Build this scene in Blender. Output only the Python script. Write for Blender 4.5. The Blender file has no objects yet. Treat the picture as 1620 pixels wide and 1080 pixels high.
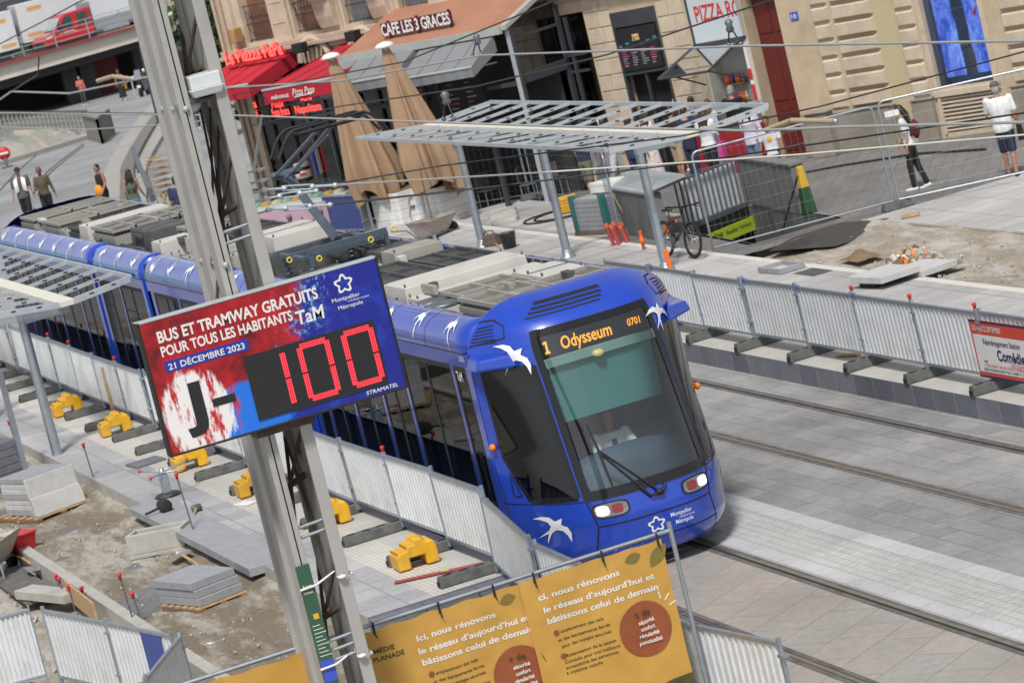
import bpy, bmesh, math, random
from mathutils import Vector, Matrix, Euler
random.seed(7)
S = bpy.context.scene
COL = S.collection
# ---------------------------------------------------------------- camera
FPX, YAW, PIT, ROL, CH = 5500.0, 0.3035652276395527, 0.15075260591060458, 0.23856915693317932, 8.913
dv = Vector((-math.cos(YAW)*math.cos(PIT), math.sin(YAW)*math.cos(PIT), -math.sin(PIT)))
r0 = dv.cross(Vector((0, 0, 1))).normalized()
u0 = r0.cross(dv)
RX = math.cos(ROL)*r0 - math.sin(ROL)*u0
RY = math.sin(ROL)*r0 + math.cos(ROL)*u0
cam = bpy.data.cameras.new("camera")
cam.sensor_width = 36.0
cam.sensor_fit = 'HORIZONTAL'
cam.lens = FPX/1620.0*36.0
cam.clip_start = 0.5
cam.clip_end = 3000
cam.dof.use_dof = True
cam.dof.focus_distance = 37.0
cam.dof.aperture_fstop = 5.0
camo = bpy.data.objects.new("camera", cam)
COL.objects.link(camo)
mw = Matrix((RX, RY, -dv)).transposed().to_4x4()
mw.translation = Vector((0, 0, CH))
camo.matrix_world = mw
S.camera = camo
# ---------------------------------------------------------------- world, sun, exposure
SUN_EL, SUN_AZ = math.radians(56), math.radians(118)     # azimuth clockwise from +Y
W = bpy.data.worlds.new("World")
S.world = W
W.use_nodes = True
wn = W.node_tree
sky = wn.nodes.new('ShaderNodeTexSky')
sky.sky_type = 'NISHITA'
sky.sun_disc = False
sky.sun_elevation = SUN_EL
sky.sun_rotation = SUN_AZ
sky.dust_density = 1.0
hs = wn.nodes.new('ShaderNodeHueSaturation')
hs.inputs['Saturation'].default_value = 0.22              # high thin cloud: an almost white sky
wn.links.new(sky.outputs[0], hs.inputs['Color'])
wn.links.new(hs.outputs[0], wn.nodes['Background'].inputs['Color'])
wn.nodes['Background'].inputs['Strength'].default_value = 0.095
sl = bpy.data.lights.new("sun", 'SUN')
sl.energy = 2.9
sl.angle = math.radians(9)
sl.color = (1.0, 0.965, 0.91)
so = bpy.data.objects.new("sun", sl)
COL.objects.link(so)
sd = Vector((math.sin(SUN_AZ)*math.cos(SUN_EL), math.cos(SUN_AZ)*math.cos(SUN_EL), math.sin(SUN_EL)))
so.rotation_euler = sd.to_track_quat('Z', 'Y').to_euler()
S.view_settings.view_transform = 'Standard'
S.view_settings.look = 'None'
S.view_settings.exposure = 0.27
S.view_settings.gamma = 1.0
# ---------------------------------------------------------------- pixel rays of the photograph (used to survey world positions)
def ray(px, py):
    return dv + (px-810)/FPX*RX - (py-540)/FPX*RY
O = Vector((0, 0, CH))
def at(px, py, z=0.0):
    r = ray(px, py)
    return O + r*((z-CH)/r.z)
def atx(px, py, x):
    r = ray(px, py)
    return O + r*(x/r.x)
def aty(px, py, y):
    r = ray(px, py)
    return O + r*(y/r.y)
# facade frame of the long building: s to the right, d out towards the street
FR = Vector((12, 6.9, 0)).normalized()
FN = Vector((FR.y, -FR.x, 0))
F0 = Vector((-65.3, 31.0, 0))
def fac(s, d, z):
    return F0 + FR*s + FN*d + Vector((0, 0, z))
FROT = math.atan2(FR.y, FR.x)
# ---------------------------------------------------------------- materials
MATS = {}
def mat(name, col, rough=0.6, metal=0.0, var=0.12, scale=6.0, bump=0.0, bscale=40.0, coat=0.0, emit=0.0, dirt=0.0, dirtcol=(0.12, 0.1, 0.08), dscale=1.3, spec=0.5):
    if name in MATS:
        return MATS[name]
    m = bpy.data.materials.new(name)
    m.use_nodes = True
    nt = m.node_tree
    b = nt.nodes['Principled BSDF']
    b.inputs['Roughness'].default_value = rough
    b.inputs['Metallic'].default_value = metal
    b.inputs['Coat Weight'].default_value = coat
    b.inputs['Coat Roughness'].default_value = 0.06
    b.inputs['Specular IOR Level'].default_value = spec
    tc = nt.nodes.new('ShaderNodeTexCoord')
    c = None
    if var > 0:
        nz = nt.nodes.new('ShaderNodeTexNoise')
        nz.inputs['Scale'].default_value = scale
        nz.inputs['Detail'].default_value = 6
        nz.inputs['Roughness'].default_value = 0.65
        nt.links.new(tc.outputs['Object'], nz.inputs['Vector'])
        mr = nt.nodes.new('ShaderNodeMapRange')
        mr.inputs['From Min'].default_value = 0.3
        mr.inputs['From Max'].default_value = 0.7
        mr.inputs['To Min'].default_value = 1-var
        mr.inputs['To Max'].default_value = 1+var
        nt.links.new(nz.outputs['Fac'], mr.inputs['Value'])
        vm = nt.nodes.new('ShaderNodeVectorMath')
        vm.operation = 'SCALE'
        vm.inputs[0].default_value = col[:3]
        nt.links.new(mr.outputs[0], vm.inputs['Scale'])
        c = vm.outputs['Vector']
    if dirt > 0:
        n2 = nt.nodes.new('ShaderNodeTexNoise')
        n2.inputs['Scale'].default_value = dscale
        n2.inputs['Detail'].default_value = 8
        n2.inputs['Roughness'].default_value = 0.7
        nt.links.new(tc.outputs['Object'], n2.inputs['Vector'])
        m2 = nt.nodes.new('ShaderNodeMapRange')
        m2.inputs['From Min'].default_value = 0.48
        m2.inputs['From Max'].default_value = 0.72
        m2.inputs['To Max'].default_value = dirt
        nt.links.new(n2.outputs['Fac'], m2.inputs['Value'])
        mx = nt.nodes.new('ShaderNodeMix')
        mx.data_type = 'RGBA'
        nt.links.new(m2.outputs[0], mx.inputs['Factor'])
        if c:
            nt.links.new(c, mx.inputs[6])
        else:
            mx.inputs[6].default_value = (*col[:3], 1)
        mx.inputs[7].default_value = (*dirtcol, 1)
        c = mx.outputs[2]
    if c:
        nt.links.new(c, b.inputs['Base Color'])
    else:
        b.inputs['Base Color'].default_value = (*col[:3], 1)
    if bump > 0:
        n3 = nt.nodes.new('ShaderNodeTexNoise')
        n3.inputs['Scale'].default_value = bscale
        n3.inputs['Detail'].default_value = 5
        nt.links.new(tc.outputs['Object'], n3.inputs['Vector'])
        bp = nt.nodes.new('ShaderNodeBump')
        bp.inputs['Strength'].default_value = bump
        bp.inputs['Distance'].default_value = 0.02
        nt.links.new(n3.outputs['Fac'], bp.inputs['Height'])
        nt.links.new(bp.outputs[0], b.inputs['Normal'])
    if emit > 0:
        b.inputs['Emission Color'].default_value = (*col[:3], 1)
        b.inputs['Emission Strength'].default_value = emit
    MATS[name] = m
    return m
def brickmat(name, c1, c2, cm, bw, bh, mortar=0.008, rot=0.0, rough=0.75, plane='xy', offset=0.5, dirt=0.35, dirtcol=(0.16, 0.14, 0.12), dscale=0.8, bump=0.3, squash=1.0, fine=0.12):
    m = bpy.data.materials.new(name)
    m.use_nodes = True
    nt = m.node_tree
    b = nt.nodes['Principled BSDF']
    b.inputs['Roughness'].default_value = rough
    tc = nt.nodes.new('ShaderNodeTexCoord')
    vec = tc.outputs['Object']
    if plane != 'xy':
        sp = nt.nodes.new('ShaderNodeSeparateXYZ')
        cb = nt.nodes.new('ShaderNodeCombineXYZ')
        nt.links.new(vec, sp.inputs[0])
        nt.links.new(sp.outputs[{'x': 0, 'y': 1, 'z': 2}[plane[0]]], cb.inputs[0])
        nt.links.new(sp.outputs[{'x': 0, 'y': 1, 'z': 2}[plane[1]]], cb.inputs[1])
        vec = cb.outputs[0]
    mp = nt.nodes.new('ShaderNodeMapping')
    mp.inputs['Rotation'].default_value = (0, 0, rot)
    nt.links.new(vec, mp.inputs['Vector'])
    bt = nt.nodes.new('ShaderNodeTexBrick')
    bt.offset = offset
    bt.inputs['Color1'].default_value = (*c1, 1)
    bt.inputs['Color2'].default_value = (*c2, 1)
    bt.inputs['Mortar'].default_value = (*cm, 1)
    bt.inputs['Scale'].default_value = 1.0
    bt.inputs['Brick Width'].default_value = bw
    bt.inputs['Row Height'].default_value = bh
    bt.inputs['Mortar Size'].default_value = mortar
    bt.inputs['Mortar Smooth'].default_value = 0.2
    bt.inputs['Bias'].default_value = 0.0
    nt.links.new(mp.outputs[0], bt.inputs['Vector'])
    n1 = nt.nodes.new('ShaderNodeTexNoise')
    n1.inputs['Scale'].default_value = 9
    n1.inputs['Detail'].default_value = 8
    n1.inputs['Roughness'].default_value = 0.75
    nt.links.new(tc.outputs['Object'], n1.inputs['Vector'])
    mr = nt.nodes.new('ShaderNodeMapRange')
    mr.inputs['From Min'].default_value = 0.3
    mr.inputs['From Max'].default_value = 0.7
    mr.inputs['To Min'].default_value = 1-fine
    mr.inputs['To Max'].default_value = 1+fine
    nt.links.new(n1.outputs['Fac'], mr.inputs['Value'])
    vm = nt.nodes.new('ShaderNodeVectorMath')
    vm.operation = 'SCALE'
    nt.links.new(bt.outputs['Color'], vm.inputs[0])
    nt.links.new(mr.outputs[0], vm.inputs['Scale'])
    n2 = nt.nodes.new('ShaderNodeTexNoise')
    n2.inputs['Scale'].default_value = dscale
    n2.inputs['Detail'].default_value = 9
    n2.inputs['Roughness'].default_value = 0.7
    nt.links.new(tc.outputs['Object'], n2.inputs['Vector'])
    m2 = nt.nodes.new('ShaderNodeMapRange')
    m2.inputs['From Min'].default_value = 0.45
    m2.inputs['From Max'].default_value = 0.75
    m2.inputs['To Max'].default_value = dirt
    nt.links.new(n2.outputs['Fac'], m2.inputs['Value'])
    mx = nt.nodes.new('ShaderNodeMix')
    mx.data_type = 'RGBA'
    nt.links.new(m2.outputs[0], mx.inputs['Factor'])
    nt.links.new(vm.outputs['Vector'], mx.inputs[6])
    mx.inputs[7].default_value = (*dirtcol, 1)
    n5 = nt.nodes.new('ShaderNodeTexNoise')                   # broad wear: whole patches a little paler or darker
    n5.inputs['Scale'].default_value = 0.22
    n5.inputs['Detail'].default_value = 10
    n5.inputs['Roughness'].default_value = 0.62
    nt.links.new(tc.outputs['Object'], n5.inputs['Vector'])
    m5 = nt.nodes.new('ShaderNodeMapRange')
    m5.inputs['From Min'].default_value = 0.36
    m5.inputs['From Max'].default_value = 0.64
    m5.inputs['To Min'].default_value = 0.8
    m5.inputs['To Max'].default_value = 1.16
    nt.links.new(n5.outputs['Fac'], m5.inputs['Value'])
    v5 = nt.nodes.new('ShaderNodeVectorMath')
    v5.operation = 'SCALE'
    nt.links.new(mx.outputs[2], v5.inputs[0])
    nt.links.new(m5.outputs[0], v5.inputs['Scale'])
    nt.links.new(v5.outputs['Vector'], b.inputs['Base Color'])
    bp = nt.nodes.new('ShaderNodeBump')
    bp.inputs['Strength'].default_value = bump
    bp.inputs['Distance'].default_value = 0.008
    bp.invert = True
    nt.links.new(bt.outputs['Fac'], bp.inputs['Height'])
    nt.links.new(bp.outputs[0], b.inputs['Normal'])
    MATS[name] = m
    return m
def glassmat(name, tint, fac=0.12, rough=0.02, ior=1.45):
    m = bpy.data.materials.new(name)
    m.use_nodes = True
    nt = m.node_tree
    nt.nodes.remove(nt.nodes['Principled BSDF'])
    out = nt.nodes['Material Output']
    t = nt.nodes.new('ShaderNodeBsdfTransparent')
    t.inputs['Color'].default_value = (*tint, 1)
    g = nt.nodes.new('ShaderNodeBsdfGlossy')
    g.inputs['Roughness'].default_value = rough
    fr = nt.nodes.new('ShaderNodeFresnel')
    fr.inputs['IOR'].default_value = ior
    ad = nt.nodes.new('ShaderNodeMath')
    ad.inputs[1].default_value = fac
    nt.links.new(fr.outputs[0], ad.inputs[0])
    mx = nt.nodes.new('ShaderNodeMixShader')
    nt.links.new(ad.outputs[0], mx.inputs[0])
    nt.links.new(t.outputs[0], mx.inputs[1])
    nt.links.new(g.outputs[0], mx.inputs[2])
    nt.links.new(mx.outputs[0], out.inputs['Surface'])
    MATS[name] = m
    return m
# ---------------------------------------------------------------- mesh builder
class MB:
    def __init__(self):
        self.v, self.f, self.m, self.s, self.mi = [], [], [], [], 0
    def add(self, vs, fs, smooth=False, mi=None):
        k = len(self.v)
        self.v += [Vector(p) for p in vs]
        for f in fs:
            self.f.append([k+i for i in f])
            self.m.append(self.mi if mi is None else mi)
            self.s.append(smooth)
        return self
    def bx(self, x0, x1, y0, y1, z0, z1, M=None, mi=None):
        vs = [Vector((x, y, z)) for z in (z0, z1) for y in (y0, y1) for x in (x0, x1)]
        if M is not None:
            vs = [M @ p for p in vs]
        return self.add(vs, [(0, 2, 3, 1), (4, 5, 7, 6), (0, 1, 5, 4), (2, 6, 7, 3), (0, 4, 6, 2), (1, 3, 7, 5)], mi=mi)
    def hexa(self, p, mi=None):          # 8 points: bottom ring 0-3 ccw, top ring 4-7
        return self.add(p, [(3, 2, 1, 0), (4, 5, 6, 7), (0, 1, 5, 4), (1, 2, 6, 5), (2, 3, 7, 6), (3, 0, 4, 7)], mi=mi)
    def bar(self, a, b, w, h, up=(0, 0, 1), mi=None):
        a, b = Vector(a), Vector(b)
        d = (b-a).normalized()
        s = d.cross(Vector(up))
        if s.length < 1e-5:
            s = d.cross(Vector((1, 0, 0)))
        s.normalize()
        t = s.cross(d)
        q = []
        for e in (a, b):
            q += [e - s*w/2 - t*h/2, e + s*w/2 - t*h/2, e + s*w/2 + t*h/2, e - s*w/2 + t*h/2]
        return self.add(q, [(0, 1, 2, 3), (7, 6, 5, 4), (0, 4, 5, 1), (1, 5, 6, 2), (2, 6, 7, 3), (3, 7, 4, 0)], mi=mi)
    def tube(self, pts, r, n=8, cap=True, mi=None, sy=1.0):
        pts = [Vector(p) for p in pts]
        k = len(pts)
        rs = r if isinstance(r, (list, tuple)) else [r]*k
        vs, fs = [], []
        prev = None
        for i, p in enumerate(pts):
            if i == 0:
                d = pts[1]-pts[0]
            elif i == k-1:
                d = pts[-1]-pts[-2]
            else:
                d = (pts[i+1]-pts[i]).normalized() + (pts[i]-pts[i-1]).normalized()
            d.normalize()
            if prev is None:
                a = Vector((0, 0, 1)) if abs(d.z) < 0.9 else Vector((1, 0, 0))
                s = d.cross(a).normalized()
            else:
                s = (prev - d*prev.dot(d)).normalized()
            prev = s
            t = d.cross(s)
            for j in range(n):
                an = 2*math.pi*j/n
                vs.append(p + s*math.cos(an)*rs[i] + t*math.sin(an)*rs[i]*sy)
        for i in range(k-1):
            for j in range(n):
                a, b = i*n+j, i*n+(j+1) % n
                fs.append((a, b, b+n, a+n))
        self.add(vs, fs, True, mi)
        if cap:
            self.add(vs[:n], [tuple(range(n-1, -1, -1))], False, mi)
            self.add(vs[-n:], [tuple(range(n))], False, mi)
        return self
    def cyl(self, a, b, r, r2=None, n=12, mi=None):
        return self.tube([a, b], [r, r if r2 is None else r2], n, True, mi)
    def lathe(self, prof, n=20, c=(0, 0, 0), M=None, mi=None, smooth=True):
        vs, fs = [], []
        for (r, z) in prof:
            for j in range(n):
                a = 2*math.pi*j/n
                p = Vector((c[0]+r*math.cos(a), c[1]+r*math.sin(a), c[2]+z))
                vs.append(M @ p if M is not None else p)
        for i in range(len(prof)-1):
            for j in range(n):
                a, b = i*n+j, i*n+(j+1) % n
                fs.append((a, b, b+n, a+n))
        fs.append(tuple(range(n-1, -1, -1)))
        fs.append(tuple((len(prof)-1)*n+j for j in range(n)))
        return self.add(vs, fs, smooth, mi)
    def ell(self, c, r, n=12, k=8, M=None, mi=None):
        prof = []
        vs, fs = [], []
        for i in range(1, k):
            th = math.pi*i/k
            for j in range(n):
                a = 2*math.pi*j/n
                p = Vector((r[0]*math.sin(th)*math.cos(a), r[1]*math.sin(th)*math.sin(a), -r[2]*math.cos(th)))
                p = (M @ p if M is not None else p) + Vector(c)
                vs.append(p)
        for i in range(k-2):
            for j in range(n):
                a, b = i*n+j, i*n+(j+1) % n
                fs.append((a, b, b+n, a+n))
        bo = Vector((0, 0, -r[2]))
        to = Vector((0, 0, r[2]))
        if M is not None:
            bo, to = M @ bo, M @ to
        vs += [bo+Vector(c), to+Vector(c)]
        B = len(vs)-2
        for j in range(n):
            fs.append((B, (j+1) % n, j))
            fs.append((B+1, (k-2)*n+j, (k-2)*n+(j+1) % n))
        return self.add(vs, fs, True, mi)
    def prism(self, pts, d, mi=None):     # planar polygon extruded by vector d
        pts = [Vector(p) for p in pts]
        d = Vector(d)
        n = len(pts)
        fs = [tuple(range(n)), tuple(range(2*n-1, n-1, -1))]
        fs += [(i, i+n, (i+1) % n+n, (i+1) % n) for i in range(n)]
        return self.add(pts+[p+d for p in pts], fs, mi=mi)
    def grid(self, fn, nu, nv, smooth=True, mi=None, skip=None):
        vs = [fn(i/nu, j/nv) for j in range(nv+1) for i in range(nu+1)]
        fs = []
        for j in range(nv):
            for i in range(nu):
                if skip and skip((i+.5)/nu, (j+.5)/nv):
                    continue
                a = j*(nu+1)+i
                fs.append((a, a+1, a+nu+2, a+nu+1))
        return self.add(vs, fs, smooth, mi)
    def mesh(self, me, M, mi=None):
        k = len(self.v)
        self.v += [M @ v.co for v in me.vertices]
        for p in me.polygons:
            self.f.append([k+i for i in p.vertices])
            self.m.append(self.mi if mi is None else mi)
            self.s.append(p.use_smooth)
        return self
    def raw(self, name='m'):
        me = bpy.data.meshes.new(name)
        me.from_pydata([tuple(p) for p in self.v], [], self.f)
        return me
    def build(self, name, mats, parent=None, bevel=0.0, loc=None, merge=False, normals=True, label=None):
        me = bpy.data.meshes.new(name)
        me.from_pydata([tuple(p) for p in self.v], [], self.f)
        if not isinstance(mats, (list, tuple)):
            mats = [mats]
        for m in mats:
            me.materials.append(m)
        for i, p in enumerate(me.polygons):
            p.material_index = min(self.m[i], len(mats)-1)
            p.use_smooth = self.s[i]
        if merge or normals:
            bm = bmesh.new()
            bm.from_mesh(me)
            if merge:
                bmesh.ops.remove_doubles(bm, verts=bm.verts, dist=0.0005)
            if normals:
                bmesh.ops.recalc_face_normals(bm, faces=bm.faces)
            bm.to_mesh(me)
            bm.free()
        me.update()
        o = bpy.data.objects.new(name, me)
        COL.objects.link(o)
        if parent is not None:
            o.parent = parent
        if loc is not None:
            o.location = loc
        if bevel > 0:
            bv = o.modifiers.new('bevel', 'BEVEL')
            bv.width = bevel
            bv.segments = 2
            bv.limit_method = 'ANGLE'
            bv.angle_limit = math.radians(50)
            bv.harden_normals = False
        if label:
            o['label'] = label
        return o
def tag(o, label, cat, group=None):
    o['label'] = label
    o['category'] = cat
    if group:
        o['group'] = group
    return o
def thing(name, label, cat, loc=(0, 0, 0), rz=0.0, group=None):
    o = bpy.data.objects.new(name, None)
    o.empty_display_size = 0.2
    COL.objects.link(o)
    o.location = loc
    o.rotation_euler = (0, 0, rz)
    return tag(o, label, cat, group)
def struct(name, mb, mats, bevel=0.0, **k):
    o = mb.build(name, mats, bevel=bevel, **k)
    o['kind'] = 'structure'
    return o
def dup(o, loc=None, rz=None, label=None, group=None):
    def cp(a, par):
        c = a.copy()
        COL.objects.link(c)
        if par is not None:
            c.parent = par
        for ch in [x for x in a.children]:
            cp(ch, c)
        return c
    c = cp(o, None)
    if loc is not None:
        c.location = loc
    if rz is not None:
        c.rotation_euler = (0, 0, rz)
    if label:
        c['label'] = label
    if group:
        c['group'] = group
    return c
def ordinal(i):
    w = ['first', 'second', 'third', 'fourth', 'fifth', 'sixth', 'seventh', 'eighth', 'ninth', 'tenth', 'eleventh', 'twelfth', 'thirteenth', 'fourteenth', 'fifteenth', 'sixteenth', 'seventeenth', 'eighteenth', 'nineteenth', 'twentieth']
    return w[i]
def text_mesh(s, bold=0.0, space=1.0):
    cu = bpy.data.curves.new('t', 'FONT')
    cu.body = s
    cu.size = 1.0
    cu.offset = bold
    cu.space_character = space
    cu.resolution_u = 3
    o = bpy.data.objects.new('t', cu)
    COL.objects.link(o)
    dg = bpy.context.evaluated_depsgraph_get()
    me = bpy.data.meshes.new_from_object(o.evaluated_get(dg))
    bpy.data.objects.remove(o)
    bpy.data.curves.remove(cu)
    return me
def text(mb, s, p, right, up, w=None, h=None, bold=0.0, mi=None, space=1.0, sub=None, shear=0.0):
    """write s with its lower left corner at p; w = full width, h = height of a capital (in metres)"""
    me = text_mesh(s, bold, space)
    xs = [v.co.x for v in me.vertices]
    if not xs:
        return mb
    x0, x1 = min(xs), max(xs)
    right, up = Vector(right).normalized(), Vector(up).normalized()
    sy = h/0.72
    sx = (w/(x1-x0)) if w else sy
    nrm = right.cross(up)
    k = len(mb.v)
    P = Vector(p)
    for v in me.vertices:
        q = P + right*((v.co.x-x0)*sx + shear*v.co.y*sy) + up*(v.co.y*sy)
        mb.v.append(sub(q) if sub else q)
    for pl in me.polygons:
        mb.f.append([k+i for i in pl.vertices])
        mb.m.append(mb.mi if mi is None else mi)
        mb.s.append(False)
    bpy.data.meshes.remove(me)
    return mb
def remesh(mb, voxel, smooth=3, fac=0.5):
    """join overlapping volumes into one continuous skin"""
    me = mb.raw()
    o = bpy.data.objects.new('r', me)
    COL.objects.link(o)
    rm = o.modifiers.new('r', 'REMESH')
    rm.mode = 'VOXEL'
    rm.voxel_size = voxel
    sm = o.modifiers.new('s', 'SMOOTH')
    sm.iterations = smooth
    sm.factor = fac
    dg = bpy.context.evaluated_depsgraph_get()
    r = bpy.data.meshes.new_from_object(o.evaluated_get(dg))
    bpy.data.objects.remove(o)
    for p in r.polygons:
        p.use_smooth = True
    return r
I4 = Matrix.Identity(4)
# common materials
M = {}
M['white_sheet'] = mat('white_sheet', (0.7, 0.73, 0.755), 0.45, 0.1, 0.07, 3, dirt=0.5, dirtcol=(0.42, 0.4, 0.36), dscale=2.2)
def vary(m, lo, hi):                                          # each copy of a thing a little lighter or darker than the next
    nt = m.node_tree
    b = nt.nodes['Principled BSDF']
    src = b.inputs['Base Color'].links[0].from_socket
    oi = nt.nodes.new('ShaderNodeObjectInfo')
    mr = nt.nodes.new('ShaderNodeMapRange')
    mr.inputs['To Min'].default_value = lo
    mr.inputs['To Max'].default_value = hi
    nt.links.new(oi.outputs['Random'], mr.inputs['Value'])
    vm = nt.nodes.new('ShaderNodeVectorMath')
    vm.operation = 'SCALE'
    nt.links.new(src, vm.inputs[0])
    nt.links.new(mr.outputs[0], vm.inputs['Scale'])
    nt.links.new(vm.outputs['Vector'], b.inputs['Base Color'])
vary(M['white_sheet'], .86, 1.04)
M['galv'] = mat('galvanised', (0.42, 0.47, 0.52), 0.42, 0.75, 0.12, 10, dirt=0.3, dirtcol=(0.3, 0.32, 0.35), dscale=4)
M['galv_light'] = mat('galvanised_light', (0.55, 0.6, 0.64), 0.45, 0.5, 0.12, 6, dirt=0.3, dirtcol=(0.38, 0.41, 0.44), dscale=3)
M['steel_dark'] = mat('steel_dark', (0.16, 0.18, 0.21), 0.45, 0.5, 0.15, 10)
M['black_plastic'] = mat('black_plastic', (0.03, 0.032, 0.034), 0.55, 0, 0.2, 12, dirt=0.4, dirtcol=(0.16, 0.15, 0.14), dscale=5)
M['grey_plastic'] = mat('grey_plastic', (0.085, 0.09, 0.088), 0.7, 0, 0.2, 12, dirt=0.5, dirtcol=(0.22, 0.21, 0.19), dscale=5)
M['yellow'] = mat('yellow_plastic', (0.74, 0.4, 0.015), 0.55, 0, 0.15, 6, dirt=0.55, dirtcol=(0.36, 0.26, 0.12), dscale=4)
vary(M['yellow'], .75, 1.08)
M['red'] = mat('red_plastic', (0.6, 0.03, 0.035), 0.45, 0, 0.1)
M['blue_small'] = mat('blue_plastic', (0.05, 0.09, 0.5), 0.4, 0, 0.05)
M['orange'] = mat('orange_plastic', (0.85, 0.16, 0.02), 0.5, 0, 0.1)
M['wood'] = mat('wood', (0.45, 0.3, 0.16), 0.7, 0, 0.25, 14)
M['wood_dark'] = mat('wood_dark', (0.2, 0.12, 0.07), 0.8, 0, 0.3, 14)
M['concrete'] = mat('concrete', (0.42, 0.41, 0.38), 0.85, 0, 0.14, 5, 0.3, 60, dirt=0.35, dirtcol=(0.25, 0.23, 0.2), dscale=1.5)
M['blue_stone'] = mat('blue_stone', (0.14, 0.15, 0.18), 0.7, 0, 0.2, 7, 0.2, 60, dirt=0.3, dirtcol=(0.3, 0.29, 0.27), dscale=2)
M['slab_light'] = mat('slab_light', (0.5, 0.5, 0.5), 0.75, 0, 0.1, 8, 0.15, 60, dirt=0.4, dirtcol=(0.36, 0.35, 0.32), dscale=2.5)
M['slab_grey'] = mat('slab_grey', (0.3, 0.31, 0.34), 0.75, 0, 0.12, 8, 0.15, 60, dirt=0.4, dirtcol=(0.36, 0.35, 0.32), dscale=2.5)
M['white_paint'] = mat('white_paint', (0.75, 0.75, 0.73), 0.5, 0, 0.04)
M['black'] = mat('black_matte', (0.015, 0.015, 0.017), 0.6, 0, 0.1)
M['rubber'] = mat('rubber', (0.02, 0.02, 0.021), 0.8, 0, 0.2)
M['skin'] = mat('skin', (0.5, 0.27, 0.18), 0.55, 0, 0.06, 20)
M['skin_tan'] = mat('skin_tan', (0.36, 0.18, 0.11), 0.55, 0, 0.06, 20)
M['skin_dark'] = mat('skin_dark', (0.16, 0.075, 0.045), 0.5, 0, 0.06, 20)
M['chrome'] = mat('chrome', (0.7, 0.7, 0.72), 0.15, 1.0, 0.03)
M['clear_glass'] = glassmat('clear_glass', (0.82, 0.88, 0.86), 0.04)
# ================================================================ SETTING
from mathutils import noise as mnoise
def gz(x):
    if x > -112:
        return 0.0
    t = min(1.0, (-112-x)/88.0)
    return -2.4*t
def atg(px, py, dz=0.0):
    z = 0.0
    for _ in range(30):
        p = at(px, py, z+dz)
        z = 0.5*z + 0.5*gz(p.x)
    return p
m_street = brickmat('street_paving', (0.15, 0.15, 0.155), (0.19, 0.185, 0.18), (0.09, 0.09, 0.09), 0.6, 0.25, 0.006, rot=0.52, dirt=0.45, dirtcol=(0.12, 0.115, 0.11), dscale=0.4, bump=0.25)
m_plaza = brickmat('plaza_paving', (0.27, 0.275, 0.29), (0.3, 0.3, 0.315), (0.2, 0.2, 0.21), 1.2, 0.5, 0.006, rot=0.3, dirt=0.3, dirtcol=(0.2, 0.195, 0.19), dscale=0.15, bump=0.1)
m_track = brickmat('track_paving', (0.215, 0.215, 0.22), (0.275, 0.27, 0.27), (0.13, 0.13, 0.13), 0.62, 0.3, 0.006, rot=0.0, dirt=0.8, dirtcol=(0.4, 0.395, 0.39), dscale=0.55, bump=0.35, fine=0.18)
m_beige = brickmat('beige_paving', (0.36, 0.315, 0.285), (0.31, 0.295, 0.28), (0.2, 0.185, 0.17), 1.1, 0.62, 0.007, rot=0.95, dirt=0.5, dirtcol=(0.25, 0.235, 0.22), dscale=0.9, bump=0.3, fine=0.15)
m_cobble = brickmat('cobble_strip', (0.47, 0.47, 0.46), (0.42, 0.42, 0.41), (0.34, 0.34, 0.33), 0.14, 0.12, 0.01, rot=0.0, dirt=0.45, dirtcol=(0.33, 0.325, 0.315), dscale=0.8, bump=0.25)
m_kerbline = brickmat('pale_kerb', (0.43, 0.44, 0.46), (0.48, 0.485, 0.5), (0.28, 0.28, 0.28), 0.9, 5.0, 0.008, dirt=0.25, dirtcol=(0.33, 0.33, 0.33), bump=0.2)
m_platslab = brickmat('platform_slabs', (0.46, 0.455, 0.455), (0.385, 0.38, 0.385), (0.2, 0.195, 0.2), 0.9, 0.6, 0.011, dirt=0.3, dirtcol=(0.36, 0.345, 0.33), dscale=0.7, bump=0.3, rot=math.radians(90), offset=0.0)
m_platslab_l = brickmat('platform_slabs_left', (0.3, 0.3, 0.33), (0.42, 0.42, 0.43), (0.2, 0.2, 0.21), 0.5, 0.9, 0.008, dirt=0.45, dirtcol=(0.4, 0.375, 0.34), dscale=1.2, bump=0.3, rot=0.0, offset=0.35)
m_cream = brickmat('cream_tactile', (0.6, 0.57, 0.52), (0.56, 0.53, 0.49), (0.42, 0.4, 0.37), 0.06, 0.06, 0.012, dirt=0.3, dirtcol=(0.4, 0.38, 0.34), dscale=1.5, bump=0.4, offset=0.0)
m_kerbface = brickmat('kerb_face', (0.13, 0.14, 0.175), (0.2, 0.21, 0.245), (0.3, 0.28, 0.26), 0.62, 0.9, 0.012, plane='xz', dirt=0.3, dirtcol=(0.25, 0.24, 0.235), dscale=1.5, bump=0.4)
m_concedge = mat('platform_concrete', (0.43, 0.42, 0.39), 0.85, 0, 0.1, 3, 0.2, 50, dirt=0.4, dirtcol=(0.34, 0.32, 0.28), dscale=1.2)
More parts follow.
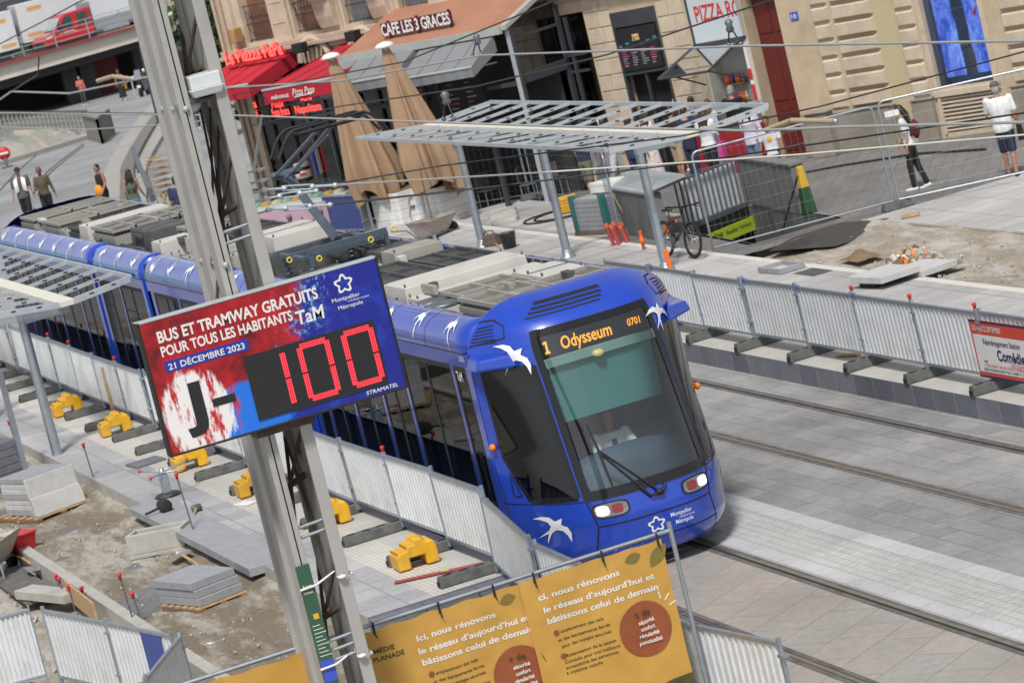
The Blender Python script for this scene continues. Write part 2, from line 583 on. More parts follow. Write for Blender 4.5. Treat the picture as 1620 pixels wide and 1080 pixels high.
def sandmat(name, c1, c2, c3):
    m = mat(name, c1, 0.95, 0, 0.2, 14, 0.8, 45, dirt=0.9, dirtcol=c2, dscale=0.45)
    nt = m.node_tree
    b = nt.nodes['Principled BSDF']
    src = b.inputs['Base Color'].links[0].from_socket
    n = nt.nodes.new('ShaderNodeTexNoise')
    n.inputs['Scale'].default_value = 1.3
    n.inputs['Detail'].default_value = 10
    n.inputs['Roughness'].default_value = 0.75
    tc = nt.nodes.new('ShaderNodeTexCoord')
    mp = nt.nodes.new('ShaderNodeMapping')
    mp.inputs['Location'].default_value = (7, 3, 1)
    mp.inputs['Scale'].default_value = (0.45, 1.3, 1)
    nt.links.new(tc.outputs['Object'], mp.inputs['Vector'])
    nt.links.new(mp.outputs[0], n.inputs['Vector'])
    mr = nt.nodes.new('ShaderNodeMapRange')
    mr.inputs['From Min'].default_value = 0.47
    mr.inputs['From Max'].default_value = 0.6
    mr.inputs['To Max'].default_value = 0.9
    nt.links.new(n.outputs['Fac'], mr.inputs['Value'])
    mx = nt.nodes.new('ShaderNodeMix')
    mx.data_type = 'RGBA'
    nt.links.new(mr.outputs[0], mx.inputs['Factor'])
    nt.links.new(src, mx.inputs[6])
    mx.inputs[7].default_value = (*c3, 1)
    nt.links.new(mx.outputs[2], b.inputs['Base Color'])
    return m
m_sand = sandmat('sand', (0.185, 0.15, 0.105), (0.25, 0.215, 0.165), (0.4, 0.38, 0.34))
m_rubble = sandmat('rubble_floor', (0.3, 0.26, 0.21), (0.22, 0.185, 0.135), (0.46, 0.44, 0.41))
# --- the ground: one sheet with the dug-out places left open
STK = Vector((-63.95, 25.5, 0))
ST2 = STK + FN*2.05
ST3 = Vector((-59.0, 23.45, 0))
ST4 = Vector((-59.0, 25.2, 0))
holes = [(-56.0, -30.5, -6.0, 7.7), (-58.0, -22.0, 22.0, 25.25), (-64.6, -58.9, 22.7, 27.4)]
xs = sorted(set([-900, -500, -300, -200, -180, -160, -140, -112, -80, 0, 120] + [h[0] for h in holes] + [h[1] for h in holes]))
ys = sorted(set([-500, -150, -40, 60, 150, 500] + [h[2] for h in holes] + [h[3] for h in holes]))
g = MB()
for i in range(len(xs)-1):
    for j in range(len(ys)-1):
        cx, cy = (xs[i]+xs[i+1])/2, (ys[j]+ys[j+1])/2
        if any(h[0] < cx < h[1] and h[2] < cy < h[3] for h in holes):
            continue
        g.add([(xs[i], ys[j], gz(xs[i])), (xs[i+1], ys[j], gz(xs[i+1])), (xs[i+1], ys[j+1], gz(xs[i+1])), (xs[i], ys[j+1], gz(xs[i]))], [(0, 1, 2, 3)])
h = holes[2]
ring = [(h[0], h[3]), (h[0], h[2]), (h[1], h[2]), (h[1], h[3])]
inn = [STK, ST2, ST3, ST4]
for i in range(4):
    a, b = ring[i], ring[(i+1) % 4]
    g.add([(a[0], a[1], 0), (b[0], b[1], 0), inn[(i+1) % 4], inn[i]], [(0, 1, 2, 3)])
struct('ground', g, m_street, merge=True)
def sheet(name, m, x0, x1, y0, y1, z):
    return struct(name, MB().add([(x0, y0, z), (x1, y0, z), (x1, y1, z), (x0, y1, z)], [(0, 1, 2, 3)]), m)
p = MB()
px_ = [-73, -89, -112, -130, -150, -170, -190, -200, -265]
for i in range(len(px_)-1):
    xa, xb = px_[i], px_[i+1]
    ye = 90 if i else 17
    p.add([(xb, -60, gz(xb)+.008), (xa, -60, gz(xa)+.008), (xa, ye, gz(xa)+.008), (xb, ye, gz(xb)+.008)], [(0, 1, 2, 3)])
struct('plaza', p, m_plaza)
sheet('track_bed', m_track, -73, 60, 14.62, 18.1, .004)
sheet('tram_lane', m_beige, -73, 60, 11.33, 13.5, .004)
sheet('tram_lane', m_beige, -37.5, 60, 9.45, 11.33, .004)
sheet('tram_lane', m_beige, -30.4, 60, 2, 9.45, .004)
sheet('cobble_strip', m_cobble, -73, 60, 13.5, 14.62, .004)
sheet('pale_kerb_line', m_kerbline, -73, 60, 14.44, 14.7, .008)
sheet('pale_kerb_line', m_kerbline, -73, 60, 13.56, 13.76, .008)
sheet('pale_paving', m_platslab, -58, -22, 25.3, 45, .004)
m_asph = mat('patched_asphalt', (0.055, 0.05, 0.048), 0.9, 0, 0.25, 9, 0.5, 80)
# --- rails
m_rail = mat('rail_steel', (0.34, 0.32, 0.3), 0.28, 0.8, 0.2, 5)
m_groove = mat('rail_groove', (0.025, 0.023, 0.022), 0.8, 0, 0.3, 6)
m_seal = mat('rail_seal', (0.11, 0.105, 0.1), 0.85, 0, 0.35, 5, dirt=0.7, dirtcol=(0.22, 0.19, 0.16), dscale=1.5)
m_rust = mat('rail_rust', (0.11, 0.05, 0.03), 0.8, 0.2, 0.3, 8)
for y, far in ((12.02, 0), (13.43, 0), (16.05, 1), (17.5, 1)):
    r = MB()
    x0, x1 = -74, 60
    ins = 1 if y in (12.02, 16.05) else -1
    def strip(ya, yb, z, mi):
        r.bx(x0, x1, min(ya, yb), max(ya, yb), 0.001, z, mi=mi)
    strip(y-.1, y-.037, .009, 2)
    strip(y+.037, y+.1, .009, 2)
    strip(y-ins*.035, y+ins*.012, .017, 0)
    strip(y+ins*.013, y+ins*.034, .0145, 1 if y != 12.02 and y != 16.05 else 3)
    struct('rail', r, [m_rail, m_groove, m_seal, m_rust])
# --- right platform
rp = MB()
rp.add([(-75, 18.1, .304), (-22, 18.1, .304), (-22, 18.6, .304), (-75, 18.6, .304)], [(0, 1, 2, 3)], mi=0)
rp.add([(-75, 18.6, .304), (-22, 18.6, .304), (-22, 18.8, .304), (-75, 18.8, .304)], [(0, 1, 2, 3)], mi=1)
rp.add([(-75, 18.8, .304), (-22, 18.8, .304), (-22, 21.82, .304), (-75, 21.82, .304)], [(0, 1, 2, 3)], mi=2)
rp.add([(-75, 18.1, 0), (-22, 18.1, 0), (-22, 18.1, .304), (-75, 18.1, .304)], [(0, 1, 2, 3)], mi=3)
rp.bx(-58.2, -22, 21.82, 22.0, -.25, .31, mi=4)
rp.bx(-75, -58.2, 21.82, 22.0, -.02, .306, mi=4)
m_palekerb = mat('pale_stone', (0.58, 0.56, 0.53), 0.8, 0, 0.08, 5)
struct('platform', rp, [m_concedge, m_cream, m_platslab, m_kerbface, m_palekerb])
# paved terrace behind the shelter
bt = MB()
bt.bx(-75, -64.8, 22.02, 24.4, -.02, .1)
struct('paving', bt, m_platslab)
# --- left platform
lp = MB()
lp.add([(-76, 9.38, .304), (-37.8, 9.38, .304), (-37.8, 10.22, .304), (-76, 10.22, .304)], [(0, 1, 2, 3)], mi=0)
lp.add([(-76, 10.22, .304), (-37.8, 10.22, .304), (-37.8, 10.72, .304), (-76, 10.72, .304)], [(0, 1, 2, 3)], mi=1)
lp.add([(-76, 10.72, .304), (-37.8, 10.72, .304), (-37.8, 11.32, .304), (-76, 11.32, .304)], [(0, 1, 2, 3)], mi=2)
lp.add([(-76, 11.32, 0), (-37.8, 11.32, 0), (-37.8, 11.32, .304), (-76, 11.32, .304)], [(0, 1, 2, 3)], mi=3)
lp.add([(-76, 9.38, -.3), (-37.8, 9.38, -.3), (-37.8, 9.38, .304), (-76, 9.38, .304)], [(0, 1, 2, 3)], mi=4)
lp.add([(-37.8, 9.38, -.3), (-37.8, 11.32, -.3), (-37.8, 11.32, .304), (-37.8, 9.38, .304)], [(0, 1, 2, 3)], mi=3)
struct('platform', lp, [m_platslab_l, m_cream, m_concedge, m_kerbface, m_concedge])
ed = MB()                                                     # dark ramp edge stones at the platform's end
for k in range(3):
    ed.bx(-37.79, -37.56, 9.38+k*.65, 10.02+k*.65, 0.0, .29)
struct('platform_edge', ed, M['blue_stone'], bevel=.012)
es = MB()                                                     # newly laid darker edge slabs jutting out over the sand
for k in range(8):
    es.bx(-49.3+k*.86, -48.46+k*.86, 9.18, 9.76, .2, .31 + .002*(k % 3))
struct('edge_slabs', es, M['slab_grey'], bevel=.006)
# --- dug-up ground on both sides
def rough(name, m, x0, x1, y0, y1, z, amp, step, sd, edge=None):
    nx, ny = int((x1-x0)/step), int((y1-y0)/step)
    def fn(u, v):
        x, y = x0+(x1-x0)*u, y0+(y1-y0)*v
        n = mnoise.fractal(Vector((x*.35+sd, y*.35, sd)), 1.0, 2.0, 5) * amp + mnoise.fractal(Vector((x*2.2, y*2.2, sd)), 1.0, 2.0, 3)*amp*.25
        return Vector((x, y, z + n + (edge(x, y) if edge else 0)))
    return struct(name, MB().grid(fn, nx, ny), m, normals=False)
rough('sand', m_sand, -75, -30.6, 7.72, 9.4, .02, .06, .12, 3.1, lambda x, y: .1*max(0, (y-8.9))/.5)
rough('trench_floor', m_rubble, -56, -30.5, -6.0, 7.72, -.25, .07, .2, 5.3)
tk = MB()
tk.bx(-56, -30.5, 7.58, 7.74, -.4, .07)
struct('trench_edge', tk, M['concrete'], bevel=.01)
rough('rubble', m_rubble, -58.0, -22, 22.0, 25.25, -.16, .08, .14, 9.7, lambda x, y: .16*max(0, (y-24.3))/.9)
ek = MB()
ek.bx(-57.6, -22, 25.2, 25.29, -.3, .02)
struct('broken_edge', ek, mat('broken_asphalt', (0.3, 0.27, 0.22), 0.95, 0, 0.3, 10, 0.6, 40))
# dark asphalt slope where the street has been cut
ap = MB()
q = [at(1215, 397, .0), at(1395, 372, -.1), at(1408, 348, .02), at(1300, 372, .03)]
ap.add([q[0], at(1320, 390, -.12), at(1400, 366, -.12), at(1406, 345, .015), at(1330, 352, .015), at(1255, 375, .015)], [(0, 1, 2, 3, 4, 5)])
struct('asphalt_patch', ap, m_asph)
# manhole recess in the right platform
mh = MB()
c0 = at(1288, 430, .306)
mh.bx(c0.x-.42, c0.x+.42, c0.y-.2, c0.y+.2, .305, .309)
struct('drain_recess', mh, mat('recess_dark', (0.08, 0.08, 0.085), 0.9, 0, 0.3, 9))
# curved rails, kerb and steps on the far plaza
def ribbon(name, m, pts, w, hgt, z0=0.0):
    P = [atg(*q) for q in pts]
    out = []
    n = len(P)
    for i in range((n-1)*6+1):                                # smooth the survey points
        t = i/6
        k = min(int(t), n-2)
        f = t-k
        a, b, c, d = P[max(k-1, 0)], P[k], P[k+1], P[min(k+2, n-1)]
        out.append(0.5*((2*b)+(-a+c)*f+(2*a-5*b+4*c-d)*f*f+(-a+3*b-3*c+d)*f**3))
    r = MB()
    L, Rr = [], []
    for i, q in enumerate(out):
        d = (out[min(i+1, len(out)-1)]-out[max(i-1, 0)]).normalized()
        s = Vector((-d.y, d.x, 0)).normalized()
        L.append(q+s*w/2)
        Rr.append(q-s*w/2)
    for i in range(len(out)-1):
        r.hexa([L[i]+Vector((0, 0, z0-.02)), Rr[i]+Vector((0, 0, z0-.02)), Rr[i+1]+Vector((0, 0, z0-.02)), L[i+1]+Vector((0, 0, z0-.02)),
                L[i]+Vector((0, 0, z0+hgt)), Rr[i]+Vector((0, 0, z0+hgt)), Rr[i+1]+Vector((0, 0, z0+hgt)), L[i+1]+Vector((0, 0, z0+hgt))])
    return struct(name, r, m)
ribbon('rail', m_groove, [(45, 345), (55, 305), (76, 272), (131, 229)], .06, .02)
ribbon('rail', m_groove, [(52, 345), (61, 307), (80, 274), (133, 231)], .06, .02)
ribbon('rail', m_groove, [(-20, 320), (0, 302), (30, 270), (62, 243)], .06, .02)
m_kerbbeige = mat('kerb_stone', (0.35, 0.335, 0.31), 0.8, 0, 0.12, 1.0)
m_riser = mat('kerb_riser', (0.17, 0.16, 0.15), 0.85, 0, 0.15, 1.0)
ribbon('kerb', m_kerbbeige, [(193, 330), (194, 305), (201, 262), (228, 208), (256, 170), (275, 150)], 1.5, .07)
ribbon('kerb_step', m_riser, [(205, 330), (205, 300), (208, 268), (236, 215), (262, 178), (280, 158)], .45, .3)
ribbon('kerb_step', m_kerbbeige, [(213, 330), (213, 300), (217, 268), (245, 220), (268, 185), (285, 165)], .8, .16)
# ================================================================ THE TRAM
TX, TY = -36.82, 12.78
m_blue = mat('tram_blue', (0.008, 0.054, 0.46), 0.3, 0.0, 0.06, 1.0, spec=0.4, coat=1.0, dirt=0.3, dirtcol=(0.03, 0.07, 0.33), dscale=1.5)
m_blued = mat('tram_blue_trim', (0.012, 0.03, 0.22), 0.35, 0.0, 0.03, 1.0, coat=0.6)
m_white_decal = mat('white_decal', (0.8, 0.82, 0.85), 0.4, 0, 0.02)
m_tglass = glassmat('tram_glass', (0.13, 0.25, 0.24), 0.0, 0.02, 1.28)
m_dglass = glassmat('cab_glass', (0.04, 0.045, 0.05), 0.05)
m_wglass = glassmat('windscreen_glass', (0.78, 0.9, 0.89), 0.1)
m_frit = mat('black_frit', (0.012, 0.013, 0.015), 0.12, 0, 0.0)
m_seam = mat('seam_rubber', (0.01, 0.011, 0.02), 0.7, 0, 0.0)
m_deck = mat('roof_deck', (0.09, 0.095, 0.1), 0.8, 0, 0.3, 4, dirt=0.5, dirtcol=(0.2, 0.19, 0.18), dscale=2)
m_rw = mat('roof_white', (0.57, 0.555, 0.52), 0.55, 0, 0.08, 4, dirt=0.45, dirtcol=(0.36, 0.34, 0.3), dscale=2)
m_rg = mat('roof_grey', (0.35, 0.34, 0.31), 0.6, 0.1, 0.14, 4, dirt=0.5, dirtcol=(0.2, 0.19, 0.17), dscale=2)
m_rd = mat('roof_dark', (0.075, 0.08, 0.085), 0.65, 0.1, 0.2, 4, dirt=0.4, dirtcol=(0.17, 0.16, 0.15), dscale=2)
m_grille = brickmat('roof_grille', (0.33, 0.32, 0.29), (0.28, 0.27, 0.25), (0.1, 0.1, 0.095), 0.05, 0.03, 0.008, dirt=0.4, dirtcol=(0.2, 0.19, 0.165), dscale=2, bump=0.5)
m_grilled = brickmat('roof_grille_dark', (0.15, 0.15, 0.15), (0.12, 0.12, 0.12), (0.03, 0.03, 0.03), 0.05, 0.03, 0.009, dirt=0.3, dirtcol=(0.2, 0.19, 0.17), dscale=2, bump=0.5)
m_teal = mat('teal_panel', (0.05, 0.1, 0.1), 0.6, 0, 0.1)
m_lime = mat('lime_rail', (0.2, 0.55, 0.12), 0.4, 0, 0.05)
tram = thing('tram', 'long blue tram decorated with white swallows, headlights on', 'tram', (TX, TY, 0))
def lerpt(tab, z):
    if z <= tab[0][0]:
        return tab[0][1]
    for (a, va), (b, vb) in zip(tab, tab[1:]):
        if z <= b:
            t = (z-a)/(b-a)
            return va+(vb-va)*t
    return tab[-1][1]
NX = [(.2, -.2), (.3, -.09), (.45, -.03), (.75, 0), (1.0, -.05), (1.6, -.25), (2.4, -.56), (2.95, -.80), (3.05, -.88), (3.12, -.98), (3.2, -1.12), (3.26, -1.28), (3.30, -1.42), (3.315, -1.55)]
HW = [(.2, 1.22), (.35, 1.285), (.9, 1.325), (2.5, 1.31), (2.8, 1.3), (2.95, 1.25), (3.05, 1.18), (3.12, 1.1), (3.2, .98), (3.26, .84), (3.3, .68), (3.315, .5)]
AZ = [(.2, 1.2), (.6, 1.35), (1.6, 1.33), (2.2, 1.1), (2.6, .96), (2.95, .8), (3.05, .7), (3.12, .6), (3.2, .46), (3.26, .31), (3.3, .17), (3.315, .05)]
XEND = -1.6
def CS(q, z):
    nx, hw, a = lerpt(NX, z), lerpt(HW, z), lerpt(AZ, z)
    s = 1 if q >= 0 else -1
    q = abs(q)
    if q <= 1:
        ph = q*math.pi/2
        return Vector((nx-a*math.sin(ph)**3.2, s*hw*math.sin(ph), z))
    x1 = nx-a
    xe = min(XEND, x1-.02)
    return Vector((x1+(xe-x1)*(q-1), s*hw, z))
def CN(q, z, off):
    e = .004
    n = (CS(q+e, z)-CS(q-e, z)).cross(CS(q, z+e)-CS(q, z-e))
    if n.length < 1e-9:
        n = Vector((1, 0, 0))
    n.normalize()
    if n.x < -.5 or n.dot(Vector((1, CS(q, z).y, .3))) < 0:
        n = -n
    return CS(q, z)+n*off
WSQ, WZ0, WZ1 = .38, 1.0, 2.95
def sw_l(z):
    return .42
def sw_r(z):
    return .795 if z >= 1.55 else .69+(z-1.04)/.51*.105
SZ0, SZ1 = 1.04, 2.58
def in_ws(q, z, m):
    return abs(q) < WSQ-m/1.6 and WZ0+m < z < WZ1-m
def in_sw(q, z, m):
    return SZ0+m < z < SZ1-m and sw_l(z)+m/1.5 < abs(q) < sw_r(z)-m/1.5
ZL = [.2+i*(3.0-.2)/74 for i in range(75)]+[3.03, 3.06, 3.09, 3.12, 3.16, 3.2, 3.23, 3.26, 3.28, 3.3, 3.315]
def cab(par):
    body = MB()
    nq = 100
    body.grid(lambda u, v: CS(-2+4*u, ZL[round(v*(len(ZL)-1))]), nq, len(ZL)-1, True, 0,
              lambda u, v: (lambda q, z: in_ws(q, z, .05) or in_sw(q, z, .05))(-2+4*u, (ZL[int(v*(len(ZL)-1))]+ZL[int(v*(len(ZL)-1))+1])/2))
    o = body.build('cab_shell', [m_blue], par, normals=False)
    def band(mb, path, w, off=.004, mi=0):                  # a narrow strip lying on the shell along a (q, z) path
        pts = []
        for (qa, za), (qb, zb) in zip(path, path[1:]):
            n = max(2, int(max(abs(qb-qa)/.04, abs(zb-za)/.06)))
            for i in range(n):
                pts.append((qa+(qb-qa)*i/n, za+(zb-za)*i/n))
        pts.append(path[-1])
        L = []
        for i, (q, z) in enumerate(pts):
            a, b = pts[max(i-1, 0)], pts[min(i+1, len(pts)-1)]
            dq, dz = (b[0]-a[0])*1.6, b[1]-a[1]
            l = math.hypot(dq, dz) or 1
            L += [CN(q-dz/l*w/2/1.6, z+dq/l*w/2, off), CN(q+dz/l*w/2/1.6, z-dq/l*w/2, off)]
        mb.add(L, [(2*i, 2*i+1, 2*i+3, 2*i+2) for i in range(len(pts)-1)], True, mi)
    def patch(mb, ql, qr, z0, z1, off, nu, nv, mi=0):
        mb.grid(lambda u, v: (lambda z: CN(ql(z)+(qr(z)-ql(z))*u, z, off))(z0+(z1-z0)*v), nu, nv, True, mi)
    # windscreen
    ws = MB()
    patch(ws, lambda z: -WSQ+.035, lambda z: WSQ-.035, WZ0+.055, WZ1-.055, .006, 24, 20)
    wso = ws.build('windscreen', m_wglass, par, normals=False)
    fr = MB()
    band(fr, [(-WSQ+.008, WZ0), (-WSQ+.008, WZ1)], .07, .013)
    band(fr, [(WSQ-.008, WZ0), (WSQ-.008, WZ1)], .07, .013)
    band(fr, [(-WSQ, WZ0+.04), (WSQ, WZ0+.04)], .11, .014)
    band(fr, [(-WSQ, WZ1-.035), (WSQ, WZ1-.035)], .08, .014)
    fr.build('windscreen_frame', m_frit, wso, normals=False)
    for s in (-1, 1):
        w = MB()
        if s > 0:
            patch(w, lambda z: sw_l(z), lambda z: sw_r(z), SZ0, SZ1, .006, 14, 22)
        else:
            patch(w, lambda z: -sw_r(z), lambda z: -sw_l(z), SZ0, SZ1, .006, 14, 22)
        wo = w.build('cab_window', m_dglass, par, normals=False)
        f = MB()
        band(f, [(s*sw_l(SZ0), SZ0), (s*sw_l(SZ1), SZ1)], .05, .007)
        band(f, [(s*sw_r(SZ0), SZ0), (s*sw_r(1.55), 1.55), (s*sw_r(SZ1), SZ1)], .05, .007)
        band(f, [(s*sw_l(SZ0), SZ0), (s*sw_r(SZ0), SZ0)], .06, .007)
        band(f, [(s*sw_l(SZ1), SZ1), (s*sw_r(SZ1), SZ1)], .05, .007)
        f.build('window_frame', m_frit, wo, normals=False)
    # seams of the front panels
    sm = MB()
    for s in (-1, 1):
        band(sm, [(s*.385, .97), (s*.36, .68), (s*.4, .4), (s*.4, .22)], .014, .003)
    band(sm, [(-.36, .68), (.36, .68)], .016, .003)
    band(sm, [(-.4, .4), (.4, .4)], .014, .003)
    for s in (-1, 1):
        band(sm, [(s*.39, .985), (s*.72, 1.0), (s*1.6, 1.0)], .014, .003)
        band(sm, [(s*1.25, .3), (s*1.25, 2.62)], .012, .003)
        band(sm, [(s*.745, 1.09), (s*.79, 1.36), (s*.82, 1.09), (s*.745, 1.09)], .022, .003)
        band(sm, [(s*.56, 2.93), (s*.58, 3.06), (s*.7, 3.13), (s*1.1, 3.12), (s*1.12, 2.84), (s*.56, 2.93)], .016, .003)
    # louvres: roof front and both corners
    for k, z in enumerate((3.09, 3.13, 3.17, 3.215)):
        band(sm, [(-.42+.02*k, z), (.12+.03*k, z)], .017+.004*k, .003)
    for k in range(6):
        z = 2.88+k*.036
        for s in (-1, 1):
            band(sm, [(s*(.62+.012*k), z+.02), (s*(.92-.01*k), z)], .014, .004)
            if k < 5:
                band(sm, [(s*1.2, z-.02), (s*1.5, z-.02)], .012, .004)
    sm.build('panel_seams', m_seam, par, normals=False)
    # brow pods that carry the rear-view cameras
    for s in (-1, 1):
        pd = MB()
        a = [(-.9, .96, 2.6), (-1.6, 1.28, 2.6), (-1.5, 1.4, 2.62), (-1.2, 1.38, 2.62), (-.98, 1.0, 2.76), (-1.6, 1.25, 2.82), (-1.5, 1.36, 2.75), (-1.2, 1.34, 2.75)]
        a = [Vector((x, y*s, z)) for x, y, z in a]
        pd.hexa(a if s > 0 else [a[i] for i in (0, 3, 2, 1, 4, 7, 6, 5)])
        pd.build('camera_pod', m_blue, par, bevel=.03)
    # headlights
    for s in (-1, 1):
        bz, le, lw, lr = MB(), MB(), MB(), MB()
        qc, zc = s*.265, .855
        def oval(mb, hw_, hh, off, qs=0.0, mi=0, r=10):
            ring = []
            for i in range(28):
                an = 2*math.pi*i/28
                c, n = math.cos(an), math.sin(an)
                ex = .55
                ring.append(CN(qc+qs+hw_*math.copysign(abs(c)**ex, c)/1.6, zc+hh*math.copysign(abs(n)**ex, n)+s*0, off))
            ctr = CN(qc+qs, zc, off)
            mb.add([ctr]+ring, [(0, i+1, (i+1) % 28+1) for i in range(28)], True, mi)
        oval(bz, .17, .092, .006)
        hb = bz.build('headlight', M['black'], par, normals=False)
        oval(le, .15, .075, .010)
        le.build('reflector', mat('lamp_reflector', (0.3, 0.3, 0.31), 0.25, 0.6, 0.1, 30), hb, normals=False)
        oval(lw, .055, .054, .016, s*.048)
        lw.build('lamp', mat('lamp_lit', (1.0, 0.98, 0.93), 0.3, 0, 0, emit=2.2), hb, normals=False)
        oval(lr, .05, .05, .016, -s*.034)
        lr.build('tail_lamp', mat('lamp_red', (0.25, 0.04, 0.045), 0.3, 0, 0), hb, normals=False)
    return band, patch
band, patch = cab(tram)
# --- inside the driver's cab
ci = MB()
ci.bx(-1.75, -.6, -.95, .95, .3, .42)
ci.bx(-1.85, -1.8, -1.24, 1.24, .3, 3.0, mi=1)
ci.build('cab_floor', [M['black'], mat('cab_wall', (0.07, 0.085, 0.095), 0.7, 0, 0.2, 3)], tram)
dsh = MB()
dsh.grid(lambda u, v: Vector((-.3-.4*v, (-1+2*u)*(.6+.16*v), .98+.47*math.sin(v*math.pi*.55)-.1*abs(-1+2*u)**2)), 16, 10)
dsh.bx(-.7, -.66, -.72, .72, .45, 1.2)
dsh.build('dashboard', mat('dashboard', (0.07, 0.1, 0.16), 0.5, 0, 0.05), tram)
bl = MB()
bl.bx(-.87, -.855, -.78, .66, 1.83, 2.5)
bl.build('sun_blind', mat('sun_blind', (0.09, 0.27, 0.265), 0.8, 0, 0.03), tram)
bb = MB()
bb.bx(-.88, -.8, -.72, .72, 2.5, 2.6)
bb.build('blind_box', mat('blind_box', (0.3, 0.45, 0.43), 0.5, 0, 0.03), tram)
dsp = MB()
dsp.bx(-1.05, -.955, -.74, .74, 2.6, 2.92)
dso = dsp.build('destination_display', mat('display_black', (0.02, 0.03, 0.03), 0.4, 0, 0), tram)
m_led = mat('led_orange', (1.0, 0.33, 0.03), 0.5, 0, 0, emit=1.6)
tx = MB()
tx.bar((-.948, -.56, 2.65), (-.948, -.56, 2.79), .024, .002, up=(1, 0, 0))
tx.bar((-.948, -.59, 2.655), (-.948, -.53, 2.655), .024, .002, up=(1, 0, 0))
tx.bar((-.948, -.595, 2.765), (-.948, -.565, 2.785), .024, .002, up=(1, 0, 0))
text(tx, 'Odysseum', (-.948, -.38, 2.65), (0, 1, 0), (0, 0, 1), .64, .15, .016)
text(tx, '0701', (-.948, .47, 2.69), (0, 1, 0), (0, 0, 1), .16, .085, .012)
tx.build('lettering', m_led, dso)
lm = MB()
lm.ell((-.78, -.02, 2.52), (.05, .07, .04))
lm.build('cab_lamp', mat('cab_lamp', (0.75, 0.5, 0.22), 0.3, 0, 0, emit=.5), tram)
st = MB()
st.bx(-1.5, -1.4, -.24, .28, .85, 1.75)
st.bx(-1.5, -1.0, -.24, .28, .75, .88)
st.build('driver_seat', M['black'], tram, bevel=.03)
kb = MB()
kb.bx(-1.76, -1.74, .38, .95, 1.45, 2.1)
kb.build('notice_board', mat('notice_board', (0.06, 0.11, 0.13), 0.5, 0, 0.9, 22), tram)
# wiper
def onws(px, py, off):
    X = -37.2
    for _ in range(8):
        P = atx(px, py, X)
        yl, z = P.y-TY, P.z
        hw = lerpt(HW, z)
        ph = math.asin(max(-1, min(1, yl/hw)))
        X = TX+lerpt(NX, z)-lerpt(AZ, z)*abs(math.sin(ph))**3.2+off
    return P-Vector((TX, TY, 0))
wp = MB()
b0 = onws(1044, 776, .04)
b1 = onws(1030, 783, .04)
e0, e1 = onws(946, 712, .06), onws(948, 716, .05)
wp.tube([b0, e0], .014, 6)
wp.tube([b1, e1], .014, 6)
wp.tube([onws(928, 671, .045), onws(948, 715, .05), onws(969, 768, .045)], [.01, .018, .01], 6)
wp.tube([b1, onws(1048, 780, .04), onws(1053, 763, .03)], .016, 6)
wp.tube([onws(1012, 770, .03), onws(1032, 785, .035)], .014, 6)
wp.ell(b0, (.05, .05, .03))
wp.build('wiper', M['black'], tram)
for s in (-1, 1):
    ind = MB()
    ind.ell((-1.46, s*1.325, 1.68), (.05, .04, .045))
    ind.build('indicator_lamp', mat('indicator_orange', (0.9, 0.22, 0.02), 0.3, 0, 0), tram)
# --- decals
from mathutils.geometry import tessellate_polygon
SW = [(0, .4), (.05, .3), (.1, .2), (.3, .23), (.5, .12), (.7, -.14), (.46, .0), (.26, .05), (.1, -.02), (.06, -.18), (.17, -.62), (0, -.27)]
SW = SW + [(-x, y) for x, y in reversed(SW[1:-1])]
def decal(mb, pts, fn, mi=0):
    tris = tessellate_polygon([[Vector((x, y, 0)) for x, y in pts]])
    bm = bmesh.new()
    vs = [bm.verts.new((x, y, 0)) for x, y in pts]
    for t in tris:
        try:
            bm.faces.new([vs[i] for i in t])
        except ValueError:
            pass
    bmesh.ops.subdivide_edges(bm, edges=bm.edges, cuts=2, use_grid_fill=True)
    bm.verts.index_update()
    mb.add([fn(v.co.x, v.co.y) for v in bm.verts], [[v.index for v in f.verts] for f in bm.faces], True, mi)
    bm.free()
def rot2(pts, a, sx, sy):
    c, s = math.cos(a), math.sin(a)
    return [(c*x*sx-s*y*sy, s*x*sx+c*y*sy) for x, y in pts]
def swallow_front(q0, z0, a, sx, sy, off=.008):
    d = MB()
    decal(d, rot2(SW, a, sx, sy), lambda x, y: CN(q0+x/1.6, z0+y, off))
    d.build('swallow_decal', m_white_decal, tram, normals=False)
swallow_front(-.52, 2.7, math.radians(-50), .35, .36, .016)
swallow_front(.46, 2.73, math.radians(-20), .29, .32, .014)
swallow_front(-.6, .72, math.radians(-42), .31, .36)
swallow_front(.78, .7, math.radians(30), .31, .36)
def flower(mb, fn, r, mi=0, th=.3):
    n = 60
    vs = []
    for i in range(n):
        a = 2*math.pi*i/n+math.pi/2
        k = 1+.2*math.cos(5*(a-math.pi/2))
        vs += [fn(r*k*math.cos(a), r*k*math.sin(a)), fn(r*(k-th*1.05)*math.cos(a), r*(k-th*1.05)*math.sin(a))]
    mb.add(vs, [(2*i, 2*i+1, (2*i+3) % (2*n), (2*i+2) % (2*n)) for i in range(n)], False, mi)
lg = MB()
flower(lg, lambda x, y: CN((x-.06)/1.75, .55+y, .006), .08)
def on_nose(q):
    return CN(q.y/1.75, q.z, .006)
text(lg, 'Montpellier', (0, .1, .58), (0, 1, 0), (0, 0, 1), .24, .05, .01, sub=on_nose)
text(lg, 'méditerranée', (0, .19, .54), (0, 1, 0), (0, 0, 1), .18, .024, .0, sub=on_nose)
text(lg, 'Métropole', (0, .14, .48), (0, 1, 0), (0, 0, 1), .2, .05, .01, sub=on_nose)
lg.build('operator_logo', m_white_decal, tram, normals=False)
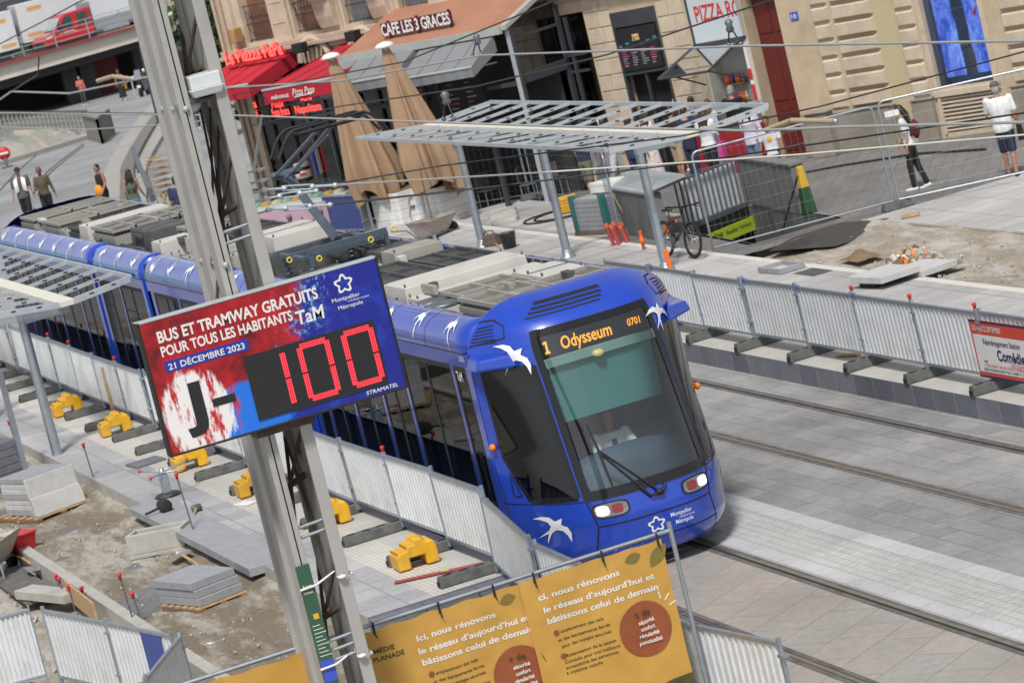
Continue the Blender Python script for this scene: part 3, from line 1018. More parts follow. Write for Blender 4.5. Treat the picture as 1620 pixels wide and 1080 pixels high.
# --- passenger sections
FP = [(1.325, 2.795), (1.337, 2.86), (1.32, 2.95), (1.275, 3.03), (1.2, 3.095), (1.09, 3.14), (.975, 3.155), (.945, 3.13), (.935, 2.93)]
def fpt(t):
    L = [math.hypot(FP[i+1][0]-FP[i][0], FP[i+1][1]-FP[i][1]) for i in range(6)]
    t = max(0, min(sum(L)-1e-6, t))
    for i, l in enumerate(L):
        if t <= l:
            k = t/l
            return (FP[i][0]+(FP[i+1][0]-FP[i][0])*k, FP[i][1]+(FP[i+1][1]-FP[i][1])*k)
        t -= l
SECT = [(-38.42, -46.1, [-38.42, -39.15, -41.28, -42.5, -43.98, -45.35, -46.1], [-39.15, -41.28]),
        (-46.35, -50.15, [-46.35, -48.25, -50.15], []),
        (-50.45, -55.1, [-50.45, -51.7, -53.0, -54.9], []),
        (-55.35, -59.05, [-55.35, -57.3, -59.05], []),
        (-59.3, -67.9, [-59.3, -60.95, -63.1, -64.8, -66.2, -67.9], [])]
SECT[1] = (-46.35, -50.15, [-46.35, -48.25, -50.15], [-46.35, -48.25])
m_teal2 = mat('interior_panel', (0.04, 0.1, 0.1), 0.6, 0, 0.1)
for si, (xa, xb, pil, dr) in enumerate(SECT):
    xa, xb = xa-TX, xb-TX
    for s in (-1, 1):
        b = MB()
        y0, y1 = sorted((s*1.27, s*1.325))
        b.bx(xb, xa, y0, y1, .22, .9)
        b.bx(xb, xa, y0, y1, 2.62, 2.79)
        for k, px in enumerate(pil):
            px -= TX
            wd = .2 if k in (0, len(pil)-1) else .1
            c0 = px-wd if k == 0 else (px if k == len(pil)-1 else px-wd/2)
            b.bx(c0, c0+wd, y0, y1, .9, 2.62)
        b.build('side_wall', m_blue, tram, bevel=.006)
    rd = MB()
    rd.bx(xb, xa, -1.27, 1.27, 2.72, 2.9)
    rd.build('roof', m_deck, tram)
    for s in (-1, 1):
        f = MB()
        xs_ = [xb] + [xb+(xa-xb)*i/40 for i in range(1, 40)] + [xa]
        def prof(x):
            e = min(x-xb, xa-x)
            k = 1-.06*max(0, 1-e/.07)**2 if e < .07 else 1
            return k
        vs, fs = [], []
        for x in xs_:
            for (y, z) in FP:
                k = prof(x)
                vs.append((x, s*(y*k), 2.79+(z-2.79)*k))
        nP = len(FP)
        for i in range(len(xs_)-1):
            for j in range(nP-1):
                fs.append((i*nP+j, i*nP+j+1, (i+1)*nP+j+1, (i+1)*nP+j))
        fs.append(tuple(range(nP)))
        fs.append(tuple(len(xs_)*nP-1-j for j in range(nP)))
        f.add(vs, fs, True)
        f.m = [1 if (i_ < len(fs)-2 and i_ % (nP-1) >= 6) else 0 for i_ in range(len(f.f))]
        nseg = max(2, round((xa-xb)/1.5))
        for k in range(1, nseg):                              # joints between the fairing flaps
            x = xb+(xa-xb)*k/nseg
            q = [(y+.003, z+.003) for y, z in FP[:7]]
            for j in range(6):
                f.add([(x-.006, s*q[j][0], q[j][1]), (x+.006, s*q[j][0], q[j][1]), (x+.006, s*q[j+1][0], q[j+1][1]), (x-.006, s*q[j+1][0], q[j+1][1])], [(0, 1, 2, 3)], False, 1)
        f.bx(xb+.05, xa-.05, min(s*1.322, s*1.3275), max(s*1.322, s*1.3275), 2.786, 2.796, mi=1)
        fo = f.build('roof_fairing', [m_blue, m_seam], tram)
        rnd = random.Random(si*3+s)
        n = max(2, round((xa-xb)/1.25))
        for k in range(n):
            x = xb+(xa-xb)*(k+.5)/n
            t0 = .27+.05*rnd.random()
            a = math.radians(rnd.choice((-14, 10, 172, 20, -160)))
            hh = .46+.1*rnd.random()
            d = MB()
            decal(d, rot2(SW, a, .26, hh), lambda u, v: (lambda yz: Vector((x+u, s*(yz[0]+.006), yz[1]+.004)))(fpt(t0+v)))
            d.build('swallow_decal', m_white_decal, fo, normals=False)
        if si in (1, 2, 3, 4):
            gl = MB()
            for k in range(20):
                x0, x1 = xb+.1+(xa-xb-.2)*k/20, xb+.1+(xa-xb-.2)*(k+1)/20
                y0, y1 = fpt(.1), fpt(.125)
                gl.add([(x0, s*(y0[0]+.004), y0[1]), (x1, s*(y0[0]+.004), y0[1]), (x1, s*(y1[0]+.004), y1[1]), (x0, s*(y1[0]+.004), y1[1])], [(0, 1, 2, 3)])
            gl.build('green_line', mat('green_line', (0.05, 0.3, 0.36), 0.4, 0, 0), fo, normals=False)
        # glazing, every pane a part of its own
        for k in range(len(pil)-1):
            p1, p0 = pil[k]-TX, pil[k+1]-TX
            p1 -= .2 if k == 0 else .05
            p0 += .2 if k == len(pil)-2 else .05
            y = s*1.316
            w = MB()
            w.add([(p0, y, .9), (p1, y, .9), (p1, y, 2.62), (p0, y, 2.62)], [(0, 1, 2, 3)])
            isdoor = (pil[k] in dr) or (si == 1 and k == 0) or (si == 0 and k == 1) or (p1-p0 > 1.5 and si in (3, 4) and k % 2 == 1)
            wo = w.build('door_glass' if isdoor else 'window', m_tglass, tram, normals=False)
            fr = MB()
            ya, yb = sorted((y-s*.01, y+s*.008))
            fr.bx(p0, p0+.045, ya, yb, .9, 2.62)
            fr.bx(p1-.045, p1, ya, yb, .9, 2.62)
            fr.bx(p0+.045, p1-.045, ya, yb, 2.56, 2.62)
            fr.bx(p0+.045, p1-.045, ya, yb, .9, .96)
            mid = (p0+p1)/2
            if p1-p0 > 1.1:
                fr.bx(mid-.03, mid+.03, ya, yb, .96, 2.56)
            if not isdoor:
                fr.bx(p0+.045, mid-.03 if p1-p0 > 1.1 else p1-.045, ya, yb, 2.16, 2.18)
            fr.build('window_frame', M['black'], wo)
            if isdoor:
                for sx in (-.12, .12):
                    hd = MB()
                    hd.tube([(mid+sx, s*1.28, 1.2), (mid+sx, s*1.28, 2.0)], .016, 6)
                    hd.build('grab_rail', M['galv'], wo)
    it = MB()
    it.bx(xb, xa, -1.25, 1.25, .3, .38, mi=0)
    it.bx(xb, xa, -1.2, 1.2, 2.6, 2.7, mi=3)
    for s in (-1, 1):
        ya, yb = sorted((s*1.2, s*1.25))
        for k in range(len(pil)-1):
            p1, p0 = pil[k]-TX, pil[k+1]-TX
            if (pil[k] in dr):
                continue
            it.bx(p0, p1, ya, yb, .38, 1.22, mi=0)
        x = xb+.5
        while x < xa-.6:
            if random.random() < .8:
                y0, y1 = sorted((s*.55, s*1.15))
                it.bx(x, x+.45, y0, y1, .7, .8, mi=1)
                it.bx(x-.06, x, y0, y1, .75, 1.35, mi=1)
            if random.random() < .7:
                it.tube([(x+.3, s*.5, .4), (x+.3, s*.5, 2.6)], .02, 6, mi=2)
            x += 1.05
    it.build('interior', [m_teal2, mat('seat_fabric', (0.03, 0.12, 0.09), 0.8, 0, 0.3, 12), m_lime, mat('ceiling_panel', (0.35, 0.37, 0.37), 0.6, 0, 0.05)], tram)
for k in range(4):
    x1, x0 = SECT[k][1]-TX, SECT[k+1][0]-TX
    be = MB()
    n = 5
    for i in range(n):
        a, c = x0+(x1-x0)*i/n, x0+(x1-x0)*(i+1)/n
        hw = 1.2 if i % 2 else 1.24
        be.bx(a, c, -hw, hw, .25, 2.98 if i % 2 else 3.02)
    be.build('bellows', mat('bellows', (0.03, 0.03, 0.033), 0.85, 0, 0.2), tram)
# rear cab, the same shell turned round
rear = bpy.data.objects.new('rear_cab', None)
rc = MB()
def mir(v):
    return Vector((-69.5-TX-v.x, -v.y, v.z))
rc.grid(lambda u, v: mir(CS(-2+4*u, ZL[round(v*(len(ZL)-1))])), 60, len(ZL)-1, True, 0)
rc.build('rear_cab_shell', m_blue, tram, normals=False)
for x in (-40.2, -48.2, -52.6, -57.2, -64.0):
    und = MB()
    for dx in (-.95, .95):
        for s in (-1, 1):
            und.cyl((x+dx-TX, s*.62-.06, .3), (x+dx-TX, s*.78-.06, .3), .3, n=20)
    und.bx(x-1.5-TX, x+1.5-TX, -.72, .72, .2, .4)
    und.build('bogie', M['black'], tram)
# number and small operator mark on the side
sd_ = MB()
text(sd_, '2025', (-38.75-TX, -1.33, 2.7), (1, 0, 0), (0, 0, 1), .2, .06, .01)
sd_.build('number', m_white_decal, tram)
sd_ = MB()
text(sd_, 'TaM', (-39.0-TX, -1.33, 2.44), (1, 0, 0), (0, 0, 1), .22, .12, .02)
sd_.build('lettering', m_white_decal, tram)
# --- roof equipment
def unit(kind, x0, x1, y0, y1, h, nm, m, top=None, lbl=None):
    u = MB()
    x0, x1 = x0-TX, x1-TX
    zb = 2.9
    ch = .06
    if kind == 'box':
        u.hexa([(x0, y0, zb), (x1, y0, zb), (x1, y1, zb), (x0, y1, zb), (x0+ch*.5, y0+ch*.5, zb+h), (x1-ch*.5, y0+ch*.5, zb+h), (x1-ch*.5, y1-ch*.5, zb+h), (x0+ch*.5, y1-ch*.5, zb+h)], mi=0)
        n = max(1, int((x1-x0)/.6))
        for i in range(n+1):
            xx = x0+.08+(x1-x0-.16)*i/n
            for yy in (y0+.05, y1-.05):
                u.bx(xx-.02, xx+.02, yy-.012, yy+.012, zb+h, zb+h+.045, mi=2)
        for i in range(1, n):
            xx = x0+(x1-x0)*i/n
            u.bx(xx-.01, xx+.01, y0+ch, y1-ch, zb+h, zb+h+.012, mi=2)
    elif kind == 'grille':
        u.bx(x0, x1, y0, y1, zb, zb+h*.7, mi=0)
        u.bx(x0+.04, x1-.04, y0+.04, y1-.04, zb+h*.7, zb+h*.86, mi=1)
        for yy in (y0, y1-.04, (y0+y1)/2-.02):
            u.bx(x0, x1, yy, yy+.04, zb+h*.86, zb+h, mi=0)
        for xx in (x0, x1-.04, (x0+x1)/2-.02):
            u.bx(xx, xx+.04, y0+.04, y1-.04, zb+h*.86+.002, zb+h-.004, mi=0)
    elif kind == 'fan':
        u.bx(x0, x1, y0, y1, zb, zb+h)
        for i in range(2):
            xx = x0+(x1-x0)*(i+.5)/2
            u.lathe([(.2, 0), (.24, 0), (.24, .05), (.2, .05)], 20, (xx, (y0+y1)/2, zb+h), mi=2)
            for k in range(6):
                an = k*math.pi/6
                u.bar((xx-.2*math.cos(an), (y0+y1)/2-.2*math.sin(an), zb+h+.03), (xx+.2*math.cos(an), (y0+y1)/2+.2*math.sin(an), zb+h+.03), .012, .012, mi=2)
    elif kind == 'pipes':
        n = max(2, int((y1-y0)/.09))
        for i in range(n):
            yy = y0+(y1-y0)*(i+.5)/n
            u.tube([(x0, yy, zb+.02), (x0+.1, yy, zb+h), (x1-.1, yy, zb+h), (x1, yy, zb+.02)], .028, 6)
    o = u.build(nm, [m, top or m_grille, M['steel_dark']], tram, bevel=.01 if kind == 'box' else 0)
    return o
# the front car: louvred units, the long white air conditioner, dark mesh covers
unit('grille', -39.95, -38.45, -.82, -.02, .36, 'ventilation_grille', m_rg, m_grille)
unit('grille', -39.75, -38.45, .08, .85, .33, 'ventilation_grille', m_rg, m_grille)
unit('box', -39.1, -38.6, -.95, -.86, .16, 'junction_box', m_rw)
unit('grille', -41.35, -40.1, -.62, .25, .3, 'ventilation_grille', m_rg, m_grille)
unit('box', -41.2, -40.0, .3, .92, .3, 'equipment_box', m_rw)
unit('box', -41.9, -41.42, -.9, .9, .26, 'equipment_box', m_rw)
unit('box', -43.0, -42.0, -.86, .86, .36, 'air_conditioner', m_rw)
unit('fan', -41.4, -40.4, -.93, -.66, .2, 'fan_unit', m_rw)
unit('grille', -45.1, -43.15, -.8, .05, .34, 'mesh_cover', m_rd, m_grilled)
unit('grille', -44.9, -43.15, .12, .85, .34, 'mesh_cover', m_rd, m_grilled)
unit('box', -46.0, -45.3, .05, .8, .42, 'equipment_box', m_rg)
unit('box', -45.85, -45.25, -.75, -.1, .34, 'equipment_box', m_rg)
unit('pipes', -46.4, -45.2, -.95, -.78, .2, 'cable_run', m_rd)
# below the pantograph
unit('box', -47.4, -46.5, -.8, -.15, .26, 'equipment_box', m_rd)
unit('box', -47.6, -46.6, .25, .9, .3, 'equipment_box', m_rd)
unit('box', -50.0, -49.35, -.6, .8, .36, 'equipment_box', m_rd)
unit('pipes', -49.9, -48.4, .5, .85, .2, 'cable_run', m_rd)
# middle and rear cars
unit('box', -52.2, -50.7, -.2, .75, .48, 'air_conditioner', m_rw)
unit('box', -52.0, -50.8, -.85, -.3, .36, 'equipment_box', m_rg)
unit('box', -53.3, -52.4, -.8, .8, .34, 'equipment_box', m_rg)
unit('box', -54.9, -53.5, -.6, -.15, .42, 'equipment_box', mat('roof_cream', (0.5, 0.48, 0.42), 0.6, 0, 0.1, 4, dirt=0.4, dirtcol=(0.3, 0.28, 0.24)))
unit('grille', -55.0, -53.5, -.1, .8, .36, 'mesh_cover', m_rd, m_grilled)
unit('box', -55.0, -53.6, -.88, -.65, .2, 'junction_box', m_rg)
unit('box', -56.3, -55.6, -.85, -.2, .36, 'equipment_box', m_rw)
unit('grille', -57.2, -55.5, -.15, .8, .4, 'mesh_cover', m_rg, m_grilled)
unit('box', -58.9, -57.5, -.6, .2, .4, 'equipment_box', m_rd)
unit('box', -58.8, -57.4, .3, .9, .36, 'equipment_box', m_rg)
unit('pipes', -59.2, -57.3, -.92, -.68, .16, 'cable_run', m_rd)
unit('grille', -61.3, -59.5, -.75, .1, .4, 'ventilation_grille', m_rg, m_grilled)
unit('grille', -61.2, -59.6, .15, .85, .38, 'ventilation_grille', m_rg, m_grilled)
unit('box', -62.3, -61.5, -.8, .8, .4, 'air_conditioner', m_rw)
unit('grille', -63.2, -62.4, -.8, .8, .34, 'mesh_cover', m_rd, m_grilled)
unit('box', -64.0, -63.35, -.85, .5, .26, 'equipment_box', m_rg)
unit('grille', -65.6, -64.1, -.8, .8, .36, 'ventilation_grille', m_rg, m_grille)
unit('box', -66.4, -65.7, -.7, .6, .3, 'equipment_box', m_rg)
unit('grille', -67.8, -66.5, -.8, .8, .36, 'ventilation_grille', m_rg, m_grille)
# inner edge of the far fairing carries black brackets
bk = MB()
x = -38.5
while x > -67.8:
    bk.bx(x-.09-TX, x-TX, .9, .938, 2.95, 3.12)
    bk.bx(x-.3-TX, x-.2-TX, .925, .942, 3.1, 3.125)
    x -= .55
bk.build('fairing_brackets', M['black'], tram)
for (x, y) in ((-45.5, .5), (-51.2, .8), (-53.1, -.8), (-58.2, .2), (-60.5, -.78), (-42.3, -.88), (-40.6, -.5)):
    hn = MB()
    hn.tube([(x-TX, y, 2.9), (x-TX, y, 3.05), (x-.15-TX, y+.03, 3.1), (x-.4-TX, y, 2.98), (x-.6-TX, y+.1, 2.92)], .025, 6)
    hn.build('cable', M['rubber'], tram)
# --- raised pantograph
pg = bpy.data.objects.new('pantograph', None)
pm = mat('pantograph_steel', (0.11, 0.14, 0.18), 0.4, 0.4, 0.1, 6)
pb = MB()
c = Vector((-48.3-TX, 0, 3.3))
for y in (-.62, .62):
    pb.bar((c.x-.75, y*.9, 3.3), (c.x+.75, y*.9, 3.3), .07, .06)
for x in (-.75, 0.0, .75):
    pb.bar((c.x+x, -.6, 3.32), (c.x+x, .6, 3.32), .08, .06)
for x in (-.7, .7):
    for y in (-.5, .5):
        for k in range(4):
            pb.lathe([(.03, 0), (.075, .02), (.03, .05)], 12, (c.x+x, y, 2.98+k*.07), mi=0)
pb.bar((c.x+.95, -.55, 3.42), (c.x+.95, .62, 3.42), .08, .09)
pb.bar((c.x+.95, -.55, 3.2), (c.x+.95, -.55, 3.42), .06, .06)
pb.bar((c.x+.95, .6, 3.2), (c.x+.95, .6, 3.42), .06, .06)
pbo = pb.build('pantograph', pm, tram)
lo = MB()
k0 = Vector((c.x+.55, 0, 3.42))
kn = Vector((-49.75-TX, 0, 4.36))
lo.tube([k0, kn], [.075, .06], 8)
lo.tube([kn+Vector((0, -.22, 0)), kn+Vector((0, .22, 0))], .06, 8)
lo.tube([k0+Vector((-.25, .1, -.1)), kn+Vector((.05, .12, -.12))], .02, 6)
lo.build('lower_arm', pm, pbo)
up_ = MB()
hd = Vector((-46.9-TX, 0, 5.1))
for s in (-1, 1):
    up_.tube([kn+Vector((0, s*.14, 0)), hd+Vector((0, s*.1, 0))], .03, 8)
up_.tube([kn+Vector((0.02, -.05, -.1)), hd+Vector((0, .0, -.12))], .014, 6)
up_.build('upper_arm', M['steel_dark'], pbo)
he = MB()
for dx in (-.22, .22):
    pts = []
    for i in range(17):
        t = -1+2*i/16
        z = 5.19-(.0 if abs(t) < .62 else ((abs(t)-.62)/.38)**1.7*.34)
        pts.append((hd.x+dx, t*.82, z))
    he.tube(pts, .022, 6)
he.bx(hd.x-.26, hd.x+.26, -.5, -.46, 5.12, 5.17)
he.bx(hd.x-.26, hd.x+.26, .46, .5, 5.12, 5.17)
he.tube([hd+Vector((0, -.5, .0)), hd+Vector((0, .5, .0))], .03, 6)
he.build('collector_head', M['black'], pbo)
for (x, y, z) in ((c.x+1.02, .35, 3.36), (c.x+1.02, -.45, 3.3), (c.x+1.0, .72, 3.42), (c.x+.4, -.72, 3.32)):
    yr = MB()
    yr.tube([(x, y+.036*math.cos(2*math.pi*i/14), z+.036*math.sin(2*math.pi*i/14)) for i in range(15)], .011, 6, False)
    yr.build('marker_ring', mat('marker_yellow', (0.75, 0.65, 0.03), 0.5, 0, 0), pbo)
rr_ = random.Random(21)
for i in range(54):                                           # small fittings scattered between the big units
    x = -38.8-i*.54
    y = rr_.choice((-.9, .86, rr_.uniform(-.7, .7)))
    w_, d_, h_ = rr_.uniform(.08, .3), rr_.uniform(.05, .14), rr_.uniform(.08, .2)
    zb = 2.9 if abs(y) > .8 else 3.2
    u = MB()
    u.bx(x-w_-TX, x+w_-TX, y-d_*.5, y+d_*.5, zb-.02, zb+h_*(1 if zb < 3 else .5))
    u.build('roof_fitting', rr_.choice((m_rd, m_rg, m_rd, m_rg, m_rw)), tram, bevel=.006)
bpy.data.objects.remove(pg)
bpy.data.objects.remove(rear)
# ================================================================ MAST, COUNTDOWN SIGN, BANNER FENCE
m_mast = mat('mast_paint', (0.41, 0.405, 0.39), 0.5, 0.15, 0.06, 3, dirt=0.3, dirtcol=(0.24, 0.22, 0.2), dscale=2.5)
m_rusty = mat('rusty_iron', (0.1, 0.075, 0.06), 0.75, 0.3, 0.3, 8)
MX = -29.75
mast = thing('catenary_mast', 'tall grey double steel mast that carries the countdown sign', 'mast', (MX, 7.0, 0))
YL, YR, ZT = 6.905, 7.205, 12.5                                 # local y is world minus 7
lc = MB()
a = YL-7-.05
lc.bx(-.62, .26, a-.012, a+.012, 0, ZT)
for x in (-.62, -.19, .24):
    lc.bx(x-.02, x+.02, a-.055, a+.055, 0, ZT)
lc.build('mast_leg', m_mast, mast, bevel=.006)
rc = MB()
b = YR-7
rc.bx(-.38, .26, b-.012, b+.012, 0, ZT)
for x in (-.38, .24):
    rc.bx(x-.022, x+.022, b-.06, b+.05, 0, ZT)
rc.build('mast_leg', m_mast, mast, bevel=.006)
br = MB()
z = .4
while z < 8.2:
    br.tube([(.2, a+.01, z), (-.5, b-.01, z+1.1)], .018, 6)
    br.tube([(-.5, a+.01, z), (.2, b-.01, z+1.15)], .018, 6)
    br.tube([(-.2, a, z+.5), (-.2, b, z+.62)], .03, 6)
    z += 1.25
for (px, py, qx, qy) in ((300, 90, 365, 420), (258, 20, 340, 330), (345, 190, 342, 500), (332, 170, 335, 420), (470, 700, 540, 900), (450, 690, 505, 860)):
    p, q = atx(px, py, MX-.15)-Vector((MX, 7, 0)), atx(qx, qy, MX-.15)-Vector((MX, 7, 0))
    br.tube([p, (p+q)/2+Vector((-.05, .02, -.05)), q], .012, 5)
br.build('bracing', m_rusty, mast)
for (zr) in (1.9, 1.99, 2.08, 3.05, 3.14, 5.75, 5.85):
    rg = MB()
    rg.tube([(.2, a, zr), (.2, b, zr+.02)], .016, 6)
    rg.build('rung', M['galv'], mast)
for zr in (5.58, 6.98):
    for x in (-.6, -.19, .24):
        bo = MB()
        bo.ell((x+.03, a, zr), (.03, .03, .03), 10, 6)
        bo.build('bolt', m_mast, mast)
pw = MB()
pw.bx(-.5, -.42, b-.3, b-.02, 6.96, 6.99)
pw.bx(-.2, .25, a+.02, b-.05, 7.0, 7.03)
pw.build('bracket', m_rusty, mast)
fb = MB()                                                     # floodlights on their bracket
fb.bx(-.05, .3, -.06, .22, 7.12, 7.24)
fb.hexa([(-.05, -.05, 7.05), (.3, -.05, 7.05), (.3, .2, 7.05), (-.05, .2, 7.05), (-.08, -.08, 7.12), (.33, -.08, 7.12), (.33, .23, 7.12), (-.08, .23, 7.12)])
fl = fb.build('floodlight', M['white_sheet'], mast, bevel=.01)
fl2 = MB()
fl2.lathe([(.07, -.1), (.11, -.09), (.13, .05), (.11, .1)], 16, M=Matrix.Translation((.1, -.08, 7.02)) @ Matrix.Rotation(math.radians(70), 4, 'Y'))
fl2.build('floodlight', M['galv'], mast)
# poster hung on the mast's left leg
po = MB()
pa, pb_, pc, pd = atx(442, 862, MX+.29), atx(470, 868, MX+.29), atx(520, 1080, MX+.29), atx(492, 1075, MX+.29)
po.hexa([(.27, a-.07, .7), (.285, a-.07, .7), (.285, a+.06, .7), (.27, a+.06, .7), (.27, a-.07, 2.83), (.285, a-.07, 2.83), (.285, a+.06, 2.83), (.27, a+.06, 2.83)], mi=0)
po.bx(.286, .288, a-.065, a+.055, 1.75, 1.95, mi=1)
po.bx(.286, .288, a-.065, a+.055, 1.2, 1.7, mi=2)
po.bx(.2865, .2885, a-.02, a+.03, 2.33, 2.38, mi=3)
text(po, 'Avant', (.289, a-.055, 2.62), (0, 1, 0), (0, 0, 1), .09, .035, .01, mi=4)
text(po, 'travaux', (.289, a-.055, 2.57), (0, 1, 0), (0, 0, 1), .09, .03, .01, mi=4)
for k in range(9):
    po.bx(.286, .2875, a-.05, a+.02+.02*(k % 3), 2.27-k*.035, 2.276-k*.035, mi=4)
pt = thing('poster', 'narrow green poster strapped to the grey mast', 'poster', (MX, 7.0, 0))
po.build('poster_sheet', [mat('poster_green', (0.035, 0.1, 0.06), 0.5, 0, 0.05), M['blue_small'], mat('poster_cream', (0.6, 0.5, 0.3), 0.5, 0, 0.1, 20), mat('poster_yellow', (0.7, 0.4, 0.03), 0.5, 0, 0), M['white_paint']], pt)
for i, zt in enumerate((1.88, 2.62, 1.52)):
    tie = MB()
    tie.tube([(.3, a-.08, zt), (.31, a+.07, zt+.01), (.1, b, zt+.05), (.29, b-.07, zt+.02), (.29, b+.07, zt), (.0, b+.09, zt)], .011, 6)
    tie.ell((.3, b-.03, zt+.01), (.025, .04, .02))
    o = tie.build('rope_tie', M['white_paint'], None, loc=(MX, 7.0, 0))
    tag(o, ['white rope knotted round the mast at banner height', 'white rope round the mast above the green poster level', 'lowest white rope round the mast beside the banner'][i], 'rope')
# ---- countdown sign
m_sign = bpy.data.materials.new('sign_print')
m_sign.use_nodes = True
nt = m_sign.node_tree
bs = nt.nodes['Principled BSDF']
bs.inputs['Roughness'].default_value = 0.35
SWD, SHT = 2.19, 1.165
def N(t, **k):
    n = nt.nodes.new(t)
    for a_, v in k.items():
        setattr(n, a_, v)
    return n
def L(a_, b_):
    nt.links.new(a_, b_)
def math_(op, a_, b_=None, clamp=False):
    n = N('ShaderNodeMath', operation=op, use_clamp=clamp)
    for i, v in enumerate((a_, b_)):
        if v is None:
            continue
        if isinstance(v, (int, float)):
            n.inputs[i].default_value = v
        else:
            L(v, n.inputs[i])
    return n.outputs[0]
tc = N('ShaderNodeTexCoord')
sp = N('ShaderNodeSeparateXYZ')
L(tc.outputs['Object'], sp.inputs[0])
def noise(scale, detail=8, rough=.7, off=(0, 0, 0), sc=(1, 1, 1)):
    mp = N('ShaderNodeMapping')
    mp.inputs['Location'].default_value = off
    mp.inputs['Scale'].default_value = sc
    L(tc.outputs['Object'], mp.inputs['Vector'])
    n = N('ShaderNodeTexNoise')
    n.inputs['Scale'].default_value = scale
    n.inputs['Detail'].default_value = detail
    n.inputs['Roughness'].default_value = rough
    L(mp.outputs[0], n.inputs['Vector'])
    return n.outputs['Fac']
def ramp(v, lo, hi):
    n = N('ShaderNodeMapRange')
    n.inputs['From Min'].default_value = lo
    n.inputs['From Max'].default_value = hi
    L(v, n.inputs['Value'])
    return n.outputs[0]
def mixc(f, a_, b_):
    n = N('ShaderNodeMix', data_type='RGBA')
    L(f, n.inputs['Factor'])
    for i, v in ((6, a_), (7, b_)):
        if isinstance(v, tuple):
            n.inputs[i].default_value = (*v, 1)
        else:
            L(v, n.inputs[i])
    return n.outputs[2]
Y_, Z_ = sp.outputs[1], sp.outputs[2]
wob = math_('MULTIPLY', math_('SUBTRACT', noise(3.2), .5), .9)
fine = math_('MULTIPLY', math_('SUBTRACT', noise(14, off=(3, 1, 2)), .5), .35)
# red cloud: left and top-left, ragged edge
edge = math_('ADD', math_('ADD', math_('MULTIPLY', Z_, .42), .98), math_('ADD', wob, fine))
redm = ramp(math_('SUBTRACT', edge, Y_), -.04, .06)
redn = mixc(ramp(noise(2.6, off=(5, 2, 8)), .4, .66), (0.5, 0.012, 0.02), (0.085, 0.006, 0.01))
bluen = mixc(ramp(noise(4.5, off=(1, 9, 4)), .5, .75), (0.012, 0.02, 0.26), (0.02, 0.07, 0.5))
col = mixc(redm, bluen, redn)
# pale blue spatter between the red and the blue
dst = math_('ABSOLUTE', math_('SUBTRACT', math_('SUBTRACT', Y_, edge), .12))
spm = math_('MULTIPLY', ramp(noise(16, off=(2, 7, 3)), .52, .6), ramp(dst, .26, .02))
spm = math_('MULTIPLY', spm, ramp(Z_, .45, .75))
col = mixc(spm, col, (0.25, 0.45, 0.8))
# azure patch right of the J
def blob(cy, cz, ry, rz, nz):
    a_ = math_('DIVIDE', math_('SUBTRACT', Y_, cy), ry)
    b_ = math_('DIVIDE', math_('SUBTRACT', Z_, cz), rz)
    r = math_('SQRT', math_('ADD', math_('MULTIPLY', a_, a_), math_('MULTIPLY', b_, b_)))
    return ramp(math_('ADD', r, nz), 1.0, .86)
col = mixc(blob(.78, .16, .42, .3, fine), col, (0.015, 0.17, 0.72))
streak = math_('MULTIPLY', math_('SUBTRACT', noise(5, off=(4, 4, 4), sc=(1, 2.2, .6)), .5), 1.1)
col = mixc(blob(.31, .28, .33, .4, streak), col, (0.8, 0.78, 0.78))
col = mixc(math_('MULTIPLY', ramp(noise(4, off=(8, 1, 3), sc=(1, 2.4, .7)), .52, .58), blob(.3, .25, .42, .5, fine)), col, (0.5, 0.02, 0.03))
L(col, bs.inputs['Base Color'])
sgn = thing('countdown_sign', 'large red and blue electronic countdown sign reading J- 100', 'sign', (-29.33, 5.945, 4.13))
sg = MB()
sg.bx(-.1, 0, 0, SWD, 0, SHT)
sg.build('face_panel', m_sign, sgn)
fr = MB()
fr.bx(-.12, .012, -.02, 0, -.02, SHT+.02)
fr.bx(-.12, .012, SWD, SWD+.02, -.02, SHT+.02)
fr.bx(-.12, .012, 0, SWD, -.02, 0)
fr.build('frame', M['black'], sgn, bevel=.004)
fr = MB()
fr.bx(-.13, .006, -.02, SWD+.02, SHT+.002, SHT+.022)
fr.build('top_cover', M['galv_light'], sgn, bevel=.004)
dp = MB()
DY0, DY1, DZ0, DZ1 = .82, 2.04, .07, .65
dp.bx(0, .01, DY0, DY1, DZ0, DZ1)
dpo = dp.build('digit_panel', M['black'], sgn)
m_lit = mat('led_red', (1.0, 0.035, 0.06), 0.4, 0, 0, emit=1.5)
m_off = mat('led_off', (0.07, 0.065, 0.065), 0.5, 0, 0)
segs = {'0': 'abcdef', '1': 'bc'}
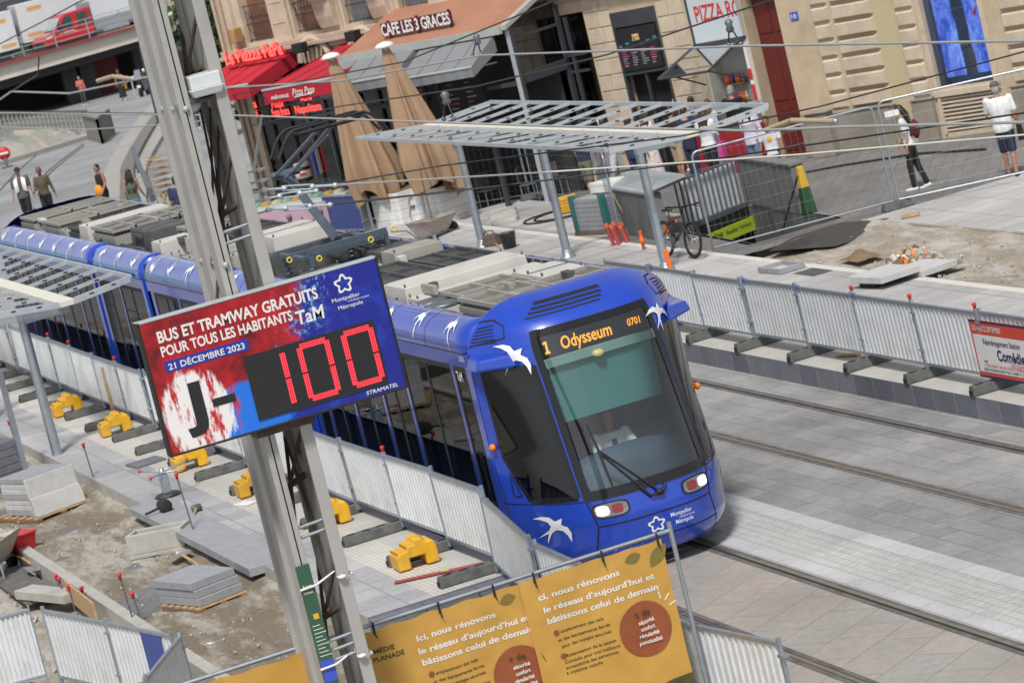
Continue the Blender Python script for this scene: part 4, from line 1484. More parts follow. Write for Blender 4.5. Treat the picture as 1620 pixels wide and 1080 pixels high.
for k, ch in enumerate('100'):
    y0 = DY0+.09+k*.415
    w, h_, zb = .255, .47, DZ0+.06
    pts = {'a': ((0, h_), (w, h_)), 'b': ((w, h_/2), (w, h_)), 'c': ((w, 0), (w, h_/2)), 'd': ((0, 0), (w, 0)), 'e': ((0, 0), (0, h_/2)), 'f': ((0, h_/2), (0, h_)), 'g': ((0, h_/2), (w, h_/2))}
    for nm, ((ya, za), (yb, zb2)) in pts.items():
        on = nm in segs[ch]
        sm_ = MB()
        le = math.hypot(yb-ya, zb2-za)
        n = int(le/.0145)
        for row in ((-1, 0, 1) if on else (-1, 1)):
            for i in range(1, n):
                t = i/n
                if abs(row) and (t < .05 or t > .95):
                    continue
                yy, zz = ya+(yb-ya)*t, za+(zb2-za)*t
                o_ = row*.0175
                if abs(yb-ya) > abs(zb2-za):
                    zz += o_
                else:
                    yy += o_
                r_ = .0075 if on else .0036
                sm_.add([(.0125, y0+yy-r_, zb+zz), (.0125, y0+yy, zb+zz-r_), (.0125, y0+yy+r_, zb+zz), (.0125, y0+yy, zb+zz+r_)], [(0, 1, 2, 3)])
        sm_.build('lit_segment' if on else 'dark_segment', m_lit if on else m_off, dpo, normals=False)
tx = MB()
U, R_ = (0, 0, 1), (0, 1, 0)
text(tx, 'BUS ET TRAMWAY GRATUITS', (.004, .13, .97), R_, U, 1.48, .1, .028)
text(tx, 'POUR TOUS LES HABITANTS', (.004, .13, .845), R_, U, 1.21, .09, .026)
tx.build('lettering', M['white_paint'], sgn)
tb = MB()
tb.bx(0, .003, .13, .9, .70, .8)
tbo = tb.build('date_strip', mat('date_blue', (0.02, 0.035, 0.33), 0.4, 0, 0), sgn)
tx = MB()
text(tx, '21 DÉCEMBRE 2023', (.005, .16, .72), R_, U, .7, .055, .016)
tx.build('lettering', M['white_paint'], tbo)
tx = MB()
text(tx, 'J', (.004, .19, .22), R_, U, .2, .34, .045)
tx.bx(.002, .004, .46, .67, .3, .37)
tx.build('lettering', M['black'], sgn, label='big black J followed by a dash')
tx = MB()
text(tx, 'TaM', (.004, 1.36, .79), R_, U, .26, .12, .022, shear=.08)
text(tx, 'STRAMATEL', (.004, 1.82, .02), R_, U, .3, .034, .01, shear=.15)
flower(tx, lambda x, y: Vector((.004, 1.86+x, 1.03+y)), .075)
text(tx, 'Montpellier', (.004, 1.72, .89), R_, U, .26, .036, .005)
text(tx, 'méditerranée', (.004, 1.86, .862), R_, U, .2, .018, .0)
text(tx, 'Métropole', (.004, 1.76, .815), R_, U, .23, .036, .005)
tx.build('operator_logo', M['white_paint'], sgn)
for z in (.25, .9):
    for y in (.9, 1.25):
        bk = MB()
        bk.bx(-.3, -.1, y, y+.05, z, z+.06)
        bk.build('mounting_bracket', m_rusty, sgn)
bk = MB()
bk.bx(-.36, -.13, .8, 1.35, -.1, -.02)
bk.build('mounting_plate', m_rusty, sgn)
# ---- banner fence across the lane
def heras(name, label, length, height, cat='fence', group=None, tags=False, mid=True):
    f = thing(name, label, cat, group=group)
    fr = MB()
    r = .021
    c = .12
    pts = [(0, 0, .1), (0, 0, height-c)]
    for i in range(1, 6):
        an = math.pi-i*math.pi/10
        pts.append((c+c*math.cos(an), 0, height-c+c*math.sin(an)))
    for i in range(0, 6):
        an = math.pi/2-i*math.pi/10
        pts.append((length-c+c*math.cos(an), 0, height-c+c*math.sin(an)))
    pts.append((length, 0, .1))
    fr.tube(pts, r, 8)
    fr.tube([(0, 0, .16), (length, 0, .16)], r*.8, 8)
    fr.build('frame', M['galv'], f)
    wi = MB()
    n = int(length/.12)
    for i in range(1, n):
        x = length*i/n
        wi.tube([(x, 0, .17), (x, 0, height)], .0018, 4, False)
    k = 0
    z = .3
    while z < height-.05:
        wi.tube([(0, .003, z), (length, .003, z)], .0022, 4, False)
        z += .27
    wi.build('wire_mesh', M['galv'], f)
    return f
def straight_fence(label, y0, y1, x):
    f = thing('mesh_fence', label, 'fence', (x, y0, 0))
    L_ = y1-y0
    fr = MB()
    fr.tube([(0, 0, 1.92), (0, L_, 1.92)], .021, 8)
    fr.build('top_rail', M['galv'], f)
    fr = MB()
    fr.tube([(0, 0, .16), (0, L_, .16)], .018, 8)
    fr.build('bottom_rail', M['galv'], f)
    for y in (0, L_):
        p = MB()
        p.tube([(0, y, 0), (0, y, 2.0)], .024, 8)
        p.build('post', M['galv'], f)
    wi = MB()
    for i in range(1, int(L_/.12)):
        wi.tube([(0, .12*i, .17), (0, .12*i, 1.91)], .0018, 4, False)
    for k in range(6):
        wi.tube([(.003, 0, .3+k*.27), (.003, L_, .3+k*.27)], .0022, 4, False)
    wi.build('wire_mesh', M['galv'], f)
straight_fence('wire mesh fence behind the yellow banners, right of the mast', 7.3, 10.6, -30.38)
straight_fence('wire mesh fence behind the yellow banner left of the mast', 3.9, 7.25, -30.38)
m_ban = mat('banner_cloth', (0.53, 0.3, 0.06), 0.6, 0, 0.04, 2.0, 0.35, 5)
m_bgr = mat('banner_olive', (0.2, 0.16, 0.035), 0.6, 0, 0.1, 3)
m_bbr = mat('banner_brown', (0.28, 0.075, 0.025), 0.6, 0, 0.03)
m_bdk = mat('banner_dark', (0.05, 0.05, 0.02), 0.6, 0, 0.0)
BX = -30.33
def banner(label, y0, y1, ztop, sag, seed):
    t = thing('banner', label, 'banner', (BX, 0, 0), group='yellow information banners')
    b = MB()
    rnd = random.Random(seed)
    def wav(y, z):
        return .012*math.sin(y*7+seed)*math.cos(z*5) + .008*math.sin(y*17+z*9+seed) + .006*mnoise.noise(Vector((y*6, z*6, seed)))
    tz = lambda y: ztop - sag*(.5-.5*math.cos((y-y0)/.37*2*math.pi))
    b.grid(lambda u, v: Vector((wav(y0+(y1-y0)*u, .05+(tz(y0+(y1-y0)*u)-.05)*v), y0+(y1-y0)*u, .05+(tz(y0+(y1-y0)*u)-.05)*v)), 60, 50)
    b.build('cloth', m_ban, t, normals=False)
    return t, lambda q: Vector((wav(q.y, q.z)+.004, q.y, q.z))
def bpx(px, py):
    p = atx(px, py, BX)
    return Vector((0, p.y, p.z))
def btext(mb, s, a_, b_, h, onto, bold=0.0, mi=None):
    p, q = bpx(*a_), bpx(*b_)
    d = Vector((0, q.y-p.y, 0))
    text(mb, s, Vector((0, p.y, (p.z+q.z)/2)), (0, 1, 0), (0, 0, 1), d.length, h, bold, sub=onto, mi=mi)
def leaf(mb, cy, cz, le, wd, an, onto, mi):
    pts = []
    for i in range(13):
        t = i/12
        pts.append((le*(t-.5), wd*math.sin(math.pi*t)**.8*.5))
    for i in range(11, 0, -1):
        t = i/12
        pts.append((le*(t-.5), -wd*math.sin(math.pi*t)**.8*.5))
    c, s_ = math.cos(an), math.sin(an)
    decal(mb, [(c*x-s_*y, s_*x+c*y) for x, y in pts], lambda x, y: onto(Vector((0, cy+x, cz+y))), mi)
for which in (0, 1, 2):
    if which == 0:
        t, onto = banner('yellow banner between the mast and the other yellow banner, with cut-off MEDIE PLANADE print', 7.36, 9.12, 1.885, .015, 1.0)
        dx, dy = 0, 0
    elif which == 1:
        t, onto = banner('yellow banner at the right end of the fence, brown circle fully in view', 9.0, 10.46, 1.89, .012, 2.0)
        t.location.x += .02
        dx, dy = 196, -66
    else:
        t, onto = banner('yellow banner left of the mast with only its top edge in view', 4.2, 6.85, 1.88, .015, 3.0)
        continue
    P = lambda x, y: (x+dx, y+dy)
    w = MB()
    s0 = 'Ici, nous rénovons' if which == 0 else 'ci, nous rénovons'
    btext(w, s0, P(660, 1014) if which == 0 else P(655, 1015), P(784, 975), .058, onto, .022)
    btext(w, 'le réseau d’aujourd’hui et', P(664, 1036), P(838, 978), .058, onto, .022)
    btext(w, 'bâtissons celui de demain', P(669, 1050), P(845, 999), .058, onto, .022)
    w.build('white_lettering', M['white_paint'], t, normals=False)
    for (a0, b0) in (((848, 1012), (844, 1000+0)), ((855, 1014), (861, 1003)), ((862, 1022), (872, 1014))):
        p, q = bpx(*P(*a0)), bpx(*P(*b0))
        w = MB()
        w.bar(onto(p), onto(q), .012, .004, up=(1, 0, 0))
        w.build('ray_mark', M['white_paint'], t)
    cc = bpx(*P(824, 1064 if which == 0 else 1059))
    ci = MB()
    rr = .265
    ring = []
    decal(ci, [(rr*math.cos(2*math.pi*i/36), rr*math.sin(2*math.pi*i/36)) for i in range(36)], lambda x, y: onto(Vector((0, cc.y+x, cc.z+y)))+Vector((.004, 0, 0)))
    co = ci.build('brown_circle', m_bbr, t, normals=False)
    cw = MB()
    up = lambda q: onto(q)+Vector((.018, 0, 0))
    text(cw, '+ de', Vector((0, cc.y-.09, cc.z+.13)), (0, 1, 0), (0, 0, 1), .17, .055, .02, sub=up, mi=1)
    for k, s_ in enumerate(('sécurité', 'confort', 'régularité', 'ponctualité')):
        wd = (.17, .15, .2, .23)[k]
        text(cw, s_, Vector((0, cc.y-wd/2+.02, cc.z+.055-k*.065)), (0, 1, 0), (0, 0, 1), wd, .04, .018, sub=up, mi=0)
    cw.build('lettering', [M['white_paint'], m_bdk], co, normals=False)
    lf = MB()
    a_, b_ = bpx(*P(803, 948)), bpx(*P(846, 942))
    leaf(lf, a_.y, a_.z, .17, .1, .15, onto, 0)
    leaf(lf, b_.y-.02, b_.z+.0, .26, .13, .75, onto, 0)
    lf.build('leaf_print', m_bgr, t, normals=False)
    g = MB()
    if which == 0:
        btext(g, 'MÉDIE', (592, 1035), (624, 1024), .045, onto, .02)
        btext(g, 'PLANADE', (592, 1048), (640, 1033), .045, onto, .02)
    l1 = [('emplacement des rails', (690, 1066), (757, 1045)), ('et des équipements ferrés', (686, 1078), (768, 1056)), ('pour des voyages sécurisés', (692, 1088), (770, 1066))]
    l1 += [('Modernisation de la station', (697, 1104), (777, 1080)), ('Comédie pour une meilleure', (697, 1113), (784, 1089)), ('accessibilité des personnes', (699, 1123), (781, 1098)), ('à mobilité réduite', (700, 1132), (757, 1114))]
    for s_, p_, q_ in l1:
        btext(g, s_, P(*p_), P(*q_), .03, onto, .012)
    g.build('dark_lettering', m_bdk, t, normals=False)
    dts = MB()
    for q_ in ((683, 1066), (695, 1103)):
        dts = MB()
        c_ = bpx(*P(*q_))
        decal(dts, [(.03*math.cos(2*math.pi*i/16), .03*math.sin(2*math.pi*i/16)) for i in range(16)], lambda x, y: onto(Vector((0, c_.y+x, c_.z+y))))
        dts.build('bullet_dot', m_bbr, t, normals=False)
    if which == 1:                                            # the printed picture strip along the bottom
        ph = MB()
        def pic(u, v):
            y = 9.02+1.44*u
            zb = .06
            zt = .44+.12*(u**1.3) + .02*math.sin(u*9)
            return onto(Vector((0, y, zb+(zt-zb)*v)))+Vector((.002, 0, 0))
        ph.grid(pic, 30, 8)
        ph.build('picture_strip', mat('banner_picture', (0.09, 0.075, 0.025), 0.5, 0, 0.6, 5), t, normals=False)
        wv = MB()
        pts = [(9.75+.45*i/12, .36+.09*math.sin(math.pi*(i+2)/15)) for i in range(13)]
        wv.add([onto(Vector((0, y, z)))+Vector((.006, 0, 0)) for y, z in pts]+[onto(Vector((0, y, z-.035)))+Vector((.006, 0, 0)) for y, z in pts], [(i, i+1, 14+i, 13+i) for i in range(12)])
        wv.build('white_curve', M['white_paint'], t, normals=False)
    y = (7.55, 8.2, 8.75) if which == 0 else (9.15, 9.85, 10.42)
    for yy in y:
        tie = MB()
        tie.tube([(.02, yy, 1.84), (.01, yy+.004, 1.95)], .012, 5)
        tie.tube([(.02, yy, 1.86), (.03, yy+.012, 1.8)], .005, 4)
        tie.build('cable_tie', M['black'], t)
# ---- white corrugated barrier panels
def barrier(ln=1.94, ht=.86):
    f = thing('barrier', '', 'barrier')
    fr = MB()
    for x in (0.02, ln-.02):
        fr.bx(x-.02, x+.02, -.02, .02, 0, ht+.14)
    fr.bx(.04, ln-.04, -.018, .018, .1, .14)
    fr.bx(.04, ln-.04, -.02, .02, ht+.06, ht+.1)
    fr.build('frame', M['galv'], f, bevel=.004)
    sh = MB()
    n = 15
    pts = []
    for i in range(n):
        x0 = .04+(ln-.08)*i/n
        p = (ln-.08)/n
        pts += [(x0, -.01), (x0+p*.35, -.01), (x0+p*.5, .008), (x0+p*.85, .008)]
    pts.append((ln-.04, -.01))
    for (a_, b_) in zip(pts, pts[1:]):
        sh.add([(a_[0], a_[1], .13), (b_[0], b_[1], .13), (b_[0], b_[1], ht+.07), (a_[0], a_[1], ht+.07)], [(0, 1, 2, 3)])
    sh.build('corrugated_sheet', M['white_sheet'], f, normals=False)
    for z in (ht-.05, .3):
        cl = MB()
        cl.bx(ln-.05, ln+.05, -.035, .035, z, z+.03)
        cl.build('clamp', M['galv'], f)
    return f
bproto = barrier()
nbar = 0
def place_bar(loc, rz, label, group, tilt=0.0, lean=0.0):
    global nbar
    o = bproto if nbar == 0 else dup(bproto)
    nbar += 1
    o.location = loc
    o.rotation_euler = (lean, tilt, rz)
    o['label'] = label
    o['group'] = group
    return o
rj = random.Random(3)
# far platform row: posts every 1.93 m
NR = 12
FARB, NEARB = [], []
for i in range(NR):
    x = -52.92+i*1.93
    FARB.append(place_bar((x, 18.43+rj.uniform(-.015, .015), .38), rj.uniform(-.008, .008), 'white far platform barrier, %s from the left end of its row' % ordinal(i), 'white barriers on the far platform', lean=rj.uniform(-.035, .035), tilt=rj.uniform(-.008, .008)))
NLF = 18
for i in range(NLF):
    x = -39.95-i*1.95
    NEARB.append(place_bar((x, 11.12+rj.uniform(-.02, .02), .36), rj.uniform(-.012, .012), 'white barrier along the tram side, %s counting back from the cab' % ordinal(i), 'white barriers along the near platform', lean=rj.uniform(-.045, .045), tilt=rj.uniform(-.008, .008)))
place_bar((-37.96, 11.05, .34), math.radians(-4), 'white barrier panel sloping down off the platform end beside the cab', 'white barriers by the banner', tilt=math.radians(7.5))
place_bar((-35.82, 10.92, .04), math.radians(-2), 'white barrier panel half hidden behind the yellow banners', 'white barriers by the banner')
def bar_px(a_, b_, z0, label, group):
    A, B = at(*a_, z0+1.0), at(*b_, z0+1.0)
    d = B-A
    o = place_bar((A.x, A.y, z0), math.atan2(d.y, d.x), label, group)
    o.scale = (d.length/1.94, 1, 1)
    return o
GB = 'white barriers at the near corner of the site'
bar_px((-75, 988), (45, 956), 0, 'grey white barrier panel at the bottom left corner, leftmost of the near group', GB)
bar_px((65, 958), (166, 977), 0, 'corrugated barrier panel left of the one with the blue patch', GB)
bpn = bar_px((166, 977), (270, 998), 0, 'corrugated barrier panel with a blue painted patch', GB)
bp = MB()
bp.bx(1.02, 1.6, -.0145, -.0115, .135, .92)
bp.build('blue_patch', mat('blue_patch', (0.045, 0.08, 0.3), 0.5, 0, 0.1), bpn)
bar_px((228, 1066), (283, 999), 0, 'pale barrier panel seen edge-on right of the blue patched one', GB)
bar_px((110, 1110), (228, 1070), 0, 'barrier panel whose top rail only just enters the bottom edge', GB)
place_bar((-30.9, 10.62, -.02), math.radians(8), 'white barrier just right of the yellow banners at the bottom edge', 'white barriers by the banner')
# red post caps and feet
def foot():
    f = thing('support_block', '', 'support block')
    b = MB()
    b.hexa([(-.09, -.42, 0), (.09, -.42, 0), (.09, .42, 0), (-.09, .42, 0), (-.075, -.4, .13), (.075, -.4, .13), (.075, .4, .13), (-.075, .4, .13)])
    b.build('block', M['grey_plastic'], f, bevel=.015)
    s_ = MB()
    for k in range(4):
        s_.bx(-.03, .03, -.34+k*.2, -.24+k*.2, .12, .137)
    s_.bx(-.05, .05, -.425, -.415, .02, .075)
    s_.build('slots', M['black'], f)
    return f
fproto = foot()
nf = 0
def place_foot(x, y, z, rz, label, group):
    global nf
    o = fproto if nf == 0 else dup(fproto)
    nf += 1
    o.location = (x, y, z)
    o.rotation_euler = (0, 0, rz)
    o['label'], o['group'] = label, group
for i in range(NR):
    place_foot(-52.92+i*1.93, 18.5, .306, rj.uniform(-.05, .05), 'dark block under the far platform barriers, %s from their left end' % ordinal(i), 'blocks under the far barriers')
for i in range(NLF):
    place_foot(-38.1-i*1.95, 10.78+rj.uniform(-.06, .06), .306, rj.uniform(-.06, .06), 'long dark block under the barriers by the tram, %s from the platform end' % ordinal(i), 'blocks under the near barriers')
def cap(par, x, z):
    c = MB()
    c.lathe([(.012, -.03), (.02, -.03), (.022, 0), (.03, .01), (.03, .036), (.02, .046)], 12, (x, 0, z))
    c.build('post_cap', M['red'], par)
for i in (4, 5, 6):
    cap(FARB[i], 1.92, 1.03)
for i in (1, 6, 9, 11, 12):
    cap(NEARB[i], .02, 1.03)
for i in (1, 3, 4, 5):
    c = MB()
    c.bx(.06, .12, -.026, .026, .915, .965)
    c.build('blue_clip', M['blue_small'], FARB[i])
# yellow ballast blocks sitting on the feet
def ballast():
    f = thing('ballast_block', '', 'ballast block')
    b = MB()
    w = .19
    prof = [(-.26, .02), (-.26, .2), (-.2, .24), (-.12, .24), (-.1, .3), (-.02, .3), (0, .36), (.1, .36), (.13, .3), (.22, .3), (.26, .22), (.26, .02), (.1, .02), (.1, .15), (-.1, .15), (-.1, .02)]
    b.prism([(-w, y, z) for y, z in prof], (2*w, 0, 0))
    b.build('body', M['yellow'], f, bevel=.018)
    g_ = MB()
    for (y, z) in ((-.235, .235), (-.11, .285), (.115, .345)):
        g_.bx(-w+.02, w-.02, y-.006, y+.006, z-.02, z+.003)
    g_.build('grooves', mat('ballast_grooves', (0.35, 0.2, 0.02), 0.6, 0, 0), f)
    return f
bal = ballast()
BL = [((662, 893), 'yellow ballast block nearest the yellow banners'), ((537, 826), 'yellow ballast block just right of the mast'), ((398, 782), 'yellow ballast block under the white jerrycan'),
      ((318, 735), 'yellow ballast block below the countdown sign corner'), ((188, 684), 'yellow ballast block right of the wooden stake'), ((123, 650), 'yellow ballast block beside the near shelter post'),
      ((-3, 592), 'yellow ballast block at the left edge of the picture')]
for i, (q, lb) in enumerate(BL):
    p = at(*q, .306)
    o = bal if i == 0 else dup(bal)
    o.location = (p.x, 10.62+rj.uniform(-.04, .04), .3)
    o.rotation_euler = (0, 0, math.radians(90)+rj.uniform(-.12, .12))
    o.rotation_euler.z -= math.pi/2
    o['label'], o['group'] = lb, 'yellow ballast blocks'
p = at(902, 335, .1)
dup(bal, (p.x, p.y, .1), 1.2, 'yellow ballast block lying near the far terrace', 'yellow ballast blocks')
# ---- shelters under construction
def shelter(name, label, x0, x1, y0, y1, z, posts, pz, zg):
    f = thing(name, label, 'shelter', (0, 0, 0))
    fr = MB()
    h = .075
    dip = .13
    ym = y0+(y1-y0)*.52
    def zy(y):
        return z-dip*(1-abs(y-ym)/(max(ym-y0, y1-ym)))
    fr.bx(x0, x1, y0-.02, y0+.03, z-h, z)
    fr.bx(x0, x1, y1-.03, y1+.02, z-h, z)
    fr.build('edge_beam', M['galv_light'], f, bevel=.006)
    n = int((x1-x0)/1.26)
    for i in range(n+1):
        x = x0+(x1-x0)*i/n
        r = MB()
        e = 1 if i in (0, n) else 0
        wd = .05 if e else .022
        for (a_, b_) in ((y0+.03, ym-.14), (ym+.14, y1-.03)):
            za, zb = zy(a_), zy(b_)
            dp_ = .1 if e else .062
            r.hexa([(x-wd, a_, za-dp_), (x+wd, a_, za-dp_), (x+wd, b_, zb-dp_), (x-wd, b_, zb-dp_), (x-wd, a_, za), (x+wd, a_, za), (x+wd, b_, zb), (x-wd, b_, zb)], mi=0)
            for t in (.3, .7):
                y = a_+(b_-a_)*t
                r.bx(x-wd-.003, x+wd+.003, y-.04, y+.04, zy(y)-.045, zy(y)-.02, mi=1)
        r.build('rafter', [M['galv_light'], M['black']], f)
    gt = MB()
    gt.bx(x0+.05, x1-.05, ym-.14, ym+.14, z-dip-.1, z-dip+.005)
    gt.build('gutter', mat('gutter_cream', (0.68, 0.66, 0.58), 0.5, 0, 0.06, 3), f, bevel=.01)
    for (px, py) in posts:
        p = MB()
        p.tube([(px, py, zg), (px, py, z-.15)], [.085, .075], 14)
        p.lathe([(.16, 0), (.16, .03), (.1, .05), (.1, .14), (.09, .16)], 14, (px, py, zg))
        p.bx(px-.07, px+.07, py-.07, ym+.05, z-.34, z-.17)
        p.build('post', M['galv'], f)
    return f
A = at(560, 218, 2.75)
shelter('tram_shelter', 'galvanised frame of the far tram shelter with open rafters', -71.2, -56.0, 20.0, 23.1, 2.76, [(-66.8, 20.8), (-61.85, 20.85), (-56.75, 20.85)], 0, .3)
shelter('tram_shelter', 'galvanised frame of the near tram shelter behind the barriers on the left', -72.5, -55.85, 9.02, 11.4, 2.87, [(-56.1, 9.52), (-62.2, 9.52), (-68.3, 9.52)], 0, .0)
# ---- poster on the far barriers
pr = thing('notice_banner', 'red and white works notice hung on the far barriers', 'notice', (-39.67, 18.385, .3))
nb = MB()
nb.bx(.0, 2.6, -.012, 0, .17, .93, mi=0)
nb.bx(.0, 2.6, -.0145, -.0125, .17, .2, mi=1)
nb.bx(.0, 2.6, -.0145, -.0125, .9, .93, mi=1)
nb.bx(.045, 2.55, -.015, -.0127, .25, .74, mi=2)
nb.build('sheet', [mat('notice_red', (0.62, 0.07, 0.035), 0.5, 0, 0.04), mat('notice_navy', (0.02, 0.025, 0.09), 0.5, 0, 0), M['white_paint']], pr)
nt_ = MB()
text(nt_, 'DU 4 AU 22 SEPTEMBRE', (.08, -.018, .79), (1, 0, 0), (0, 0, 1), .78, .075, .012, mi=0)
text(nt_, 'Réaménagement Station', (.3, -.018, .62), (1, 0, 0), (0, 0, 1), 1.0, .075, .012, mi=1)
text(nt_, 'Comédie', (.62, -.018, .43), (1, 0, 0), (0, 0, 1), .75, .14, .03, mi=1)
text(nt_, 'LES QUAIS', (.95, -.018, .37), (1, 0, 0), (0, 0, 1), .4, .04, .01, mi=2)
text(nt_, 'CIRCULENT SELON LEUR ITINÉRAIRE HABITUEL', (.22, -.018, .325), (1, 0, 0), (0, 0, 1), 1.5, .036, .008, mi=2)
text(nt_, 'MAIS NE MARQUENT PAS L’ARRÊT À CETTE STATION', (.18, -.018, .27), (1, 0, 0), (0, 0, 1), 1.5, .036, .008, mi=1)
nt_.build('lettering', [M['white_paint'], MATS['notice_navy'], MATS['notice_red']], pr)
# ================================================================ BUILDING SITE OBJECTS
def pallet(label, x, y, z, rz, L_=1.1, W_=.9):
    t = thing('pallet', label, 'pallet', (x, y, z), rz)
    b = MB()
    for k in range(3):
        yy = -W_/2+.05+k*(W_-.1)/2
        b.bx(-L_/2, L_/2, yy-.05, yy+.05, .02, .1)
    b.build('runners', M['wood_dark'], t, bevel=.004)
    b = MB()
    n = 6
    for k in range(n):
        xx = -L_/2+.06+k*(L_-.12)/(n-1)
        b.bx(xx-.05, xx+.05, -W_/2, W_/2, .1, .125)
    b.build('deck_boards', M['wood'], t, bevel=.003)
    return t
def slab_stack(label, x, y, z, rz, n, L_, W_, th, m, shift=0.0, grp=None):
    t = thing('slab_stack', label, 'paving slabs', (x, y, z), rz, grp)
    rr = random.Random(n)
    for k in range(n):
        b = MB()
        dx, dy = rr.uniform(-.015, .015)+shift*k, rr.uniform(-.015, .015)
        b.bx(-L_/2+dx, L_/2+dx, -W_/2+dy, W_/2+dy, k*(th+.004), k*(th+.004)+th)
        b.build('slab', m, t, bevel=.006)
    return t
pallet('wooden pallet under the tall stack of pale slabs', -52.6, 8.5, -.02, .35, 1.25, 1.0)
# tall stack standing on edge, front slab leaning
ss = thing('slab_stack', 'tall block of pale slabs on a pallet by the left edge', 'paving slabs', (-52.6, 8.5, .11), .35)
for k in range(7):
    b = MB()
    b.bx(-.42+.004*(k % 2), .4, -.4+.003*(k % 3), .4, k*.085, k*.085+.08)
    b.build('slab', M['slab_light'] if k % 3 else M['slab_grey'], ss, bevel=.006)
b = MB()
for k in range(2):
    b.hexa([(.45+k*.07, -.44, 0), (.515+k*.07, -.44, 0), (.515+k*.07, .44, 0), (.45+k*.07, .44, 0), (.4+k*.03, -.44, .58-.3*k), (.44+k*.06, -.44, .58-.3*k), (.44+k*.06, .44, .58-.3*k), (.4+k*.03, .44, .58-.3*k)])
b.build('leaning_slab', M['slab_light'], ss, bevel=.008)
pallet('wooden pallet under the low stack of blue-grey slabs', -42.55, 8.56, -.02, .28, .98, .74)
slab_stack('low stack of thick blue-grey slabs on a pallet', -42.6, 8.55, .11, .3, 3, 1.0, .66, .1, M['slab_grey'], -.05)
# concrete trough
tb = MB()
tb.bx(-.42, .42, -.2, .2, 0, .06)
tb.bx(-.42, .42, -.2, -.14, .06, .34)
tb.bx(-.42, .42, .14, .2, .06, .34)
tb.bx(-.42, -.36, -.14, .14, .06, .34)
tb.bx(.36, .42, -.14, .14, .06, .34)
o = tb.build('concrete_trough', M['concrete'], None, bevel=.01, loc=at(258, 872, .02))
o.rotation_euler = (0, 0, 1.0)
tag(o, 'open grey concrete trough block on the sand', 'trough')
def shovel(label, px, py, qx, qy, z, blade_at_p=True, zb=None):
    p, q = at(px, py, z), at(qx, qy, z if zb is None else zb)
    t = thing('shovel', label, 'shovel', p)
    d = (q-p)
    u = d.normalized()
    s = u.cross(Vector((0, 0, 1))).normalized()
    h = MB()
    h.tube([u*.22+Vector((0, 0, .08)), d*.6+Vector((0, 0, .09)), d+Vector((0, 0, .04))], [.022, .02, .022], 8)
    h.build('handle', M['wood'], t)
    bl = MB()
    def fn(a, b_):
        w = .15*(1-.0*a)*(1 if a < .75 else math.sqrt(max(0, 1-((a-.75)/.25)**2))*1.0)
        return u*(.25-.42*a)+s*(2*b_-1)*w+Vector((0, 0, .03+.03*(2*b_-1)**2+.04*(1-a)))
    bl.grid(fn, 10, 6)
    bl.tube([u*.3+Vector((0, 0, .09)), u*.1+Vector((0, 0, .06))], [.026, .02], 8)
    bl.build('blade', mat('shovel_steel', (0.4, 0.4, 0.4), 0.4, 0.6, 0.2, 12), t, normals=False)
    return t
shovel('round shovel with wooden handle lying on the sand', 284, 882, 330, 912, .08)
shovel('shovel lying in the trench by the wheelbarrow', 60, 905, 22, 882, -.1)
# survey rods with red caps
def rod(label, px, py, z, h, lean, grp='marker rods with red caps'):
    p = at(px, py, z)
    t = thing('marker_rod', label, 'marker rod', p, 0, grp)
    b = MB()
    b.tube([(0, 0, -.05), (lean[0], lean[1], h)], .011, 6)
    b.build('rod', M['steel_dark'], t)
    b = MB()
    b.lathe([(.014, -.05), (.02, -.05), (.02, -.01), (.03, .0), (.03, .028), (.018, .036)], 10, (lean[0], lean[1], h))
    b.build('cap', M['red'], t)
rod('thin marker rod with red cap standing alone in the sand by the near shelter', 157, 784, .0, .82, (-.1, -.02))
rod('tall marker rod with red cap at the edge of the newly laid slabs', 313, 860, .1, .98, (-.1, -.03))
rod('taller of two red capped rods left of the slab stack', 212, 984, 0, .62, (-.05, -.02))
rod('shorter of two red capped rods left of the slab stack', 226, 985, 0, .38, (-.05, -.03))
rod('marker rod with red cap left of the near shelter post', 40, 750, 0, .9, (-.12, -.02))
for i, (x, y) in enumerate(((103, 950), (118, 962), (139, 965), (98, 945))):
    rod('short rebar rod with red cap in the trench, %s of four' % ordinal(i), x, y, -.15, .3, (-.03, 0), 'short rods in the trench')
# slab lifter, mallets, jerrycan, level, stake
t = thing('slab_lifter', 'vacuum slab lifter with red tipped handles on the paving', 'slab lifter', at(266, 784, .31))
b = MB()
b.lathe([(.19, 0), (.2, .02), (.16, .045), (.04, .05)], 22)
b.build('suction_plate', M['black_plastic'], t)
b = MB()
b.bx(-.06, .06, -.06, .06, .05, .32)
b.lathe([(.05, .3), (.06, .36), (.03, .42)], 12)
b.build('pump', M['galv'], t, bevel=.01)
b = MB()
b.tube([(-.3, -.26, .42), (-.1, -.2, .42), (0, 0, .38), (.1, .3, .42), (-.1, .42, .42)], .014, 8)
b.tube([(.25, -.24, .36), (.05, 0, .36), (.3, .28, .36)], .014, 8)
b.build('handles', M['galv'], t)
b = MB()
for q in ((-.3, -.26, .42), (-.1, .42, .42), (.25, -.24, .36), (.3, .28, .36)):
    b.ell(q, (.028, .028, .028), 8, 6)
b.build('tips', M['red'], t)
t = thing('rubber_mallet', 'large black rubber mallet head lying on the edge slabs', 'mallet', at(260, 799, .4))
b = MB()
b.lathe([(.07, -.11), (.095, -.1), (.095, .1), (.07, .11)], 16, M=Matrix.Rotation(1.57, 4, 'Y'))
b.build('head', M['rubber'], t)
b = MB()
b.tube([(0, -.0, 0), (.0, -.3, -.05)], .018, 8)
b.build('handle', M['rubber'], t)
t = thing('mallet', 'small mallet with wooden handle on the paving', 'mallet', at(311, 803, .36))
b = MB()
